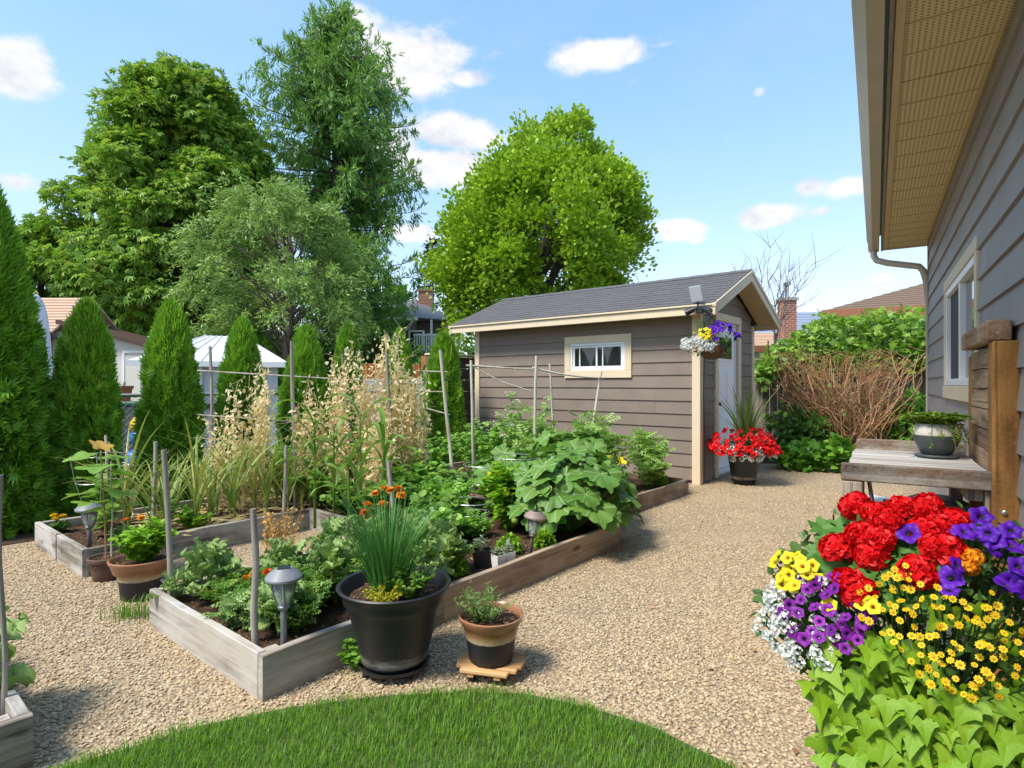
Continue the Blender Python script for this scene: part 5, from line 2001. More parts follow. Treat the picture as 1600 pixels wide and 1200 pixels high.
def build_bench():
    t = bench
    Zt = .92
    LB = .77
    n = 5
    for i in range(n):
        y0 = .002 + i * LB / n
        board(t, 'top_plank', .03 + random.uniform(-.008, .008), .56, y0, y0 + LB / n - .006, Zt - .04, Zt - random.uniform(0, .004), M['bench_top'], .004)
    board(t, 'front_plank', -.0, .60, -.046, -.002, Zt - .080, Zt + .002, M['bench_grey'], .005)
    board(t, 'back_lip', .045, .56, LB + .002, LB + .035, Zt - .03, Zt + .055, M['bench_grey'], .005)
    board(t, 'cross_beam', .005, .09, -.044, LB, Zt - .165, Zt - .082, M['leg_wood'], .005)
    board(t, 'cross_beam', .48, .545, .0, LB, Zt - .135, Zt - .042, M['leg_wood'], .004)
    board(t, 'leg', .008, .086, -.035, .045, 0, Zt - .167, M['leg_wood'], .005)
    board(t, 'leg', .008, .086, LB - .08, LB, 0, Zt - .167, M['post_wood'], .005)
    board(t, 'leg', .485, .54, LB - .08, LB - .002, 0, Zt - .137, M['leg_wood'], .005)
    board(t, 'post', .562, .656, -.075, .045, 0, 1.482, M['post_wood'], .006, label='broad orange near post')
    board(t, 'post', .575, .650, LB - .04, LB + .04, 0, 1.45, M['post_wood'], .005)
    # back slats with wavy (waney) edges
    m = 6
    z0, z1 = .90, 1.47
    for i in range(m):
        a, b = z0 + (z1 - z0) * i / m, z0 + (z1 - z0) * (i + 1) / m - .006
        V, F = [], []
        k = 12
        for q in range(k + 1):
            yy = .048 + (LB - .09) * q / k
            w = .007 * mnoise.noise((yy * 7, i * 3.0, 1)) if i else 0
            w2 = .007 * mnoise.noise((yy * 7, (i + 1) * 3.0, 1)) if i < m - 1 else 0
            dx = .004 * mnoise.noise((yy * 4, i * 9.1, 3))
            for x, z in ((.578 + dx, a + w), (.602 + dx, a + w), (.602 + dx, b + w2), (.578 + dx, b + w2)):
                V.append((x, yy, z))
        for q in range(k):
            for j in range(4):
                F.append((q * 4 + j, q * 4 + (j + 1) % 4, (q + 1) * 4 + (j + 1) % 4, (q + 1) * 4 + j))
        F += [(0, 3, 2, 1), (k * 4, k * 4 + 1, k * 4 + 2, k * 4 + 3)]
        me = Geo().add(V, F).mesh('slat', M['slat_wood'])
        bm = bmesh.new(); bm.from_mesh(me); bmesh.ops.recalc_face_normals(bm, faces=bm.faces); bm.to_mesh(me); bm.free()
        obj('slat', me, t)
    board(t, 'top_beam', .545, .632, -.04, LB + .06, 1.485, 1.575, M['slat_wood'], .006)
    p = [(.60, -.076, .76), (.60, -.084, .76), (.60, -.087, .76)]
    Geo().tube(p, [.010, .010, .005], 12).build('bolt_head', M['steel'], t)
    board(t, 'brace', .545, .5615, -.02, .02, .60, Zt - .084, M['leg_wood'], .003)


build_bench()


def bench_pt(x, y, z):
    return tuple(float(q) for q in (np.array([1.60, 2.83]) + BX * x + HX * y)) + (z,)


bowl = thing('bowl_planter', 'grey and cream bowl planter with trailing plant on the potting bench', 'flower pot', bench_pt(.41, .50, .919))
Geo().lathe([(0, .0), (.085, .0), (.095, .006), (.096, .014), (.088, .016), (0, .012)], 36).build('saucer', M['grey_pot'], bowl, smooth=True)
smooth_angle(Geo().lathe([(0, .017), (.062, .017), (.068, .022), (.098, .085), (.106, .112), (.106, .116), (0, .116)], 40).build('bowl', M['grey_pot'], bowl), 50)
smooth_angle(Geo().lathe([(0, .1162), (.106, .1162), (.108, .125), (.100, .155), (.088, .172), (.080, .175), (.078, .165), (0, .16)], 40).build('cream_rim', M['cream_pot'], bowl), 50)

bn = thing('metal_bin', 'round grey metal bin standing under the potting bench', 'bin', bench_pt(.40, .38, 0))
bn.scale = (.75, .75, 1.1)
smooth_angle(Geo().lathe([(0, 0), (.15, 0), (.152, .02), (.17, .60), (.176, .605), (.176, .62), (.168, .622), (0, .62)], 36).build('body', M['solar_stake'], bn), 40)
Geo().lathe([(0, .623), (.18, .623), (.18, .645), (.12, .665), (0, .67)], 36).build('lid', M['solar_stake'], bn)
cr = thing('white_crate', 'pale plastic crate beside the bin under the potting bench', 'crate', bench_pt(.16, .95, 0), .4)
Geo().box(-.09, .09, -.1, .1, 0, .56).build('body', M['grey_plastic'], cr, bevel=.01)
Geo().box(-.10, .10, -.11, .11, .561, .60).build('lid', M['white'], cr, bevel=.01)
# folded aluminium stand leaning below the bench
st = thing('folding_stand', 'folded silver tube stand leaning beside the bin below the bench', 'stand', bench_pt(.20, .72, 0))
for k in range(2):
    Geo().tube([(-.04 + k * .05, 0, .02), (-.14 + k * .05, .06, .86)], .011, 8).build('tube', M['steel'], st, smooth=True)
Geo().tube([(-.085, .03, .42), (-.03, .03, .42)], .008, 6).build('crossbar', M['steel'], st)

# dark covered thing against the wall at the picture's right edge
bc = thing('dark_cover', 'black cover hanging beside the orange bench post at the right edge', 'cover', HW(-6.06, .0, 0), HRZ)
V, F = [], []
nz, ns = 10, 26
for j in range(nz + 1):
    z = .60 + .74 * j / nz
    for i in range(ns + 1):
        s = i / ns
        a = PI * s
        x = 1.05 * math.cos(a) * .5 * (1 if abs(math.cos(a)) < .92 else 1)
        d = .028 + .065 * min(1, 5 * math.sin(a)) + .012 * math.sin(i * 2.1 + j * .35) * (1 - j / nz)
        V.append((x, d if 0 < i < ns else .024, z))
for j in range(nz):
    for i in range(ns):
        q = j * (ns + 1) + i
        F.append((q, q + ns + 1, q + ns + 2, q + 1))
top = len(V)
V.append((0, .03, 1.345))
for i in range(ns):
    F.append((nz * (ns + 1) + i, top, nz * (ns + 1) + i + 1))
smooth_angle(Geo().add(V, F).build('cloth', M['black_plastic'], bc), 60)
Geo().box(-.50, .50, .023, .06, .0, .62).build('stand', M['dark'], bc)


# ------------------------------------------------------------------ lamp on the shed corner
def shed_pt(u, v, z):
    p = np.array(SH) + EU * u + EV * v
    return (float(p[0]), float(p[1]), z)


sl = thing('security_light', 'twin-head solar security light on the corner of the shed roof', 'lamp', shed_pt(-OP + .0, -.13, EAVE_Z), BED_RZ)
board(sl, 'bracket', -.03, .011, -.05, .05, -.115, -.03, M['black'], .006)
pn = Geo().box(-.085, .085, -.008, .008, 0, .19).build('solar_panel', M['grey_plastic'], sl, bevel=.004)
pn.location = (-.03, .02, .03); pn.rotation_euler = (R(-18), 0, R(75))
Geo().tube([(-.015, .02, -.03), (-.03, .02, .035)], .010, 8).build('panel_arm', M['black'], sl)
for sg in (-1, 1):
    a = np.array([-.03, sg * .03, -.05]); d = np.array([-.35, sg * .9, -.45]); d /= np.linalg.norm(d)
    g = Geo().tube([a, a + d * .03, a + d * .035, a + d * .13, a + d * .15], [.014, .016, .034, .04, .04], 14)
    hd = g.build('lamp_head', M['black'], sl)
    smooth_angle(hd, 40)
    Geo().tube([a + d * .1501, a + d * .153], .035, 14).build('lens', M['lamp_glass'], hd)
cab = [(-.0, -.02, -.11), (.15, -.1, -.16), (.36, .08, -.2), (.365, .085, -.7), (.35, .09, -1.1), (.37, .09, -1.6), (.36, .085, -2.2)]
Geo().tube(cab, .006, 5).build('cable', M['black'], sl)

# ------------------------------------------------------------------ small things beyond the chain-link fence
def bin_box(label, loc, w, d, h, mat, lid, rz=0.0, name='compost_bin'):
    t = thing(name, label, 'bin', loc, rz)
    V = []
    for z, k in ((0, .88), (h, 1.0)):
        V += [(-w * k, -d * k, z), (w * k, -d * k, z), (w * k, d * k, z), (-w * k, d * k, z)]
    Geo().add(V, [(3, 2, 1, 0), (4, 5, 6, 7), (0, 1, 5, 4), (1, 2, 6, 5), (2, 3, 7, 6), (3, 0, 4, 7)]).build('body', M[mat], t, bevel=.012)
    board(t, 'lid', -w * 1.08, w * 1.08, -d * 1.08, d * 1.08, h + .001, h + .05, M[lid], .015)
    return t


p = P(194, 0, 7.6)
bin_box('dark grey compost bin with green lid behind the chain-link fence', (p[0], 7.6, 0), .17, .17, 1.02, 'bin_grey', 'green_plastic', .3)
p = P(213, 0, 7.4)
ty = thing('ride_on_toy', 'blue and yellow plastic toy behind the chain-link fence', 'toy', (p[0], 7.45, .30), .5)
Geo().lathe([(0, .0), (.14, .0), (.16, .05), (.15, .12), (.08, .16), (0, .17)], 16).build('base', M['blue_plastic'], ty, smooth=True)
Geo().lathe([(0, .171), (.05, .171), (.05, .24), (0, .245)], 12).build('hub', M['black'], ty)
Geo().lathe([(0, .246), (.09, .25), (.11, .31), (.09, .38), (0, .40)], 16).build('drum', M['blue_plastic'], ty, smooth=True)
Geo().lathe([(0, .401), (.09, .405), (.10, .50), (.05, .58), (0, .59)], 16).build('top', M['yellow_plastic'], ty, smooth=True)
tb = thing('toy_table', 'low white bench carrying the blue and yellow toy', 'table', (p[0], 7.45, 0), .5)
board(tb, 'top', -.3, .3, -.25, .25, .255, .299, M['pale_wall'], .006)
for x in (-.26, .2):
    for yy in (-.2, .16):
        board(tb, 'leg', x, x + .05, yy, yy + .05, 0, .254, M['pale_wall'], .003)
p = P(190, 606, 9.5)
tp = thing('clay_pot', 'orange clay pot standing above the fence rail left of the third cedar', 'flower pot', (p[0], 9.5, .98), 0)
smooth_angle(Geo().lathe([(0, 0), (.11, 0), (.15, .24), (.17, .25), (.17, .29), (.15, .29), (.13, .2), (0, .2)], 24).build('body', M['brown_fascia'], tp), 40)
board(tag(thing('wood_stand', 'plain wooden stand under the orange clay pot', 'table', (p[0], 9.5, 0)), 'plain wooden stand under the orange clay pot', 'table'), 'block', -.25, .5, -.2, .2, 0, .979, M['leg_wood'], .01)
for k, (px, a) in enumerate([(187, 14), (212, 26)]):
    p = P(px, 622, 9.7)
    o = Geo().tube([(0, 0, 0), (0, 0, 1.35)], .022, 8).build('tool_handle', M['leg_wood'])
    o.location = (p[0] - .25, 9.9, 0); o.rotation_euler = (0, R(a * .6), 0)
    tag(o, ['dark tool handle leaning behind the clay pot', 'longer dark tool handle leaning right of the clay pot'][k], 'tool')

# ------------------------------------------------------------------ trees
def prof_at(profile, y):
    ys = [p[0] for p in profile]
    return np.interp(y, ys, [p[1] for p in profile]), np.interp(y, ys, [p[2] for p in profile])


def curve_pts(a, b, n=7, sag=0.0, wig=0.0, seed=0):
    a, b = np.array(a, float), np.array(b, float)
    L = np.linalg.norm(b - a)
    out = []
    for i in range(n):
        t = i / (n - 1)
        p = a + (b - a) * t
        k = math.sin(PI * t)
        p = p + np.array([wig * L * k * mnoise.noise((seed * 3.3, t * 2, 1)), wig * L * k * mnoise.noise((seed * 5.1, t * 2, 7)), sag * L * k])
        out.append(p)
    return out


def crown_tree(name, label, profile, Y, depth, trunk, nlobes, per, size, mat, tpl, lobe=(.5, .9), up=.3, droop=0.0, group=None, seed=1, flat=.75, shell=.55, trunk_r=.25, limb_n=26):
    """trunk, limbs and a crown of leaf clumps that fills the outline (y, left, right) given in photo pixels at distance Y"""
    rng = np.random.default_rng(seed)
    bx = (trunk - 800) / 910 * Y
    t = thing(name, label, 'tree', (bx, Y, 0), 0, group)
    y0, y1 = profile[0][0], profile[-1][0]
    px = lambda p: p * Y / 910
    cents, rads = [], []
    tries = 0
    while len(cents) < nlobes and tries < nlobes * 40:
        tries += 1
        yy = rng.uniform(y0, y1)
        xl, xr = prof_at(profile, yy)
        if rng.random() > (xr - xl) / max(p[2] - p[1] for p in profile) * 1.1:
            continue
        hw = px(xr - xl) / 2
        cx = px((xl + xr) / 2 - 800)
        a = rng.uniform(0, 2 * PI)
        rr = math.sqrt(rng.uniform(shell ** 2, 1))
        r = rng.uniform(*lobe)
        k = max(hw - r * .75, .05)
        k2 = max(min(hw, depth) - r * .75, .05)
        z = min(CAMH - px(yy - 600), CAMH - px(y0 - 600) - r * flat * .95)
        cents.append((cx - bx + k * rr * math.cos(a), k2 * rr * math.sin(a), z))
        rads.append(r)
    cents, rads = np.array(cents), np.array(rads)
    ztop = CAMH - px(y0 - 600)
    g = Geo()
    zt = ztop * .82
    tp = [(0, 0, -.1)] + [((px((prof_at(profile, 600 - (z - CAMH) * 910 / Y)[0] + prof_at(profile, 600 - (z - CAMH) * 910 / Y)[1]) / 2 - 800) - bx) * min(1, z / zt) * .8 + .06 * math.sin(z * 1.3), .08 * math.cos(z), z) for z in np.linspace(.6, zt, 9)]
    g.tube(tp, [trunk_r * (1.25 if i == 0 else 1) * (1 - .85 * i / 9) for i in range(10)], 10)
    g.build('trunk', M['bark'], t, smooth=True)
    g = Geo()
    order = rng.permutation(len(cents))[:limb_n]
    for q in order:
        c = cents[q]
        zb = min(max(c[2] * .55, 1.6), zt * .9)
        k = np.interp(zb, [p[2] for p in tp], range(10))
        i0 = int(min(k, 8))
        base = np.array(tp[i0]) + (np.array(tp[i0 + 1]) - np.array(tp[i0])) * (k - i0)
        pts = curve_pts(base, c, 8, sag=.10, wig=.22, seed=q)
        g.tube(pts, [trunk_r * .32 * (1 - .88 * i / 7) for i in range(8)], 6)
    g.build('limbs', M['bark'], t, smooth=True, kind='stuff')
    L = Leaves()
    for c, r in zip(cents, rads):
        n = int(per * (r / np.mean(lobe)) ** 2)
        d = rnd_unit(n)
        d[:, 2] = np.where(rng.random(n) < .55, np.abs(d[:, 2]), d[:, 2])
        rad = r * rng.uniform(.35, 1.18, n) ** .7
        # ragged clump: radius varies with direction
        rag = np.array([1 + .65 * mnoise.noise((v[0] * 2.3 + c[0], v[1] * 2.3 + c[1], v[2] * 2.3 + c[2])) for v in d])
        pos = c + d * (rad * rag)[:, None] * np.array([1, 1, flat])
        out = norm(d * .7 + norm(c - np.array([np.mean(cents[:, 0]), 0, np.mean(cents[:, 2])])) * .35 + rng.normal(0, .45, (n, 3)) + np.array([0, 0, up - droop]))
        nr = norm(np.array([0, 0, 1.0]) + rng.normal(0, .5, (n, 3)) + d * .35)
        L.scatter(tpl, pos, out, nr, rng.uniform(.7, 1.25, n) * size, rnd=np.clip(rng.random(n) * .75 + rng.random() * .25, 0, .99))
    L.build('crown', M[mat], t, kind='stuff')
    return t


# broad chestnut, its lower neighbour, the maple behind the shed
crown_tree('chestnut_tree', 'big dark green chestnut tree with yellow-tipped leaves at upper left',
    [(122, 262, 335), (140, 225, 355), (165, 186, 376), (215, 172, 402), (262, 150, 415), (320, 118, 425), (380, 108, 432), (440, 120, 440), (520, 150, 430)], 22, 4.2, 318,
    170, 330, .225, 'chestnut', PALMATE, lobe=(.7, 1.25), up=-.05, droop=.35, seed=11, flat=.6, trunk_r=.38)
crown_tree('chestnut_tree', 'lower leafy tree left of the big chestnut and behind the trailer',
    [(356, 50, 75), (380, 25, 130), (420, -10, 150), (470, -40, 160), (520, -40, 160)], 21, 2.4, 70,
    40, 330, .21, 'chestnut', PALMATE, lobe=(.5, .9), up=-.05, droop=.3, seed=12, flat=.65, trunk_r=.2, limb_n=12)
crown_tree('maple_tree', 'bright green rounded maple tree rising behind the garden shed',
    [(192, 895, 930), (212, 850, 950), (240, 775, 962), (285, 748, 975), (300, 735, 1000), (335, 690, 1015), (365, 674, 1030), (400, 668, 1022), (440, 668, 992), (480, 672, 975), (535, 690, 930)], 19, 3.6, 845,
    150, 520, .125, 'maple', LEAF_W, lobe=(.34, .74), up=.5, seed=13, flat=1.35, shell=.6, trunk_r=.26, limb_n=40)


def larch():
    Y = 26
    px = lambda p: p * Y / 910
    trunk = 528
    bx = px(trunk - 800)
    prof = [(8, 515, 545), (40, 470, 575), (75, 452, 598), (105, 440, 606), (150, 428, 622), (215, 405, 642), (260, 405, 636), (320, 440, 632), (380, 480, 630), (430, 500, 634), (500, 500, 620)]
    t = thing('larch_tree', 'tall larch with drooping branchlets above the weeping tree', 'tree', (bx, Y, 0))
    rng = np.random.default_rng(5)
    ztop = CAMH - px(2 - 600)
    g = Geo()
    g.tube([(0, 0, -.1)] + [(.1 * math.sin(z * .4), .1 * math.cos(z * .3), z) for z in np.linspace(1, ztop, 12)], [.34 * (1 - .95 * i / 12) for i in range(13)], 10)
    g.build('trunk', M['bark'], t, smooth=True)
    br = Geo()
    L = Leaves()
    z = 3.2
    while z < ztop - .2:
        yy = 600 - (z - CAMH) * 910 / Y
        xl, xr = prof_at(prof, yy)
        for k in range(4):
            a = rng.uniform(0, 2 * PI)
            side = px(xr - trunk) if math.cos(a) > 0 else px(trunk - xl)
            ln = (side * abs(math.cos(a)) + 2.3 * abs(math.sin(a)) * min(1, (ztop - z) / 5)) * rng.uniform(.55, 1.1)
            ln = max(ln, .35)
            d = np.array([math.cos(a), math.sin(a), 0])
            pts = []
            n = 8
            for i in range(n):
                s = i / (n - 1)
                pts.append(np.array([0, 0, z]) + d * ln * s + np.array([0, 0, ln * (.16 * s - .42 * s * s + .36 * s ** 3.5)]) + np.array([.08, .08, .05]) * mnoise.noise((s * 3, z, k)))
            br.tube(pts, [.05 * (1 - .8 * i / (n - 1)) * min(1, ln / 2 + .3) for i in range(n)], 4, cap=False)
            m = int(ln / .085) + 3
            for j in range(m):
                s = rng.uniform(.12, 1)
                i0 = min(int(s * (n - 1)), n - 2)
                p = pts[i0] + (pts[i0 + 1] - pts[i0]) * (s * (n - 1) - i0)
                # hanging or upswept branchlet
                up = rng.random() < .28 + .3 * (s > .85)
                sd = d * rng.uniform(.1, .5) + np.array([-d[1], d[0], 0]) * rng.normal(0, .55)
                bl = rng.uniform(.35, .85) * (1 if not up else .65)
                e = p + sd * bl + np.array([0, 0, bl * (.55 if up else -.75)])
                q = rng.random((9, 1)) ** .8
                pos = p + (e - p) * q + rng.normal(0, .045, (9, 3))
                dr = norm((e - p) + rng.normal(0, .22, (9, 3)) * bl)
                L.scatter(LEAF, pos, dr, rng.normal(0, 1, (9, 3)), rng.uniform(.18, .34, 9), rnd=np.clip(rng.random(9) * .6 + (.3 if up else 0), 0, .99), width=.34)
        z += rng.uniform(.14, .25)
    br.build('limbs', M['bark'], t, kind='stuff')
    L.build('crown', M['larch'], t, kind='stuff')


larch()


def weeping_tree():
    Y = 16.5
    px = lambda p: p * Y / 910
    bx = px(452 - 800)
    t = thing('weeping_tree', 'pale feathery weeping tree in front of the larch and chestnut', 'tree', (bx, Y, 0))
    rng = np.random.default_rng(6)
    prof = [(300, 385, 420), (318, 345, 480), (345, 325, 520), (380, 310, 560), (420, 295, 588), (470, 300, 605), (525, 320, 600)]
    g = Geo()
    zt = CAMH - px(345 - 600)
    g.tube([(0, 0, -.1), (.05, 0, 1.2), (-.1, .05, 2.4), (.1, 0, 3.6), (0, 0, zt)], [.2, .16, .13, .09, .03], 10)
    g.build('trunk', M['bark'], t, smooth=True)
    L = Leaves()
    br = Geo()
    cl = []
    for q in range(80):
        yy = 304 + 222 * rng.random()
        xl, xr = prof_at(prof, yy)
        hw, cx = px(xr - xl) / 2, px((xl + xr) / 2 - 800) - bx
        a = rng.uniform(0, 2 * PI)
        rr = math.sqrt(rng.uniform(.1, 1)) * .9
        c = np.array([cx + hw * rr * math.cos(a), min(hw, 2.1) * rr * math.sin(a), CAMH - px(yy - 600)])
        cl.append((c, a, cx))
        br.tube(curve_pts((0, 0, min(zt * .9, max(1.8, c[2] * .7))), c, 6, .12, .2, q), [.03, .026, .02, .015, .01, .006], 5, cap=False)
    for k in range(1050):
        c, a, cx = cl[rng.integers(0, len(cl))]
        p = c + rng.normal(0, 1, 3) * np.array([.22, .22, .16])
        a2 = a + rng.normal(0, .8)
        side = .35 if p[0] > cx else -.35
        out = np.array([math.cos(a2) * .8 + side, math.sin(a2) * .8, rng.uniform(.0, .75)])
        ln = rng.uniform(.45, 1.15)
        n = 18
        s = np.linspace(0, 1, n)[:, None]
        pts = p + out * ln * (.75 * s - .2 * s * s) + np.array([0, 0, 1]) * ln * (.12 * s - rng.uniform(.35, .95) * s ** 2.2)
        if k % 3 == 0:
            br.tube(pts[::4], .006, 3, cap=False)
        pos = np.repeat(pts, 2, 0) + rng.normal(0, .035, (2 * n, 3))
        dr = norm(out * .7 + np.array([0, 0, -.45]) + rng.normal(0, .6, (2 * n, 3)))
        L.scatter(NARROW, pos, dr, np.array([0, -.3, .6]) + rng.normal(0, .7, (2 * n, 3)), rng.uniform(.09, .18, 2 * n), rnd=np.clip(rng.random(2 * n) * .7 + rng.random() * .28, 0, .99), width=1.5)
    br.build('limbs', M['bark'], t, kind='stuff')
    L.build('crown', M['weeping'], t, kind='stuff')


weeping_tree()


def spruce():
    Y = 36
    px = lambda p: p * Y / 910
    bx = px(676 - 800)
    t = thing('spruce_tree', 'dark spruce peeping out left of the maple crown', 'tree', (bx, Y, 0))
    zt = CAMH - px(372 - 600)
    Geo().tube([(0, 0, -.1), (0, 0, zt)], [.2, .02], 8).build('trunk', M['bark'], t)
    rng = np.random.default_rng(8)
    L = Leaves()
    for i in range(150):
        z = 2 + (zt - 2) * rng.random()
        ln = .25 + (zt - z) * .28
        a = rng.uniform(0, 2 * PI)
        s = rng.random((26, 1))
        d = np.array([math.cos(a), math.sin(a), -.15])
        pos = np.array([0, 0, z]) + d * ln * s + rng.normal(0, .07, (26, 3))
        L.scatter(LEAF, pos, norm(d + rng.normal(0, .5, (26, 3))), rng.normal(0, 1, (26, 3)), .28, width=.5)
    L.build('crown', M['spruce'], t, kind='stuff')


spruce()
crown_tree('shade_tree', 'small bright tree top beside the far brown house roof', [(452, 606, 626), (470, 598, 634), (520, 596, 634)], 38, 1.2, 615, 14, 160, .3, 'bean', LEAF_W, lobe=(.5, .8), seed=31, trunk_r=.15, limb_n=6)


def bare_tree(label, px0, Y, ytop, spread, seed, n=9):
    rng = np.random.default_rng(seed)
    bx = (px0 - 800) / 910 * Y
    t = thing('bare_tree', label, 'tree', (bx, Y, 0))
    zt = CAMH - (ytop - 600) * Y / 910
    tr = Geo().tube([(0, 0, -.1), (.05, 0, zt * .3), (0, .05, zt * .52)], [.08, .065, .045], 8)
    tr.build('trunk', M['grey_bark'], t)
    g = Geo()

    def grow(p, d, ln, r, lv):
        pts = [p]
        dd = d.copy()
        for i in range(5):
            dd = norm(dd + rng.normal(0, .10, 3) + np.array([0, 0, .05]))
            pts.append(pts[-1] + dd * ln / 5)
        g.tube(pts, [r * (1 - .13 * i) for i in range(6)], 4, cap=False)
        if lv < 2:
            for k in range(4):
                i = rng.integers(2, 6)
                side = norm(rng.normal(0, 1, 3) * np.array([1, .6, .3]))
                grow(pts[i], norm(dd * .8 + side * .55), ln * rng.uniform(.45, .7), r * .55, lv + 1)
    for k in range(n):
        a = rng.uniform(0, 2 * PI)
        z = zt * rng.uniform(.3, .52)
        d = norm(np.array([math.cos(a) * spread, math.sin(a) * spread * .5, 1.0]))
        grow(np.array([0, 0, z]), d, (zt - z) * rng.uniform(.5, .72), .024, 0)
    g.build('branches', M['grey_bark'], t, kind='stuff')


bare_tree('bare grey leafless tree left of the brick chimney', 1212, 17, 392, .22, 3, 5)
bare_tree('bare leafless twigs showing above the shed ridge', 1140, 19, 392, .5, 4, 4)


# ------------------------------------------------------------------ columnar cedars
def cedar_mesh(H, Rr, n, seed, pw=3.4, q=.62, size=.15):
    rng = np.random.default_rng(seed)
    L = Leaves()
    t = rng.random(n) ** 1.05
    a = rng.uniform(0, 2 * PI, n)

    def rad(tt, aa):
        base = (1 - tt ** pw) ** q * (1 - .12 * tt) * (.86 + .14 * np.minimum(1, tt / .12))
        nz = np.array([mnoise.noise((math.cos(x) * 2.0 + seed, math.sin(x) * 2.0, y * H * 1.5)) for x, y in zip(aa, tt)])
        nz2 = np.array([mnoise.noise((math.cos(x) * 5.0 + seed, math.sin(x) * 5.0, y * H * 7.5 + 9)) for x, y in zip(aa, tt)])
        return Rr * base * (1 + .26 * nz + .24 * nz2)
    r = rad(t, a)
    inner = rng.random(n)
    k = np.where(inner < .72, rng.uniform(.9, 1.0, n), rng.uniform(.6, .9, n))
    pos = np.column_stack([r * k * np.cos(a), r * k * np.sin(a), t * H * .97 + .02])
    out = np.column_stack([np.cos(a), np.sin(a), np.zeros(n)])
    tan = np.column_stack([-np.sin(a), np.cos(a), np.zeros(n)])
    upw = np.clip(.2 + 1.6 * t ** 3, 0, 1.8)[:, None]
    d = norm(out * rng.uniform(.35, 1.0, (n, 1)) + np.array([0, 0, 1]) * upw + rng.normal(0, .28, (n, 3)))
    nr = norm(tan * rng.normal(0, .6, (n, 1)) + out * .9 + np.array([0, 0, .45]) + rng.normal(0, .3, (n, 3)))
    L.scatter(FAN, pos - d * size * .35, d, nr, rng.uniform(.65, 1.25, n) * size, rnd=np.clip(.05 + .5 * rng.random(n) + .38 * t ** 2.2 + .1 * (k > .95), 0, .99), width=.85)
    return L.mesh('foliage', M['cedar'])


def cedar_trunk(H):
    return Geo().tube([(0, 0, -.05), (0, 0, H * .5), (0, 0, H * .92)], [.05, .035, .008], 8).mesh('trunk', M['bark'])


cm = [cedar_mesh(2.12, .42, 8200, 1), cedar_mesh(2.12, .40, 8200, 2), cedar_mesh(2.12, .43, 8200, 3)]
ct = cedar_trunk(2.1)


def cedar(label, u, v, px, half_px, ytop, k, name='cedar', me=None, H=2.12, R0=.42, rz=0.0):
    b = B(u, v)
    y = b[1]
    x = (px - 800) / 910 * y
    t = thing(name, label, 'cedar', (x, y, 0), rz, 'columnar cedars along the chain-link fence')
    z = CAMH - (ytop - 600) * y / 910
    r = half_px * y / 910 * .86
    sx, sz = r / R0, z / H
    o = obj('foliage', me or cm[k % 3], t, kind='stuff')
    o.scale = (sx, sx, sz)
    o2 = obj('trunk', ct, t)
    o2.scale = (1, 1, z / 2.1)
    return t


big = cedar_mesh(3.2, .62, 15000, 9, 1.9, .8, size=.145)
cedar('tallest cedar cut off by the left edge of the photo', -.16, 4.5, -24, 104, 262, 0, me=big, H=3.2, R0=.62)
cedar('broad cedar second from the left, behind the wire cage', .565, 4.5, 135, 50, 470, 0, rz=.4)
cedar('cedar third from the left, behind the garlic', 1.31, 4.5, 267, 50, 473, 1, rz=1.9)
cedar('cedar fourth from the left, standing before the white shed roof', 2.08, 4.5, 379, 39, 500, 2, rz=3.2)
cedar('cedar fifth from the left, behind the tall central stake', 2.91, 4.5, 477, 41, 511, 0, rz=4.4)
cedar('cedar sixth from the left, behind the left part of the pea vines', 3.55, 4.5, 543, 32, 507, 1, rz=5.3)
cedar('cedar mostly hidden by the tallest pea vines', 4.5, 4.5, 624, 27, 516, 2, rz=.9)
cedar('cedar nearest the shed, behind the pale stake', 5.35, 4.5, 692, 37, 520, 1, rz=2.6)
hm = cedar_mesh(3.0, 1.0, 9000, 21, size=.2)
h = thing('clipped_evergreen', 'broad rounded evergreen behind the white metal shed', 'shrub', P(398, 600, 17.0)[:2] + (0,))
o = obj('foliage', hm, h, kind='stuff'); o.scale = (1.12, 1.0, 1.0)
Geo().tube([(0, 0, -.05), (0, 0, 2.4)], [.08, .02], 8).build('trunk', M['bark'], h)
h = thing('clipped_evergreen', 'rounded evergreen left of the fourth cedar behind the white shed', 'shrub', P(338, 600, 17.5)[:2] + (0,))
o = obj('foliage', hm, h, kind='stuff'); o.scale = (.62, .7, 1.0)
Geo().tube([(0, 0, -.05), (0, 0, 2.4)], [.08, .02], 8).build('trunk', M['bark'], h)


# ------------------------------------------------------------------ shrubs, vines and the dry bush by the right-hand fence
def leaf_mass(name, label, cat, loc, centre_fn, n, tpl, size, mat, outward=.5, up=.35, seed=1, stems=None, group=None, dens_up=True, wid=1.0):
    """a thing made of leaves at sampled points plus stems to a few of them"""
    rng = np.random.default_rng(seed)
    t = thing(name, label, cat, loc, 0, group)
    pos, out = centre_fn(rng, n)
    d = norm(out * outward + rng.normal(0, .5, (n, 3)) + np.array([0, 0, up - .25]))
    nr = norm(np.array([0, 0, .8]) + out * .5 + rng.normal(0, .4, (n, 3)))
    L = Leaves()
    L.scatter(tpl, pos, d, nr, rng.uniform(.65, 1.25, n) * size, rnd=rng.random(n) * .99, width=wid)
    L.build('foliage', M[mat], t, kind='stuff')
    if stems:
        g = Geo()
        for q in rng.permutation(n)[:stems[0]]:
            e = pos[q]
            b = np.array([e[0] * .35, e[1] * .35, 0.0])
            g.tube(curve_pts(b, e, 6, 0, .15, q), [stems[1] * (1 - .7 * i / 5) for i in range(6)], 4, cap=False)
        g.build('stems', M[stems[2]], t, kind='stuff')
    return t


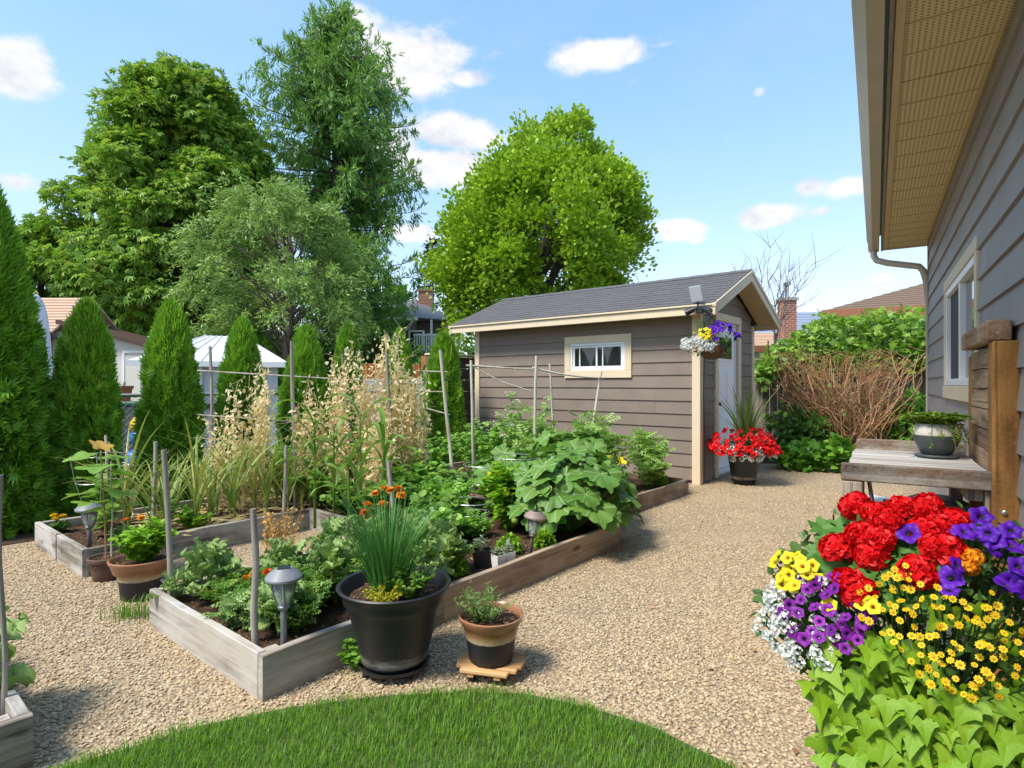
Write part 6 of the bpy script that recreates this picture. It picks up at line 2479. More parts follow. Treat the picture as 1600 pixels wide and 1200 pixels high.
def ellipsoid(rx, ry, rz, z0=0.0, shell=.5, lumps=.25, lump_f=2.5):
    def fn(rng, n):
        d = rnd_unit(n)
        k = rng.uniform(shell ** 2, 1, n) ** .5
        lm = np.array([1 + lumps * mnoise.noise((v[0] * lump_f + rx * 7, v[1] * lump_f, v[2] * lump_f + rz)) for v in d])
        p = d * (k * lm)[:, None] * np.array([rx, ry, rz]) + np.array([0, 0, z0 + rz])
        p[:, 2] = np.maximum(p[:, 2], .02)
        return p, d
    return fn


def vine_fn(rng, n):
    xs = rng.uniform(1182, 1560, n)
    top = np.interp(xs, [1182, 1196, 1230, 1262, 1290, 1330, 1360, 1400, 1440, 1560], [578, 556, 532, 508, 494, 500, 492, 484, 486, 486])
    bot = np.interp(xs, [1182, 1230, 1300, 1440, 1560], [592, 588, 582, 580, 580])
    f = rng.random(n) ** .85
    yy = top + (bot - top) * f
    Y = 10.35 + 1.0 * rng.random(n) * (1 - .0 * f)
    Y = np.where(f < .35, Y + .25, Y)
    pos = np.column_stack([(xs - 800) / 910 * Y, Y, CAMH - (yy - 600) * Y / 910])
    pos += rng.normal(0, .05, (n, 3))
    lump = np.array([mnoise.noise((p[0] * 2.2, p[1] * 2, p[2] * 2.2)) for p in pos])
    pos[:, 2] += lump * .12
    return pos, norm(np.column_stack([rng.normal(0, .3, n), np.full(n, -1.0), np.full(n, .25)]))


v = leaf_mass('climbing_vine', 'leafy bright green vine heaped along the top of the board fence', 'vine', (0, 0, 0), vine_fn, 5200, MAPLE, .125, 'vine', seed=40)
g = Geo()
for i in range(16):
    x = 4.7 + i * .28
    g.tube(curve_pts((x, 10.75, .0), (x + random.uniform(-.5, .5), 10.75, 2.1), 8, 0, .12, i), .014, 5, cap=False)
g.build('stems', M['bark'], v, kind='stuff')


def dry_bush():
    Y = 9.75
    bx = P(1322, 0, Y)[0]
    t = thing('dry_bush', 'dead trimmed bush of tangled tan twigs before the board fence', 'bush', (bx, Y, 0))
    rng = np.random.default_rng(17)
    g = Geo()
    k = Y / 910

    def lim(z):   # half widths left / right of the base at height z
        zz = np.clip(z / 1.82, 0, 1)
        return np.interp(zz, [0, .25, .6, 1], [.35, .85, 1.18, 1.28]), np.interp(zz, [0, .25, .6, 1], [.35, .75, 1.05, 1.2])
    tips = []
    for i in range(330):
        a = rng.uniform(-1, 1)
        b = np.array([rng.normal(0, .2), rng.normal(0, .13), 0])
        z1 = rng.uniform(.75, 1.86) if i % 3 else rng.uniform(1.5, 1.86)
        l, r = lim(z1)
        e = np.array([a * (r if a > 0 else l), rng.normal(0, .26), z1])
        pts = curve_pts(b, e, 8, rng.uniform(-.12, .12), .3, i)
        rr = rng.uniform(.005, .014)
        g.tube(pts, [rr * (1 - .6 * q / 7) for q in range(8)], 4, cap=False, rnd=rng.random())
        for j in range(2):
            q = rng.integers(3, 8)
            p = pts[q]
            d = norm(rng.normal(0, 1, 3) * np.array([1, .6, .5]) + np.array([0, 0, .55]))
            e2 = p + d * rng.uniform(.15, .5)
            e2[2] = min(e2[2], 1.86 + rng.normal(0, .02))
            g.tube(curve_pts(p, e2, 5, 0, .25, i + j * 31), [.0042, .0036, .003, .0025, .002], 3, cap=False, rnd=rng.random())
            tips.append(e2)
    g.build('branches', M['dry_twig'], t, kind='stuff')
    L = Leaves()
    tips = np.array(tips)
    n = 1300
    pos = tips[rng.integers(0, len(tips), n)] + rng.normal(0, .05, (n, 3))
    L.scatter(NARROW, pos, rnd_unit(n), rnd_unit(n), rng.uniform(.03, .07, n), width=1.2)
    L.build('dead_leaves', M['dry_twig'], t, kind='stuff')
    n = 420
    pos = tips[rng.integers(0, len(tips), n)] + rng.normal(0, .06, (n, 3))
    L = Leaves()
    L.scatter(LEAF, pos, rnd_unit(n), np.array([0, 0, 1.0]) + rng.normal(0, .4, (n, 3)), rng.uniform(.05, .09, n))
    L.build('green_leaves', M['shrub'], t, kind='stuff')


dry_bush()


def shrub(label, px, py, Y, rx, rz, n, size, mat, tpl, seed, ry=None, name='shrub', cat='shrub', z0=-.05, stems=(26, .008, 'bark')):
    x = (px - 800) / 910 * Y
    return leaf_mass(name, label, cat, (x, Y, 0), ellipsoid(rx, ry or rx * .8, rz, z0, .35), n, tpl, size, mat, seed=seed, stems=stems)


shrub('dark leafy shrub between the red flower pot and the dry bush', 1258, 0, 9.55, .40, .44, 600, .12, 'shrub', LEAF_W, 51)
shrub('dark leafy shrub behind the left side of the dry bush', 1270, 0, 10.2, .8, .55, 800, .12, 'shrub', LEAF_W, 52)
shrub('light green raspberry growth low at the foot of the dry bush', 1256, 0, 8.85, .42, .22, 420, .12, 'raspberry', LEAF_W, 53, stems=(14, .005, 'shrub'))
shrub('small bright raspberry plant right of the dry bush stems', 1311, 0, 8.55, .17, .30, 150, .13, 'raspberry', LEAF_W, 54, stems=(8, .005, 'shrub'))
shrub('green shrub under the vine right of the dry bush', 1428, 0, 9.7, .5, .6, 800, .12, 'raspberry', LEAF_W, 55)
shrub('dark shrub low behind the right side of the dry bush', 1385, 0, 10.3, .7, .5, 600, .11, 'shrub', LEAF_W, 56)
shrub('green bush standing behind the slat fence by the shed', 722, 0, 13.2, 1.0, 1.15, 1300, .14, 'shrub', LEAF_W, 57)
shrub('silvery young shrub poking over the slat fence', 727, 0, 11.9, .22, .98, 160, .10, 'dusty', LEAF, 58)
shrub('dark green laurel below the white balcony', 648, 0, 17.5, 1.0, 1.3, 1100, .2, 'shrub', LEAF_W, 59)
# hedge that closes the view between the trees, far off
def hedge_fn(rng, n):
    p = np.column_stack([rng.uniform(-27, -5.5, n), rng.uniform(-.8, .8, n), np.zeros(n)])
    top = 3.3 + .9 * np.array([mnoise.noise((x * .35, 3, 1)) for x in p[:, 0]]) + .4 * np.array([mnoise.noise((x * 1.6, 5, 1)) for x in p[:, 0]])
    p[:, 2] = top * rng.random(n) ** .7
    return p, norm(np.column_stack([rng.normal(0, .4, n), np.full(n, -1.0), np.full(n, .5)]))


leaf_mass('far_hedge', 'dark hedge closing the view behind the chestnut and the sheds', 'hedge', (0, 27, 0), hedge_fn, 5200, LEAF_W, .42, 'shrub', seed=61)

# ------------------------------------------------------------------ garden plants
def emesh(bm_verts, faces, name, mat, smooth=True):
    g = Geo().add(bm_verts, faces)
    return g.mesh(name, mat, smooth)


def kale_leaf(seed):
    """frilled blade on a petiole, unit length, grows along +Y, arching down"""
    rng = np.random.default_rng(seed)
    nl, nw = 11, 9
    V, F = [], []
    for i in range(nl):
        t = i / (nl - 1)
        w = .30 * (math.sin(PI * min(1, (t * .93 + .07)) ** .8) ** .7) * (1 - .25 * t) + .02
        for j in range(nw):
            s = (j / (nw - 1)) * 2 - 1
            edge = abs(s) ** 1.5
            lob = 1 + .34 * edge * math.sin(t * 24 + seed + (1.5 if s < 0 else 0))
            fr = edge * (.09 * math.sin(t * 34 + s * 4 + seed) + .07 * math.sin(t * 61 + s * 9 + seed * 2))
            x = s * w * lob
            y = .30 + .70 * t + .03 * edge * math.sin(t * 40 + seed)
            z = .10 * abs(s) ** 1.2 - .26 * max(0, y - .35) ** 1.7 + fr
            V.append((x, y, z))
    for i in range(nl - 1):
        for j in range(nw - 1):
            q = i * nw + j
            F.append((q, q + 1, q + nw + 1, q + nw))
    g = Geo().add(V, F)
    g.tube([(0, 0, -.03), (0, .18, 0), (0, .5, -.016), (0, .8, -.09)], [.018, .014, .011, .004], 5)
    return g.mesh('leaf', M['kale'], True)


KALE = [kale_leaf(s) for s in (1, 2, 3, 4)]


def rosette(name, label, cat, base, meshes, n, length, pitch=(20, 70), group=None, seed=1, stalk=0.0, stem_mat='kale', sp=.0, whorl=2.4):
    """a plant whose leaves are separate parts"""
    rng = np.random.default_rng(seed)
    t = thing(name, label, cat, base, 0, group)
    if stalk:
        Geo().tube([(0, 0, -.03), (.004, 0, stalk * .5), (0, .004, stalk)], [.014, .012, .009], 7).build('stem', M[stem_mat], t, smooth=True)
    for k in range(n):
        f = k / max(n - 1, 1)
        o = obj('leaf', meshes[rng.integers(0, len(meshes))], t)
        a = k * whorl + rng.uniform(-.4, .4)
        p = R(pitch[0] + (pitch[1] - pitch[0]) * f + rng.uniform(-10, 10))
        s = length * rng.uniform(.75, 1.15) * (1 - .25 * f)
        o.location = (rng.normal(0, .008), rng.normal(0, .008), stalk * (.35 + .65 * f) if stalk else .01)
        o.rotation_euler = (p, rng.normal(0, .25), a)
        o.scale = (s, s, s)
    return t


kpos = [(.22, 1.0, .32, 'kale drooping over the left end of the front plank'), (.55, .80, .30, 'kale behind the golden dry seed stalks'),
        (.62, .42, .36, 'kale in the middle of the front bed behind the near path light'), (.95, .55, .40, 'big kale left of the black tub'),
        (1.0, .22, .40, 'kale just behind the near path light and the black tub'), (1.3, .62, .36, 'kale at the far end of the gravel notch'),
        (.24, .30, .27, 'low kale leaves beside the near path light'), (1.35, .30, .33, 'kale hidden behind the black tub'),
        (.95, .95, .30, 'kale at the edge of the gravel notch'), (.08, 1.10, .17, 'small kale leaves at the corner of the front plank')]
for i, (u, v, s, lb) in enumerate(kpos):
    rosette('kale_plant', lb, 'kale', B(u, v, .12), KALE, 24 if s > .25 else 14, s * .66, (5, 70), 'kale in the front bed', 100 + i, stalk=s * .62)
rosette('kale_plant', 'kale in the corner bed at the left edge of the photo', 'kale', B(-.83, .62, .12), KALE, 12, .34, (8, 60), 'kale in the front bed', 140, stalk=.12)
rosette('kale_plant', 'second kale plant behind in the corner bed at the left edge', 'kale', B(-.9, 1.15, .12), KALE, 12, .28, (15, 65), 'kale in the front bed', 141, stalk=.1)


# ---- leafy bushes grown on stems
def stem_bush(name, label, cat, base, h, r, ns, per, tpl, size, mat, stem_mat=None, seed=1, group=None, spread=1.0, low=.25, droop=.0, srad=.004, parent=None, wid=1.0, upl=.25, zjit=.15):
    rng = np.random.default_rng(seed)
    t = thing(name, label, cat, base, 0, group) if parent is None else parent
    tips = []
    L = Leaves()
    g = Geo()
    for k in range(ns):
        a = rng.uniform(0, 2 * PI)
        rr = r * math.sqrt(rng.random()) * spread
        top = h * rng.uniform(1 - zjit * 2, 1.0) * (1 - .35 * (rr / r) ** 2)
        e = np.array([rr * math.cos(a), rr * math.sin(a), top])
        b = np.array([rr * .2 * math.cos(a), rr * .2 * math.sin(a), 0])
        pts = np.array(curve_pts(b, e, 8, 0, .12, k + seed * 13))
        pts[:, :2] += (np.linspace(0, 1, 8)[:, None] ** 2) * np.array([math.cos(a), math.sin(a)]) * r * .12
        g.tube(pts, [srad * (1 - .65 * q / 7) for q in range(8)], 4, cap=False, rnd=.3)
        tips.append(pts[-1])
        s = low + (1 - low) * rng.random(per) ** .8
        q = np.minimum((s * 7).astype(int), 6)
        f = (s * 7 - q)[:, None]
        p = pts[q] * (1 - f) + pts[q + 1] * f
        an = rng.uniform(0, 2 * PI, per)
        out = np.column_stack([np.cos(an), np.sin(an), rng.normal(upl - droop, .3, per)])
        nr = norm(np.array([0, 0, 1.0]) + rng.normal(0, .35, (per, 3)))
        L.scatter(tpl, p, out, nr, rng.uniform(.6, 1.2, per) * size, rnd=rng.random(per) * .99, width=wid)
    L.build('foliage', M[mat], t, kind='stuff')
    g.build('stems', M[stem_mat or mat], t, kind='stuff')
    stem_bush.tips = tips
    return t


# basil balls
def basil(label, u, v, r, seed):
    t = thing('basil_plant', label, 'basil', B(u, v, .115), 0, 'lime green basil mounds')
    rng = np.random.default_rng(seed)
    n = 520
    d = rnd_unit(n)
    d[:, 2] = np.abs(d[:, 2]) * 1.0 - .15
    k = rng.uniform(.62, 1.0, n)
    lm = np.array([1 + .18 * mnoise.noise((x[0] * 3 + seed, x[1] * 3, x[2] * 3)) for x in d])
    pos = d * (k * lm)[:, None] * np.array([r, r, r * 1.35]) + [0, 0, r * .45]
    L = Leaves().scatter(LEAF_W, pos, norm(d * .8 + rng.normal(0, .45, (n, 3)) + [0, 0, .05]), norm(np.array([0, 0, 1.0]) + d * .5 + rng.normal(0, .3, (n, 3))), rng.uniform(.022, .046, n), rnd=rng.random(n) * .99)
    L.build('foliage', M['basil'], t, kind='stuff')
    g = Geo()
    for i in range(10):
        g.tube(curve_pts((0, 0, -.02), pos[i * 7], 5, 0, .1, i), .002, 4, cap=False)
    g.build('stems', M['basil'], t, kind='stuff')


basil('round lime green basil ball right of the black tub', 1.36, .28, .085, 1)
basil('round lime green basil ball left of the bronze path light', 1.93, .29, .075, 2)
basil('lime green basil half behind the bronze path light', 2.22, .20, .065, 3)
basil('lime green basil at the far corner of the brown bed', 5.05, .66, .11, 4)

# mint in the glazed pot, herbs and chives in the big tub, needle herb in the small pot
stem_bush('mint_plant', 'bright green mint growing in the glazed pot', 'mint', (midpot.location.x, midpot.location.y, .21), .27, .16, 38, 26, LEAF_W, .042, 'mint', seed=3, low=.12, srad=.0018, upl=.2)


def chives():
    t = thing('chive_clump', 'tall clump of chives growing in the black tub', 'chives', (-.565, 2.66, .35))
    rng = np.random.default_rng(9)
    L = Leaves()
    n = 300
    for dr in (.12, .3, .6):
        m = n // 3
        tp = blade_tpl(dr, .0062, 6, .8)
        a = rng.uniform(0, 2 * PI, m)
        rr = .075 * np.sqrt(rng.random(m))
        pos = np.column_stack([rr * np.cos(a), rr * np.sin(a), np.zeros(m)])
        out = np.column_stack([np.cos(a), np.sin(a), np.zeros(m)])
        up = norm(np.array([0, 0, 1.0]) + out * rng.uniform(.02, .4, (m, 1)) + rng.normal(0, .05, (m, 3)))
        L.scatter(tp, pos, out - up * np.sum(out * up, 1, keepdims=True), up, rng.uniform(.26, .52, m), rnd=rng.random(m) * .99)
    L.build('blades', M['chive'], t, kind='stuff')


chives()
stem_bush('herb_plant', 'bushy green savory growing at the right of the black tub', 'herb', (-.455, 2.60, .345), .19, .11, 34, 34, LEAF, .022, 'herb', seed=5, low=.1, srad=.0014)
stem_bush('golden_thyme', 'low yellow-green thyme at the front of the black tub', 'herb', (-.55, 2.535, .345), .085, .095, 40, 24, LEAF, .015, 'thyme', seed=6, low=.1, srad=.001)
stem_bush('needle_herb', 'wispy needle-leaved herb growing in the small glazed pot', 'herb', (-.13, 2.60, .24), .17, .13, 34, 34, NARROW, .026, 'rosemary', seed=7, low=.05, srad=.0012, upl=.5)
stem_bush('trailing_weed', 'small green plant creeping from under the front plank by the black tub', 'weed', B(.42, -.07, 0), .16, .075, 18, 22, LEAF_W, .034, 'bean', seed=8, low=.1, srad=.0014)

# grassy tuft beside the glazed pot
tg = thing('grass_tuft', 'small tuft of wild grass on the gravel below the glazed pot', 'grass', G0(205, 965))
L = Leaves()
for dr in (.5, .9):
    m = 60
    a = RNG.uniform(0, 2 * PI, m)
    pos = np.column_stack([RNG.normal(0, .07, m), RNG.normal(0, .04, m), np.zeros(m)])
    out = np.column_stack([np.cos(a), np.sin(a), np.zeros(m)])
    L.scatter(blade_tpl(dr, .02, 4), pos, out, (0, 0, 1), RNG.uniform(.05, .13, m))
L.build('blades', M['grass'], tg, kind='stuff')


# ---- garlic and onions in the left arm of the bed
def garlic_mesh(seed):
    rng = np.random.default_rng(seed)
    L = Leaves()
    h = rng.uniform(.16, .24)
    L.tube([(0, 0, -.02), (0, 0, h * .5), (.004, 0, h)], [.010, .009, .007], 6, rnd=.45)
    for k in range(10):
        a = (k % 2) * PI + rng.normal(0, .6) + seed
        out = np.array([[math.cos(a), math.sin(a), 0]])
        up = norm(np.array([[out[0, 0] * rng.uniform(.1, .55), out[0, 1] * rng.uniform(.1, .55), 1.0]]))
        o2 = out - up * np.sum(out * up)
        L.scatter(blade_tpl(rng.uniform(.35, 1.3), .0135, 8, .5), [(0, 0, h * (.35 + .65 * k / 9))], o2, up, rng.uniform(.45, .78), rnd=[rng.random() * .99], width=rng.uniform(.8, 1.1))
    return L.mesh('leaves', M['garlic'], True)


GAR = [garlic_mesh(s) for s in range(8)]
rng0 = np.random.default_rng(77)
n = 0
for u in np.arange(.55, 2.1, .21):
    for v in (2.62, 2.85, 3.1, 3.36):
        if v > 3.2 and u > 1.8:
            continue
        t = thing('garlic_plant', 'half-yellowed garlic with long arching blades in the left arm of the bed', 'garlic', B(u + rng0.normal(0, .04), v + rng0.normal(0, .04), .12), rng0.uniform(0, 6), 'garlic plants in the left bed')
        o = obj('leaves', GAR[n % 8], t)
        s = rng0.uniform(.85, 1.2)
        o.scale = (s, s, s)
        n += 1
# straw lying on the soil between them
st_ = Leaves()
m = 240
p = np.array([B(a, b, .15) for a, b in zip(RNG.uniform(.4, 2.2, m), RNG.uniform(2.46, 3.5, m))])
an = RNG.uniform(0, 2 * PI, m)
st_.scatter(NARROW, p, np.column_stack([np.cos(an), np.sin(an), RNG.normal(.05, .15, m)]), (0, 0, 1), RNG.uniform(.08, .26, m), width=.45)
o = st_.build('fallen_straw', M['straw'], kind='stuff')
o['label'] = 'dry yellow garlic leaves lying on the soil'
o['category'] = 'straw'

# bean plant in the wire cage, marigolds at its feet
BEAN_L = None


def simple_leaf(name, mat, w=.42, seed=0, heart=.12, lobes=0, n=14, ruff=.02, droop=.22, petiole=.0):
    """one larger leaf: a heart- or lobed blade with a fold and droop, unit length along +Y from the petiole"""
    V = [(0, 0.0, 0)]
    F = []
    outl = []
    for i in range(n + 1):
        a = -PI + 2 * PI * i / n
        ra = abs(a) / PI
        # radius about (0, .38)
        r = .5 * (1 - .10 * ra)
        x = math.sin(a) * w
        y = .42 + math.cos(a) * (.58 if abs(a) < PI / 2 else .46)
        if abs(a) > PI * .86:
            y += heart * (abs(a) - PI * .86) / (PI * .14)
        if lobes:
            k = 1 + .22 * math.cos(a * lobes)
            x *= k
            y = .42 + (y - .42) * k
        outl.append((x, y))
    cx, cyy = 0, .34
    V = []
    rings = 3
    for q in range(1, rings + 1):
        f = q / rings
        for (x, y) in outl[:-1]:
            xx, yy = cx + (x - cx) * f, cyy + (y - cyy) * f
            z = .16 * abs(xx) - droop * max(0, yy - .1) ** 2 + ruff * f * f * math.sin(math.atan2(xx, yy - .4) * 5 + seed)
            V.append((xx, yy, z))
    c = len(V)
    V.append((cx, cyy, -droop * .06))
    m = n
    for k in range(m):
        F.append((c, k, (k + 1) % m))
    for q in range(rings - 1):
        for k in range(m):
            a, b = q * m + k, q * m + (k + 1) % m
            F.append((a, a + m, b + m, b))
    F = [f[::-1] for f in F]
    g = Geo().add(V, F)
    if petiole:
        g.tube([(0, -petiole, -.05 - petiole * .4), (0, -petiole * .4, -.02), (0, .05, 0)], .012, 4)
    return g.mesh(name, M[mat], True)


BEAN_L = [simple_leaf('leaf', 'pale_leaf', .46, s, petiole=.35) for s in (0, 2, 4)]
STAR_L = [simple_leaf('leaf', 'pale_leaf', .55, s, lobes=5, n=30, heart=.2, petiole=.5) for s in (0, 3)]
t = rosette('bean_plant', 'broad-leaved bean plant inside the tall wire cage', 'bean', B(.36, 3.3, .12), BEAN_L, 30, .15, (-5, 45), None, 31, stalk=.36, stem_mat='bean')
t = rosette('bean_plant', 'low broad-leaved bean plant behind the left path light', 'bean', B(.30, 2.98, .12), BEAN_L, 16, .13, (-5, 45), None, 32, stalk=.2, stem_mat='bean')
t = rosette('bean_plant', 'broad-leaved bean plant right of the tall wire cage', 'bean', B(.65, 2.72, .12), BEAN_L, 16, .13, (-5, 45), None, 33, stalk=.22, stem_mat='bean')
# maple-leaved sapling in the brown terracotta pot
tx, ty_ = terra.location.x, terra.location.y
sp = thing('potted_sapling', 'lanky sapling with star-shaped leaves in the brown terracotta pot', 'sapling', (tx, ty_, .135))
Geo().tube([(0, 0, -.02), (-.01, 0, .25), (-.03, .01, .5), (-.035, .0, .70)], [.006, .005, .004, .003], 7).build('stem', M['dry_twig'], sp)
rs = np.random.default_rng(4)
for k in range(13):
    f = .48 + .52 * k / 12
    o = obj('leaf', STAR_L[k % 2], sp)
    a = k * 2.4
    o.location = (-.035 * f + .035 * math.cos(a), .035 * math.sin(a), .70 * f - .02)
    o.rotation_euler = (R(rs.uniform(-15, 25)), rs.normal(0, .2), a - PI / 2)
    s = rs.uniform(.12, .19)
    o.scale = (s, s, s)
o = obj('leaf', simple_leaf('leaf', 'autumn', .5, 1, lobes=5, n=30, heart=.2, petiole=.4), sp, label='yellow-orange top leaf')
o.location = (-.035, 0, .72); o.rotation_euler = (R(35), .3, .8); o.scale = (.13,) * 3
stake('pale cane standing in the brown terracotta pot', (tx + .03, ty_ + .01, .12), (tx + .012, ty_ + .03, .78), .0055, 'bamboo_light', name='cane', cat='stake')


# marigolds
def pom(name, mat, r, layers=4, n0=11):
    L = Leaves()
    for q in range(layers):
        f = q / layers
        m = int(n0 * (1 - .55 * f)) + 2
        a = np.linspace(0, 2 * PI, m, endpoint=False) + q * .7
        out = np.column_stack([np.cos(a), np.sin(a), np.full(m, .15 + 1.1 * f)])
        L.scatter(LEAF_W, np.column_stack([np.zeros(m), np.zeros(m), np.full(m, r * .35 * f)]), out, np.array([0, 0, 1.0]) + RNG.normal(0, .25, (m, 3)), r * (1 - .35 * f) * RNG.uniform(.85, 1.1, m), rnd=RNG.random(m), width=1.1)
    return L.mesh(name, M[mat], False)


POM = {k: pom('flower', k, .03) for k in ('orange', 'deep_orange', 'yellow')}


def marigold(label, base, h, r, flowers, seed, size=1.0):
    t = stem_bush('marigold_plant', label, 'marigold', base, h, r, 16, 26, FEATHER, .05, 'shrub', seed=seed, srad=.0022, low=.15)
    rng = np.random.default_rng(seed)
    for (mt, dx, dy, z) in flowers:
        o = obj('flower', POM[mt], t)
        o.location = (dx, dy, z)
        o.rotation_euler = (R(rng.uniform(-35, 15)), R(rng.uniform(-20, 20)), rng.uniform(0, 6))
        s = size * rng.uniform(.9, 1.15)
        o.scale = (s, s, s)
        Geo().tube([(dx * .3, dy * .3, h * .3), (dx * .9, dy * .9, z - .03), (dx, dy, z)], .0018, 4).build('stem', M['shrub'], t)
    return t


marigold('small yellow marigold in the corner of the left bed', B(.10, 3.42, .12), .10, .07, [('yellow', -.03, 0, .13), ('yellow', .03, .01, .125), ('yellow', 0, -.03, .11)], 1)
marigold('red-orange marigolds behind the left path light', B(.30, 2.62, .12), .14, .10, [('deep_orange', -.06, -.03, .16), ('orange', .03, .0, .18), ('orange', .12, .03, .19), ('deep_orange', .10, -.08, .10)], 2)
marigold('orange marigold by the front plank among the kale', B(.36, .72, .12), .15, .10, [('orange', -.05, -.05, .15), ('orange', -.02, -.03, .17), ('deep_orange', .05, -.02, .175), ('deep_orange', -.09, -.06, .10), ('orange', .14, -.02, .12)], 3)
marigold('tall orange marigolds behind the chives', B(1.42, 1.02, .12), .38, .13, [('orange', -.06, 0, .40), ('orange', .0, .02, .43), ('orange', .05, .0, .42), ('orange', .10, .02, .43), ('orange', -.12, .0, .32), ('deep_orange', -.13, -.02, .27), ('deep_orange', -.10, 0, .22), ('orange', .12, 0, .39), ('orange', .0, -.04, .33)], 4, 1.3)
marigold('single orange marigold beside the pale stick on the soil', B(2.72, 1.22, .12), .13, .08, [('deep_orange', .0, -.02, .17)], 5)
marigold('low yellow marigolds at the end of the gravel notch', B(1.45, .95, .12), .10, .10, [('yellow', .05, 0, .15), ('yellow', -.08, -.02, .10)], 6)


# golden dry seed stalks in the front bed
def seed_stalks():
    t = thing('dry_seed_stalks', 'golden dry lettuce seed stalks in the front bed', 'dry plant', B(.62, .93, .12))
    rng = np.random.default_rng(23)
    L = Leaves()
    for k in range(26):
        a = rng.uniform(0, 2 * PI)
        h = rng.uniform(.28, .46)
        rr = rng.uniform(.02, .16)
        pts = np.array(curve_pts((0, 0, 0), (rr * math.cos(a), rr * math.sin(a), h), 7, 0, .1, k))
        L.tube(pts, [.0028 * (1 - .6 * i / 6) for i in range(7)], 4, rnd=rng.random())
        m = 46
        s = .25 + .75 * rng.random(m)
        q = np.minimum((s * 6).astype(int), 5)
        f = (s * 6 - q)[:, None]
        p = pts[q] * (1 - f) + pts[q + 1] * f + rng.normal(0, .009, (m, 3))
        L.scatter(LEAF, p, norm(rnd_unit(m) + [0, 0, .3]), rnd_unit(m), rng.uniform(.012, .026, m), rnd=rng.random(m) * .99)
    L.build('stalks', M['gold_straw'], t, kind='stuff')


seed_stalks()


# dry pea vines on the trellis
def pea_vine(label, base, h, r, nst, per, seed, group):
    t = thing('dried_pea_vine', label, 'dried vine', base, 0, group)
    rng = np.random.default_rng(seed)
    L = Leaves()
    for k in range(nst):
        a = rng.uniform(0, 2 * PI)
        hh = h * rng.uniform(.6, 1.0)
        rr = r * rng.uniform(.1, 1)
        pts = np.array(curve_pts((rr * .5 * math.cos(a), rr * .5 * math.sin(a), 0), (rr * math.cos(a), rr * math.sin(a), hh), 12, 0, .10, k + seed))
        pts[:, 0] += .018 * np.sin(np.arange(12) * 2.2 + k)
        L.tube(pts, .0026, 3, rnd=rng.random())
        m = int(per * 1.2)
        s = rng.random(m) ** .8
        q = np.minimum((s * 11).astype(int), 10)
        f = (s * 11 - q)[:, None]
        p = pts[q] * (1 - f) + pts[q + 1] * f
        off = rng.normal(0, .035, (m, 3))
        L.scatter(LEAF, p + off, norm(rnd_unit(m) + [0, 0, -.35]), rnd_unit(m), rng.uniform(.024, .062, m), rnd=rng.random(m) * .99, width=.9)
        # pods
        mp = m // 6
        L.scatter(NARROW, p[:mp] + rng.normal(0, .02, (mp, 3)), norm(rng.normal(0, .4, (mp, 3)) + [0, 0, -1]), rnd_unit(mp), rng.uniform(.06, .09, mp), rnd=rng.random(mp) * .99, width=1.6)
        # loose tendrils
        for j in range(4):
            i = rng.integers(3, 12)
            e = pts[i] + rng.normal(0, .09, 3)
            L.tube(curve_pts(pts[i], e, 4, 0, .3, j + k), .0013, 3, rnd=.7)
    L.build('vines', M['straw'], t, kind='stuff')


pea = 'dry straw-coloured pea vines on the trellis'
for i, (px, Yv, top, r, nst, per, lb) in enumerate([
        (345, 5.35, 632, .16, 7, 44, 'sparse dry pea vine at the left end of the trellis'),
        (385, 5.4, 575, .18, 9, 50, 'thin dry pea vine before the fourth cedar'),
        (415, 5.45, 558, .16, 9, 52, 'dry pea vine before the right edge of the white shed'),
        (470, 5.5, 588, .16, 8, 48, 'thin dry pea vine beside the tall central stake'),
        (503, 5.6, 572, .18, 10, 56, 'dry pea vine left of the dense heap of vines'),
        (540, 5.6, 540, .20, 13, 66, 'dense dry pea vine before the sixth cedar'),
        (575, 5.7, 560, .20, 12, 62, 'dense dry pea vine in the middle of the trellis'),
        (610, 5.75, 512, .19, 14, 70, 'tallest dry pea vine reaching the far roof eave'),
        (632, 5.75, 560, .18, 12, 66, 'dense dry pea vine right of the tallest one'),
        (652, 5.8, 590, .14, 11, 64, 'dry pea vine at the right end of the trellis'),
        (590, 5.4, 640, .22, 12, 56, 'low dry pea vine in front of the dense heap')]):
    p = P(px, 600, Yv)
    pea_vine(lb, (p[0], p[1], .12), CAMH - (top - 600) * Yv / 910 - .12, r, nst, per, 200 + i, pea)


# corn: leaves are parts
def corn_leaf(seed):
    V, F = [], []
    a, p = 0.25, np.array([0.0, 0.0, 0.0])
    n = 10
    for i in range(n + 1):
        t = i / n
        w = .048 * math.sin(PI * min(1, t * .92 + .08)) ** .6
        wv = .015 * math.sin(t * 16 + seed)
        V += [(-w, p[1], p[2] + w * .5 + wv), (0, p[1], p[2]), (w, p[1], p[2] + w * .5 - wv)]
        a = .25 + (1.9 + .2 * seed % .6) * t ** 1.5
        p = p + np.array([0, math.sin(a), math.cos(a)]) / n
    for i in range(n):
        b = i * 3
        for k in (0, 1):
            F.append((b + k, b + k + 1, b + k + 4, b + k + 3))
    return Geo().add(V, F).mesh('leaf', M['corn'], True)


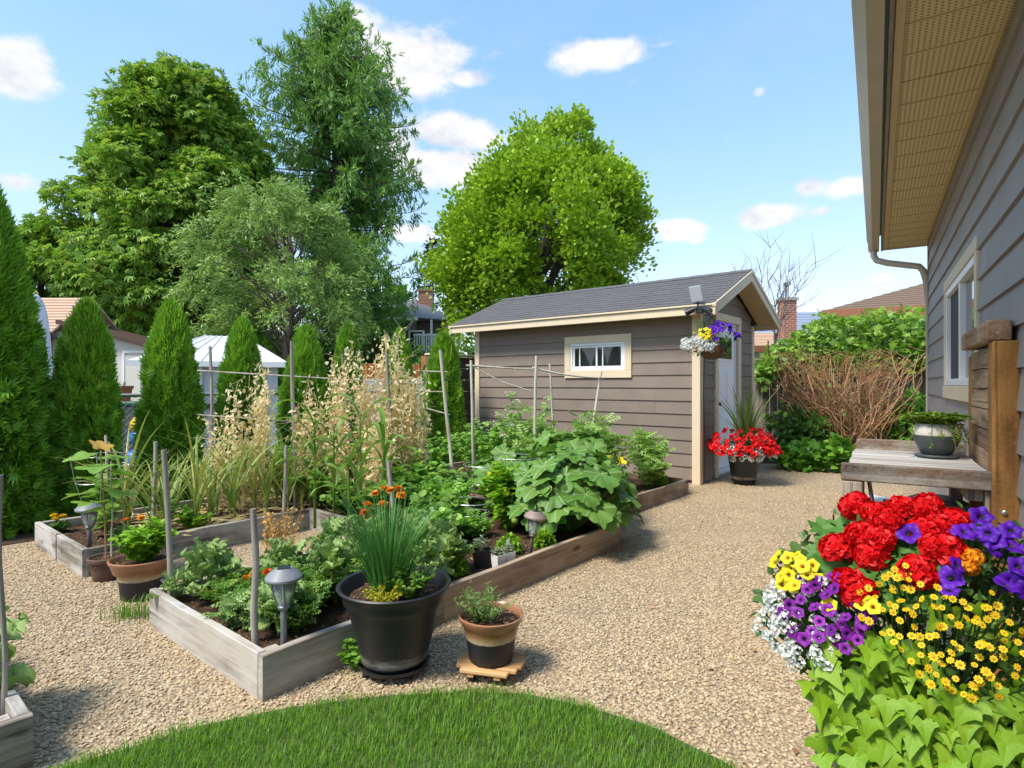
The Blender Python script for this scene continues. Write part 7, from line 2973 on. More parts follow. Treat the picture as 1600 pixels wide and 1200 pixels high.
CORN = [corn_leaf(s) for s in (0, 1, 2)]
for i, (px, Yc, top, lb) in enumerate([(492, 4.85, 640, 'young corn stalk right of the tall central stake'), (563, 4.9, 625, 'corn stalk before the dense dry vines'), (522, 5.0, 650, 'corn stalk between two other corn stalks'), (600, 5.05, 655, 'rightmost corn stalk below the tallest dry vine'), (545, 4.6, 700, 'short corn stalk in front of the others')]):
    p = P(px, 600, Yc)
    h = CAMH - (top - 600) * Yc / 910 - .12
    rr = np.random.default_rng(300 + i)
    t = thing('corn_stalk', lb, 'corn', (p[0], p[1], .12), rr.uniform(0, 3))
    Geo().tube([(0, 0, -.02), (.005, 0, h * .4), (0, .005, h * .8), (0, 0, h * .92)], [.013, .011, .008, .004], 8).build('stem', M['corn'], t, smooth=True)
    for k in range(9):
        o = obj('leaf', CORN[k % 3], t)
        o.location = (0, 0, h * (.18 + .66 * k / 8))
        o.rotation_euler = (R(rr.uniform(-12, 8)), 0, k * PI + rr.normal(0, .4))
        s = rr.uniform(.38, .52)
        o.scale = (s, s, s)

# ---- green bushes filling the far part of the bed
for i, (u, v, h, r, ns, per, tpl, size, mat, nm, lb) in enumerate([
        (1.95, 3.2, .62, .30, 26, 34, LEAF_W, .075, 'bean', 'pea_plant', 'leafy green bush behind the garlic'),
        (2.35, 3.3, .62, .30, 26, 34, LEAF_W, .075, 'bean', 'pea_plant', 'leafy green bush at the far corner of the left bed'),
        (2.0, 2.70, .50, .30, 26, 36, LEAF_W, .07, 'bean', 'pea_plant', 'leafy green bush at the foot of the corn'),
        (2.42, 2.75, .62, .30, 26, 36, LEAF_W, .07, 'bean', 'pea_plant', 'leafy green bush under the dense dry vines'),
        (2.0, 2.18, .32, .26, 24, 34, LEAF_W, .06, 'pale_leaf', 'strawberry_plant', 'pale variegated leaves spilling over the end of the gravel notch'),
        (2.6, 2.15, .62, .28, 26, 36, LEAF_W, .07, 'bean', 'pea_plant', 'leafy green bush right of the tallest dry vine'),
        (1.95, 1.62, .38, .26, 24, 32, LEAF_W, .09, 'pale_leaf', 'potato_plant', 'pale green leafy plant behind the tall marigolds'),
        (2.35, 1.80, .46, .26, 24, 34, LEAF_W, .085, 'bean', 'potato_plant', 'leafy plant below the pale stake by the cedar'),
        (2.3, 1.38, .36, .24, 22, 34, FEATHER, .15, 'bean', 'potato_plant', 'feathery plant behind the brown stake'),
        (2.62, 1.62, .42, .22, 22, 32, LEAF_W, .08, 'pale_leaf', 'potato_plant', 'pale plant at the far plank of the bed'),
        (1.72, .78, .30, .20, 22, 30, LEAF_W, .08, 'bean', 'potato_plant', 'low green plant right of the chives'),
        (1.95, 1.02, .36, .22, 22, 32, LEAF_W, .08, 'pale_leaf', 'potato_plant', 'green plant right of the brown stake'),
        (2.05, .80, .16, .12, 14, 18, FEATHER, .11, 'bean', 'pepper_plant', 'small feathery plant with a green fruit on bare soil'),
        (.55, .50, .22, .20, 26, 30, FEATHER, .07, 'herb', 'parsley_plant', 'low parsley in the middle of the front bed'),
        (.32, .36, .20, .18, 24, 30, FEATHER, .07, 'herb', 'parsley_plant', 'parsley close to the front plank by the near path light'),
        (.30, .72, .20, .20, 26, 30, FEATHER, .07, 'herb', 'parsley_plant', 'parsley behind the orange marigold by the front plank'),
        (.20, .50, .17, .15, 26, 28, FEATHER, .065, 'kale', 'parsley_plant', 'pale parsley leaning on the middle of the front plank'),
        (.78, .30, .26, .20, 26, 30, FEATHER, .08, 'herb', 'parsley_plant', 'taller parsley between the near path light and the black tub'),
        (.8, 2.65, .22, .14, 14, 20, LEAF_W, .045, 'mint', 'mint_plant', 'loose green mint behind the glazed pot'),
        ]):
    stem_bush(nm, lb, nm.split('_')[0], B(u, v, .12), h, r, ns, per, tpl, size, mat, seed=400 + i, srad=.0035, low=.15)
g = Geo().lathe([(0, -.03), (.017, -.026), (.029, -.008), (.03, .006), (.02, .024), (.006, .031), (0, .032)], 16)
o = tag(g.build('green_tomato', M['green_fruit'], smooth=True), 'small unripe green tomato hanging above the lime basil ball', 'fruit')
o.location = B(1.95, .76, .215)
# squash: every large leaf is a part
def squash_leaf(seed):
    rng = np.random.default_rng(seed)
    n, rings = 52, 5
    V = [(0, .10, 0)]
    F = []
    ph = rng.uniform(0, 6)
    for q in range(1, rings + 1):
        f = q / rings
        for k in range(n):
            a = -PI + 2 * PI * (k + .5) / n      # 0 = tip
            lob = .52 + .05 * math.cos(a * 5) * (1 - .2 * abs(a) / PI) + .05 * math.cos(a) + .02 * math.cos(a * 13 + ph)
            if abs(a) > 2.72:
                lob *= .55
            tooth = 1 + (.055 if k % 4 < 2 else -.045) * (f > .9)
            r = lob * f * tooth
            x, y = r * math.sin(a), .10 + r * math.cos(a)
            z = .26 * f ** 1.2 * (.2 + .8 * abs(math.sin(a * 2.5))) * .45 - .28 * f * f * (y if y > 0 else .3 * -y) * .8 + .04 * f * f * math.sin(a * 7 + ph) + .015 * f * math.sin(a * 19)
            V.append((x, y, z))
    for k in range(n):
        F.append((0, 1 + (k + 1) % n, 1 + k))
    for q in range(rings - 1):
        for k in range(n):
            a, b = 1 + q * n + k, 1 + q * n + (k + 1) % n
            F.append((a, b, b + n, a + n))
    return Geo().add(V, F).mesh('leaf', M['squash'], True)


SQ = [squash_leaf(s) for s in (1, 2, 3)]


def squash(label, base, h, r, n, seed, size):
    rng = np.random.default_rng(seed)
    t = thing('squash_plant', label, 'squash', base)
    g = Geo()
    for k in range(n):
        f = (k + .5) / n
        a = k * 2.399 + rng.normal(0, .25)
        el = math.asin(min(1, .02 + .98 * f ** .8))
        R_ = rng.uniform(.86, 1.05)
        p = np.array([r * math.cos(el) * math.cos(a) * R_, r * math.cos(el) * math.sin(a) * R_, max(.12, h * (math.sin(el) * .72 + .28) * R_)])
        b = np.array([p[0] * .12, p[1] * .12, 0])
        pts = curve_pts(b, p, 7, .08, .08, k + seed)
        g.tube(pts, [.011 * (1 - .5 * i / 6) for i in range(7)], 6, rnd=.9)
        o = obj('leaf', SQ[rng.integers(0, 3)], t)
        o.location = p
        tilt = -R(38) * math.cos(el) + R(rng.uniform(-18, 22))
        o.rotation_euler = (tilt, R(rng.uniform(-14, 14)), a - PI / 2 + rng.normal(0, .2))
        s = size * rng.uniform(.75, 1.15)
        o.scale = (s, s, s)
    g.build('petioles', M['squash'], t, kind='stuff')
    return t


sq1 = squash('big squash plant with broad toothed leaves hanging over the brown plank', B(2.74, .36, .12), .66, .50, 74, 5, .28)
sq2 = squash('second squash plant behind, at the start of the brown bed', B(3.35, .72, .12), .74, .42, 46, 6, .26)
sq3 = squash('squash plant at the left of the clump behind the wire cage', B(3.0, 1.15, .12), .56, .36, 30, 7, .25)


def trumpet(name, mat, r=.05, lobes=5, flare=.6, depth=.8, n=20, throat=None):
    """funnel flower that opens along +Z"""
    V, F = [], []
    rs_ = [(.10, -depth), (.16, -depth * .5), (.34, -depth * .16), (.72, .0), (1.0, -.05 * flare)]
    for q, (rr, z) in enumerate(rs_):
        f = q / (len(rs_) - 1)
        for k in range(n):
            a = 2 * PI * k / n
            lb = 1 + (.13 * math.cos(lobes * a)) * f ** 2
            V.append((r * rr * lb * math.cos(a), r * rr * lb * math.sin(a), r * (z + .10 * f * f * math.cos(lobes * a + 1.2))))
    for q in range(len(rs_) - 1):
        for k in range(n):
            a, b = q * n + k, q * n + (k + 1) % n
            F.append((a, b, b + n, a + n))
    me = Geo().add(V, F).mesh(name, [M[mat]] + ([M[throat]] if throat else []), True)
    if throat:
        for p in me.polygons[:2 * n]:
            p.material_index = 1
    return me


SQF = trumpet('flower', 'lemon', .045, 5, -6, 1.3)
for k, (px, py, Yf) in enumerate([(935, 713, 4.85), (948, 719, 4.8), (971, 721, 4.9), (960, 761, 4.6), (775, 738, 4.75), (767, 745, 4.75), (781, 757, 4.65)]):
    o = obj('flower', SQF, sq1)
    p = P(px, py, Yf)
    bloc = Vector(p) - sq1.location
    o.location = bloc
    o.rotation_euler = (R(random.uniform(20, 60)), R(random.uniform(-30, 30)), random.uniform(0, 6))

# pepper-like plant at the left of the squash, with pale fruits
tp_ = stem_bush('pepper_plant', 'bright narrow-leaved pepper plant left of the squash', 'pepper', B(2.42, .70, .12), .62, .20, 26, 40, NARROW, .11, 'mint', seed=71, srad=.004, low=.1, wid=2.1)
for k, (dx, dy, z) in enumerate([(-.06, -.14, .20), (.05, -.17, .12), (-.02, -.15, .33), (.10, -.12, .27)]):
    o = Geo().lathe([(0, -.03), (.018, -.026), (.031, -.006), (.03, .010), (.016, .026), (0, .03)], 14).build('fruit', M['lemon' if k == 2 else 'green_fruit'], tp_, smooth=True)
    o.location = (dx, dy, z)

# tomatoes and other feathery plants before the shed wall
for i, (u, v, h, r, ns, per, tpl, size, mat, lb) in enumerate([
        (3.9, 1.35, .86, .30, 18, 16, FEATHER, .16, 'tomato', 'feathery tomato plant under the shed window'),
        (4.4, .95, .92, .30, 18, 16, FEATHER, .16, 'tomato', 'tall feathery tomato plant right of the shed window'),
        (4.75, 1.45, .85, .30, 17, 14, FEATHER, .16, 'tomato', 'feathery tomato plant close to the shed wall'),
        (5.15, .78, .72, .22, 15, 13, FEATHER, .15, 'tomato', 'loose airy tomato plant at the shed corner trim'),
        (4.9, .68, .55, .20, 13, 13, FEATHER, .14, 'tomato', 'low feathery tomato plant behind the far basil'),
        (4.2, 1.9, .95, .34, 20, 17, FEATHER, .16, 'tomato', 'feathery tomato plant left of the shed window'),
        (3.7, 2.2, .80, .34, 24, 30, LEAF_W, .075, 'bean', 'leafy green bush before the left end of the shed'),
        (4.3, 2.75, .85, .36, 24, 30, LEAF_W, .075, 'tomato', 'leafy green bush at the left shed corner'),
        (3.5, 2.8, .70, .34, 24, 30, LEAF_W, .07, 'bean', 'leafy green bush behind the pale stake by the cedar'),
        (5.0, 2.3, .75, .32, 17, 16, FEATHER, .16, 'tomato', 'feathery tomato plant deep along the shed wall'),
        ]):
    nm = 'tomato_plant' if tpl is FEATHER else 'leafy_bush'
    stem_bush(nm, lb, nm.split('_')[0] if tpl is FEATHER else 'bush', B(u, v, .12), h, r, ns, per, tpl, size, mat, seed=500 + i, srad=.0045, low=.18)


# tall plant with cream flower heads
def cream_heads():
    t = stem_bush('parsnip_plant', 'tall loose plant with cream flower heads before the shed wall', 'flowering plant', B(3.95, 1.72, .12), 1.2, .36, 22, 44, LEAF, .075, 'tomato', seed=81, srad=.005, low=.3, zjit=.22)
    rng = np.random.default_rng(82)
    L = Leaves()
    for k in range(16):
        c = np.array(stem_bush.tips[k]) + [0, 0, .01]
        m = 26
        d = rnd_unit(m)
        d[:, 2] = abs(d[:, 2])
        L.scatter(LEAF, c + d * np.array([.035, .035, .02]), d, rnd_unit(m), .016, width=1.5)
    L.build('flower_heads', M['cream_p'], t, kind='stuff')


cream_heads()
for i, sp_ in enumerate(seed_pots):
    z = .125 * .8 if i == 0 else .08
    stem_bush('seedlings', ['wispy grey-green seedlings in the black nursery pot', 'grey-green seedlings in the left white pot', 'grey-green seedlings in the right white pot'][i], 'seedling',
              (sp_.location.x, sp_.location.y, sp_.location.z + z), .11 if i == 0 else .07, .05 if i == 0 else .035, 12, 14, NARROW, .03, 'dusty', seed=600 + i, srad=.0012, low=.1, wid=1.5)

# trailing plant in the bowl on the bench
bw = stem_bush('trailing_plant', 'small-leaved trailing plant spilling over the cream bowl rim', 'trailing plant', (bowl.location.x, bowl.location.y, bowl.location.z + .165), .07, .14, 70, 50, LEAF, .028, 'bonsai', seed=91, srad=.0016, low=.1)
L = Leaves()
g = Geo()
for k in range(22):
    a = RNG.uniform(0, 2 * PI)
    pts = np.array([[r * math.cos(a), r * math.sin(a), z] for r, z in ((.06, .02), (.095, .025), (.125, -.02 - .01 * (k % 4)), (.135, -.05 - .015 * (k % 5)))])
    g.tube(pts, .0014, 4, cap=False)
    m = 16
    s = RNG.random(m)
    q = np.minimum((s * 3).astype(int), 2)
    f = (s * 3 - q)[:, None]
    L.scatter(LEAF, pts[q] * (1 - f) + pts[q + 1] * f, rnd_unit(m), rnd_unit(m) + [0, 0, .6], RNG.uniform(.014, .024, m))
L.build('trailing_leaves', M['bonsai'], bw, kind='stuff')
g.build('trailing_stems', M['bonsai'], bw, kind='stuff')

# ------------------------------------------------------------------ flowers
def aim(o, d, roll=0.0):
    q = Vector(d).to_track_quat('Z', 'Y')
    o.rotation_mode = 'QUATERNION'
    from mathutils import Quaternion
    o.rotation_quaternion = q @ Quaternion((0, 0, 1), roll)


def daisy(name, r, petals, mat, eye='eye'):
    V, F, mi = [], [], []
    for k in range(petals):
        a = 2 * PI * k / petals
        b = len(V)
        w = PI / petals * .95
        for rr, da, z in ((.18, -w * .6, 0), (.75, -w, .06), (1.0, 0, .0), (.75, w, .06), (.18, w * .6, 0)):
            V.append((r * rr * math.cos(a + da), r * rr * math.sin(a + da), r * (z + .04 * (k % 2))))
        F += [(b, b + 1, b + 2), (b, b + 2, b + 3), (b, b + 3, b + 4)]
        mi += [0] * 3
    b = len(V)
    n = 8
    V.append((0, 0, r * .26))
    for k in range(n):
        a = 2 * PI * k / n
        V.append((r * .34 * math.cos(a), r * .34 * math.sin(a), r * .12))
    for k in range(n):
        F.append((b, b + 1 + k, b + 1 + (k + 1) % n))
        mi.append(1)
    me = Geo().add(V, F).mesh(name, [M[mat], M[eye]])
    me.polygons.foreach_set('material_index', mi)
    return me


def floret_head(name, mat, r, n, size, dome=.75, seed=1):
    """rounded head of many five-petalled florets"""
    rng = np.random.default_rng(seed)
    L = Leaves()
    for k in range(n):
        f = (k + .5) / n
        el = math.asin(1 - 1.25 * f) if f < .99 else -.3
        a = k * 2.399
        d = np.array([math.cos(el) * math.cos(a), math.cos(el) * math.sin(a), math.sin(el)])
        c = d * np.array([r, r, r * dome]) * rng.uniform(.88, 1.06)
        ax = norm(np.cross(d, [.3, .2, .9]))
        bx = np.cross(d, ax)
        for j in range(5):
            t = 2 * PI * j / 5 + rng.random()
            dr = norm(ax * math.cos(t) + bx * math.sin(t) + d * rng.uniform(.1, .55))
            L.scatter(LEAF_W, [c], [dr], [d + rng.normal(0, .25, 3)], [size * rng.uniform(.85, 1.15)], rnd=[rng.random()], width=1.15)
    return L.mesh(name, M[mat])


PET = [trumpet('flower', 'purple', .036, 5, 1.0, 1.0, 25, 'throat'), trumpet('flower', 'purple', .034, 5, 2.5, .9, 25, 'throat')]
VIO = [trumpet('flower', 'violet', .0155, 5, 1.0, .9, 15, 'throat')]
LEM = [trumpet('flower', 'lemon', .017, 5, 1.5, .9, 15, 'eye')]
REDP = [trumpet('flower', 'red', .034, 5, 1.5, .9, 15), trumpet('flower', 'red', .034, 5, -2.0, 1.0, 15)]
GER = [floret_head('flower_head', 'red', .047, 26, .030, .75, s) for s in (1, 2, 3)]
ALY = [floret_head('flower_head', 'white_p', .016, 8, .0095, .3, s) for s in (4, 5)]
ZIN = [daisy('flower', .0145, 9, 'yellow'), daisy('flower', .0125, 8, 'yellow')]

# the planter: a tub hidden below the heap of flowers at lower right
PC = np.array([1.13, 1.60, .46])
PRAD = np.array([.47, .40, .52])
planter = thing('wooden_tub', 'round planter tub hidden under the mixed flowers at lower right', 'planter', (PC[0], PC[1], 0))
smooth_angle(Geo().lathe([(0, 0), (.22, 0), (.255, .12), (.265, .25), (.255, .40), (.245, .44), (.225, .44), (.22, .36), (0, .36)], 28).build('body', M['leg_wood'], planter), 35)
for z in (.10, .34):
    Geo().lathe([(.2555, z), (.2685, z), (.2695, z + .03), (.2565, z + .03)], 28).build('hoop', M['black'], planter)
soil_disc(planter, .222, .40, 5)


def mound(px, py, k=1.0):
    """where the ray through (px, py) meets the mound of flowers; returns point and outward normal"""
    o = np.array([0, 0, CAMH])
    d = np.array([(px - 800) / 910, 1, -(py - 600) / 910])
    rr = PRAD * k
    a = np.sum((d / rr) ** 2)
    b = 2 * np.sum((o - PC) * d / rr ** 2)
    c = np.sum(((o - PC) / rr) ** 2) - 1
    q = b * b - 4 * a * c
    if q < 0:
        t = -b / (2 * a)
        p = o + d * t
    else:
        p = o + d * (-b - math.sqrt(q)) / (2 * a)
    n = norm((p - PC) / rr ** 2)
    return p, n


FACE = norm(np.array([-.55, -.75, .75]))
rngf = np.random.default_rng(55)


def stem_to(g, p, depth=.16, r=.0022):
    b = PC + (p - PC) * (1 - depth / max(np.linalg.norm(p - PC), .2)) + np.array([0, 0, -.05])
    g.tube(curve_pts(b, p, 5, 0, .08, int(p[0] * 999)), r, 4, cap=False)


def flower_plant(name, label, cat, meshes, spots, size, mat_stem, part='flower', jit=.25, lift=.02, face=.5, k=1.0, dy=0):
    t = thing(name, label, cat, tuple(PC + [0, 0, -.06]))
    base = np.array(t.location)
    g = Geo()
    for (px, py) in spots:
        p, n = mound(px, py + dy, k)
        p = p + n * (lift + rngf.uniform(-.02, .02))
        o = obj(part, meshes[rngf.integers(0, len(meshes))], t)
        o.location = tuple(p - base)
        aim(o, norm(n * (1 - face) + FACE * face + rngf.normal(0, jit, 3)), rngf.uniform(0, 6))
        s = size * rngf.uniform(.85, 1.15)
        o.scale = (s, s, s)
        gp = Geo()
        stem_to(g, p - n * .005)
    for i in range(len(g.v)):
        g.v[i] = g.v[i] - base
    g.build('stems', M[mat_stem], t, kind='stuff')
    return t


def region(poly, n, mind):
    """n scattered photo points inside a polygon, kept apart"""
    poly = [tuple(p) for p in poly]
    xs, ys = [p[0] for p in poly], [p[1] for p in poly]
    out = []
    for _ in range(n * 60):
        q = (rngf.uniform(min(xs), max(xs)), rngf.uniform(min(ys), max(ys)))
        if in_poly(np.array([q]), poly)[0] and all((q[0] - a) ** 2 + (q[1] - b) ** 2 > mind ** 2 for a, b in out):
            out.append(q)
            if len(out) >= n:
                break
    return out


# geranium
ger_spots = [(1346, 786), (1374, 798), (1408, 780), (1352, 822), (1378, 828), (1318, 846), (1362, 846), (1447, 788), (1440, 812), (1464, 806), (1486, 804), (1455, 840), (1474, 846), (1333, 893), (1346, 906), (1432, 876), (1392, 808)]
gt_ = flower_plant('geranium_plant', 'scarlet geranium at the top of the lower right flower heap', 'geranium', GER, ger_spots, .66, 'geranium', 'flower_head', .2, .03, .35, .97, 27)
GL = simple_leaf('leaf', 'geranium', .5, 0, lobes=7, n=35, heart=.35, ruff=.05, droop=-.05)
base = np.array(gt_.location)
for (px, py) in region([(1285, 840), (1330, 815), (1400, 850), (1480, 850), (1500, 880), (1470, 915), (1400, 925), (1340, 930), (1295, 900)], 62, 12):
    p, n_ = mound(px, py, .97)
    o = obj('leaf', GL, gt_)
    o.location = tuple(p - base)
    aim(o, norm(n_ * .6 + FACE * .5 + rngf.normal(0, .25, 3)), rngf.uniform(0, 6))
    o.scale = (rngf.uniform(.055, .075),) * 3

# purple petunias
pet_spots = [(1420, 835), (1408, 822), (1502, 816), (1520, 822), (1498, 842), (1528, 845), (1545, 832), (1510, 838), (1545, 862), (1538, 850), (1566, 858), (1560, 842), (1480, 900), (1478, 918), (1486, 892), (1556, 915), (1576, 905), (1590, 912), (1575, 888), (1595, 885), (1600, 895), (1475, 830), (1612, 905), (1625, 895), (1590, 872), (1610, 920)]
pt_ = flower_plant('petunia_plant', 'deep purple petunias right of the scarlet geranium', 'petunia', PET, pet_spots, .68, 'petunia_leaf', 'flower', .28, .035, .5, 1.0, 8)

# yellow creeping zinnia
zin_spots = region([(1350, 925), (1395, 905), (1450, 925), (1520, 935), (1580, 975), (1610, 1000), (1600, 1060), (1500, 1090), (1440, 1060), (1400, 1010), (1350, 970)], 112, 9) + region([(1385, 900), (1420, 900), (1420, 930), (1385, 930)], 8, 7)
zt_ = flower_plant('zinnia_plant', 'small yellow daisy flowers across the middle of the lower right heap', 'zinnia', ZIN, zin_spots, .64, 'petunia_leaf', 'flower', .3, .05, .45)

# calibrachoa: violet and yellow; white alyssum
vio_spots = region([(1240, 930), (1300, 900), (1340, 925), (1365, 975), (1345, 1010), (1270, 1015), (1240, 980)], 30, 13) + [(1362, 968), (1350, 985), (1330, 1015)]
flower_plant('million_bells', 'small violet trumpet flowers at the left of the lower right heap', 'calibrachoa', VIO, vio_spots, .98, 'petunia_leaf', 'flower', .3, .035, .45)
lem_spots = region([(1225, 890), (1265, 875), (1290, 905), (1280, 930), (1240, 930)], 20, 8) + [(1352, 952), (1370, 958), (1308, 953), (1365, 950)]
flower_plant('million_bells', 'small lemon yellow trumpet flowers at the upper left of the heap', 'calibrachoa', LEM, lem_spots, .98, 'petunia_leaf', 'flower', .3, .04, .45)
aly_spots = region([(1200, 950), (1225, 915), (1245, 940), (1250, 985), (1240, 1000), (1255, 1030), (1235, 1025), (1205, 1000)], 30, 9) + region([(1225, 905), (1310, 915), (1320, 1000), (1300, 1045), (1240, 1045)], 26, 12) + [(1268, 918), (1280, 970), (1290, 978), (1310, 968), (1258, 1035), (1300, 1040), (1305, 1043), (1240, 1010), (1290, 1022)]
flower_plant('alyssum_plant', 'tiny white flower clusters trailing at the left of the heap', 'alyssum', ALY, aly_spots, .66, 'petunia_leaf', 'flower_head', .3, .03, .45)
flower_plant('lantana_plant', 'small orange lantana head between the purple petunias', 'lantana', [floret_head('flower_head', 'orange', .016, 16, .009, .6, 8)], [(1512, 882), (1508, 890), (1516, 888)], 1.0, 'petunia_leaf', 'flower_head')

# underlying green foliage of the heap
L = Leaves()
ft = thing('mixed_foliage', 'dark small-leaved foliage filling the flower heap', 'foliage', tuple(PC))
n = 5200
d = rnd_unit(n)
k = rngf.uniform(.62, .99, n)
pos = d * k[:, None] * PRAD
pos[:, :2] *= np.where(pos[:, 2:3] < 0, 1 + pos[:, 2:3] * 1.1, 1)
keep = (pos[:, 2] > -.09) & ~((pos[:, 0] < -.2) & (pos[:, 2] < .13))
pos, d = pos[keep], d[keep]
L.scatter(LEAF_W, pos, norm(d * .6 + rngf.normal(0, .5, (len(pos), 3))), norm(np.array([0, 0, .7]) + d * .7 + rngf.normal(0, .3, (len(pos), 3))), rngf.uniform(.02, .042, len(pos)), rnd=rngf.random(len(pos)) * .99)
L.build('leaves', M['petunia_leaf'], ft, kind='stuff')


# lime sweet potato vine: each leaf a part
def sweet_leaf(seed):
    rng = np.random.default_rng(seed)
    outl = [(0, .06), (-.20, -.10), (-.44, .0), (-.56, .22), (-.36, .30), (-.24, .48), (-.10, .80), (0, 1.0), (.10, .80), (.24, .48), (.36, .30), (.56, .22), (.44, .0), (.20, -.10)]
    n = len(outl)
    V, F = [], []
    for q in (1, 2, 3):
        f = q / 3
        for (x, y) in outl:
            xx, yy = x * f, .22 + (y - .22) * f
            z = .18 * abs(xx) - .30 * max(0, yy) ** 2 + .03 * math.sin(xx * 9 + seed) * f
            V.append((xx, yy, z))
    V.append((0, .22, -.015))
    c = len(V) - 1
    for k in range(n):
        F.append((c, (k + 1) % n, k))
    for q in range(2):
        for k in range(n):
            a, b = q * n + k, q * n + (k + 1) % n
            F.append((a, b, b + n, a + n))
    g = Geo().add(V, F)
    me = g.mesh('leaf', M['lime'], True)
    return me


SWL = [sweet_leaf(s) for s in (0, 1, 2)]
sv = thing('sweet_potato_vine', 'lime green sweet potato vine hanging over the front of the flower heap', 'vine', tuple(PC + [0, 0, -.08]))
base = np.array(sv.location)
spots = region([(1276, 985), (1340, 985), (1380, 995), (1420, 1010), (1450, 1050), (1500, 1090), (1560, 1070), (1640, 1050), (1660, 1150), (1640, 1210), (1300, 1210), (1272, 1130), (1258, 1060)], 310, 10)
spots += [(1480, 940), (1520, 945), (1505, 955), (1545, 970), (1560, 990), (1590, 975), (1600, 1010), (1470, 960), (1440, 935), (1540, 960), (1600, 960)]
g = Geo()
for i, (px, py) in enumerate(spots):
    p, n_ = mound(px, py, 1.0)
    p = p + n_ * rngf.uniform(-.06, .03)
    o = obj('leaf', SWL[i % 3], sv)
    o.location = tuple(p - base)
    # blade hangs outward and down, upper face to the light
    nrm = norm(n_ * .55 + np.array([-.15, -.4, .5]) + rngf.normal(0, .36, 3))
    tipd = np.array([rngf.normal(-.1, .55), -.35, -.75])
    y = tipd - nrm * np.dot(tipd, nrm)
    y = norm(y)
    x = np.cross(y, nrm)
    Mx = Matrix(((x[0], y[0], nrm[0]), (x[1], y[1], nrm[1]), (x[2], y[2], nrm[2])))
    o.rotation_mode = 'QUATERNION'
    o.rotation_quaternion = Mx.to_quaternion()
    s = rngf.uniform(.036, .066)
    o.scale = (s, s, s)
    if i % 2 == 0:
        gp = Geo()
        stem_to(g, p, .2, .0025)
for i in range(len(g.v)):
    g.v[i] = g.v[i] - base
g.build('stems', M['lime'], sv, kind='stuff')

# ---- red petunias and spike in the pot by the shed door
rp = np.array(redpot.location) + [0, 0, .40]
t = thing('red_petunias', 'mass of scarlet petunias filling the pot by the shed door', 'petunia', tuple(rp))
L = Leaves()
n = 900
d = rnd_unit(n); d[:, 2] = np.abs(d[:, 2]) * .9 - .25
pos = d * np.array([.42, .36, .27]) * rngf.uniform(.5, .98, n)[:, None] + [0, 0, .05]
L.scatter(LEAF, pos, norm(d + rngf.normal(0, .5, (n, 3))), norm(np.array([0, 0, 1.0]) + d * .5), rngf.uniform(.03, .055, n))
L.build('foliage', M['petunia_leaf'], t, kind='stuff')
for i in range(190):
    d = rnd_unit(1)[0]
    d[2] = abs(d[2]) * .95 - .12
    if d[1] > .5:
        d[1] *= -1
    d = norm(d)
    p = d * np.array([.46, .38, .31]) * rngf.uniform(.9, 1.03) + [0, 0, .04]
    o = obj('flower', REDP[i % 2], t)
    o.location = tuple(p)
    aim(o, norm(d * .7 + FACE * .4 + rngf.normal(0, .3, 3)), rngf.uniform(0, 6))
    s = rngf.uniform(.75, 1.05)
    o.scale = (s, s, s)
for i in range(34):
    a = rngf.uniform(-2.9, -1.2) if i % 3 else rngf.uniform(-PI, 0)
    p = np.array([.40 * math.cos(a) * rngf.uniform(.7, 1), .34 * math.sin(a), rngf.uniform(-.06, .10)])
    o = obj('flower_head', ALY[i % 2], t, label='small white flower cluster')
    o.location = tuple(p)
    aim(o, norm(p + [0, -.2, .2]))
    o.scale = (1.7,) * 3
sk = thing('spike_plant', 'upright spike plant with arching blades in the red flower pot', 'spike plant', tuple(rp + [.03, 0, .0]))
for i in range(34):
    a = i * 2.399
    ln = rngf.uniform(.6, 1.0)
    up = norm(np.array([math.cos(a) * .35 * (i / 34 + .1), math.sin(a) * .35 * (i / 34 + .1), 1.0]))
    L = Leaves()
    out = np.array([math.cos(a), math.sin(a), 0])
    L.scatter(blade_tpl(.15 + .75 * (i / 34) ** 2, .022, 7, .45), [(0, 0, 0)], [out - up * np.dot(out, up)], [up], [ln])
    L.build('blade', M['spike'], sk, smooth=True)

# ---- hanging basket at the shed corner
hb0 = np.array(shed_pt(-OP + .02, -.27, 1.60))
hb = thing('hanging_basket', 'hanging coco basket of mixed flowers below the shed corner', 'hanging basket', tuple(hb0))
smooth_angle(Geo().lathe([(0, 0), (.06, .004), (.115, .04), (.145, .10), (.155, .155), (.145, .157), (.13, .1), (0, .09)], 28).build('liner', M['coco'], hb), 60)
Geo().tube([(.156 * math.cos(a), .156 * math.sin(a), .157) for a in np.linspace(0, 2 * PI, 25)], .003, 5, cap=False).build('rim_wire', M['black'], hb)
for k in range(6):
    a = k * PI / 3
    Geo().tube([(r * math.cos(a), r * math.sin(a), z) for r, z in ((.02, -.003), (.075, .006), (.122, .04), (.151, .10), (.157, .157))], .0022, 4).build('frame_wire', M['black'], hb)
ztop = EAVE_Z - 1.60 - .10
for k in range(3):
    a = k * 2 * PI / 3 + .4
    Geo().tube([(.156 * math.cos(a), .156 * math.sin(a), .157), (.0, .0, ztop - .04)], .0018, 4).build('chain', M['black'], hb)
Geo().tube([(0, 0, ztop - .04), (.012, 0, ztop - .02), (0, 0, ztop), (-.012, 0, ztop + .03), (0, 0, ztop + .08)], .003, 5).build('hook', M['black'], hb)


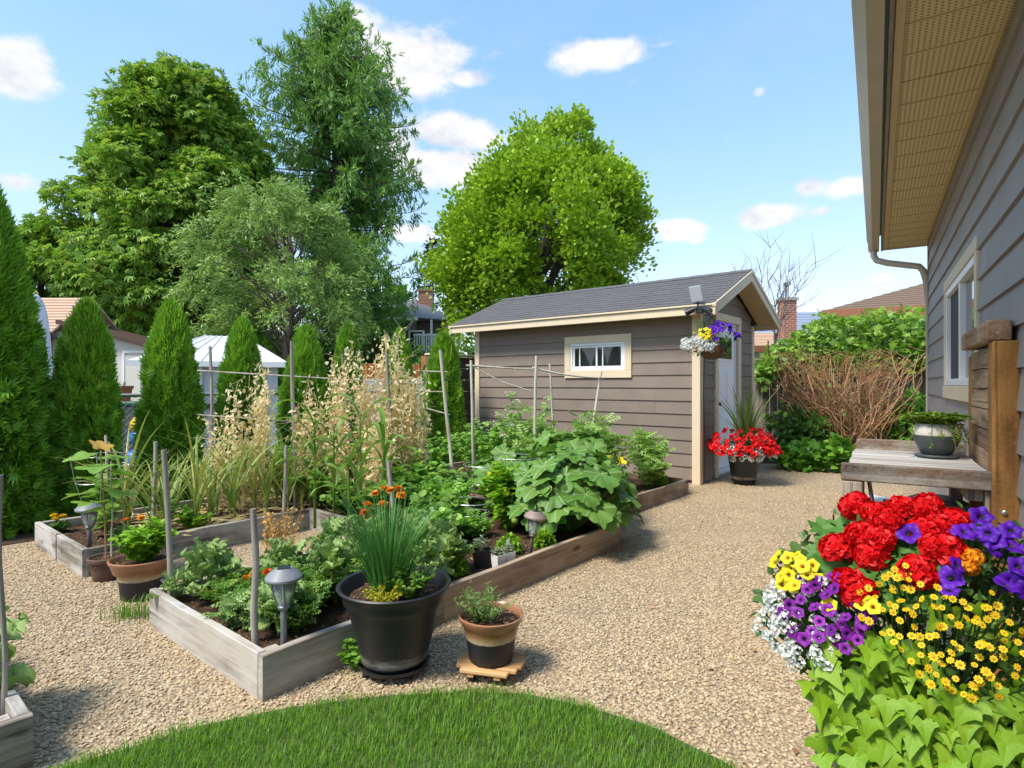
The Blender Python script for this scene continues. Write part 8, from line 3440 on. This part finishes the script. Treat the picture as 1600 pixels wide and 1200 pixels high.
def basket_plant(name, label, cat, meshes, n, c, r, size, part, mat, leafn=220, jit=.3):
    t = thing(name, label, cat, tuple(hb0 + [0, 0, .12]))
    L = Leaves()
    d = rnd_unit(leafn)
    pos = np.array(c) * .85 + d * np.array(r) * .85 * rngf.uniform(.4, 1, leafn)[:, None]
    L.scatter(LEAF, pos, norm(d + rngf.normal(0, .4, (leafn, 3))), norm(np.array([0, 0, 1.0]) + d * .4), rngf.uniform(.02, .04, leafn))
    L.build('foliage', M[mat], t, kind='stuff')
    for i in range(n):
        d = rnd_unit(1)[0]
        d[2] = abs(d[2]) * 1.1 - .35
        d = norm(d)
        if d[1] > .3:
            d[1] *= -1
        o = obj(part, meshes[i % len(meshes)], t)
        o.location = tuple(np.array(c) + d * np.array(r) * rngf.uniform(.85, 1.05))
        aim(o, norm(d * .6 + FACE * .5 + rngf.normal(0, jit, 3)), rngf.uniform(0, 6))
        s = size * rngf.uniform(.85, 1.15)
        o.scale = (s, s, s)
    return t


basket_plant('petunia_plant', 'purple petunias on the right of the hanging basket', 'petunia', PET, 30, (.11, -.02, .17), (.20, .13, .16), 1.0, 'flower', 'petunia_leaf')
basket_plant('yellow_bells', 'small yellow flowers on the left of the hanging basket', 'calibrachoa', LEM, 52, (-.11, -.05, .15), (.11, .10, .11), 1.15, 'flower', 'petunia_leaf')
basket_plant('alyssum_plant', 'white flowers trailing from the left of the hanging basket', 'alyssum', ALY, 62, (-.19, -.06, .03), (.20, .11, .12), 1.9, 'flower_head', 'petunia_leaf')
yp = thing('yarrow_sprig', 'flat yellow flower sprig rising at the top of the hanging basket', 'flower', tuple(hb0 + [-.13, 0, .22]))
Geo().tube([(.05, 0, -.06), (.02, 0, .05), (0, 0, .14)], .002, 4).build('stem', M['petunia_leaf'], yp)
for i in range(16):
    o = obj('flower_head', floret_head('flower_head', 'lemon', .012, 10, .008, .5, 20 + i) if i == 0 else yp.children[-1].data, yp)
    o.location = ((i - 8) * .011, rngf.normal(0, .015), .14 + (i - 8) * .004 + rngf.normal(0, .004))
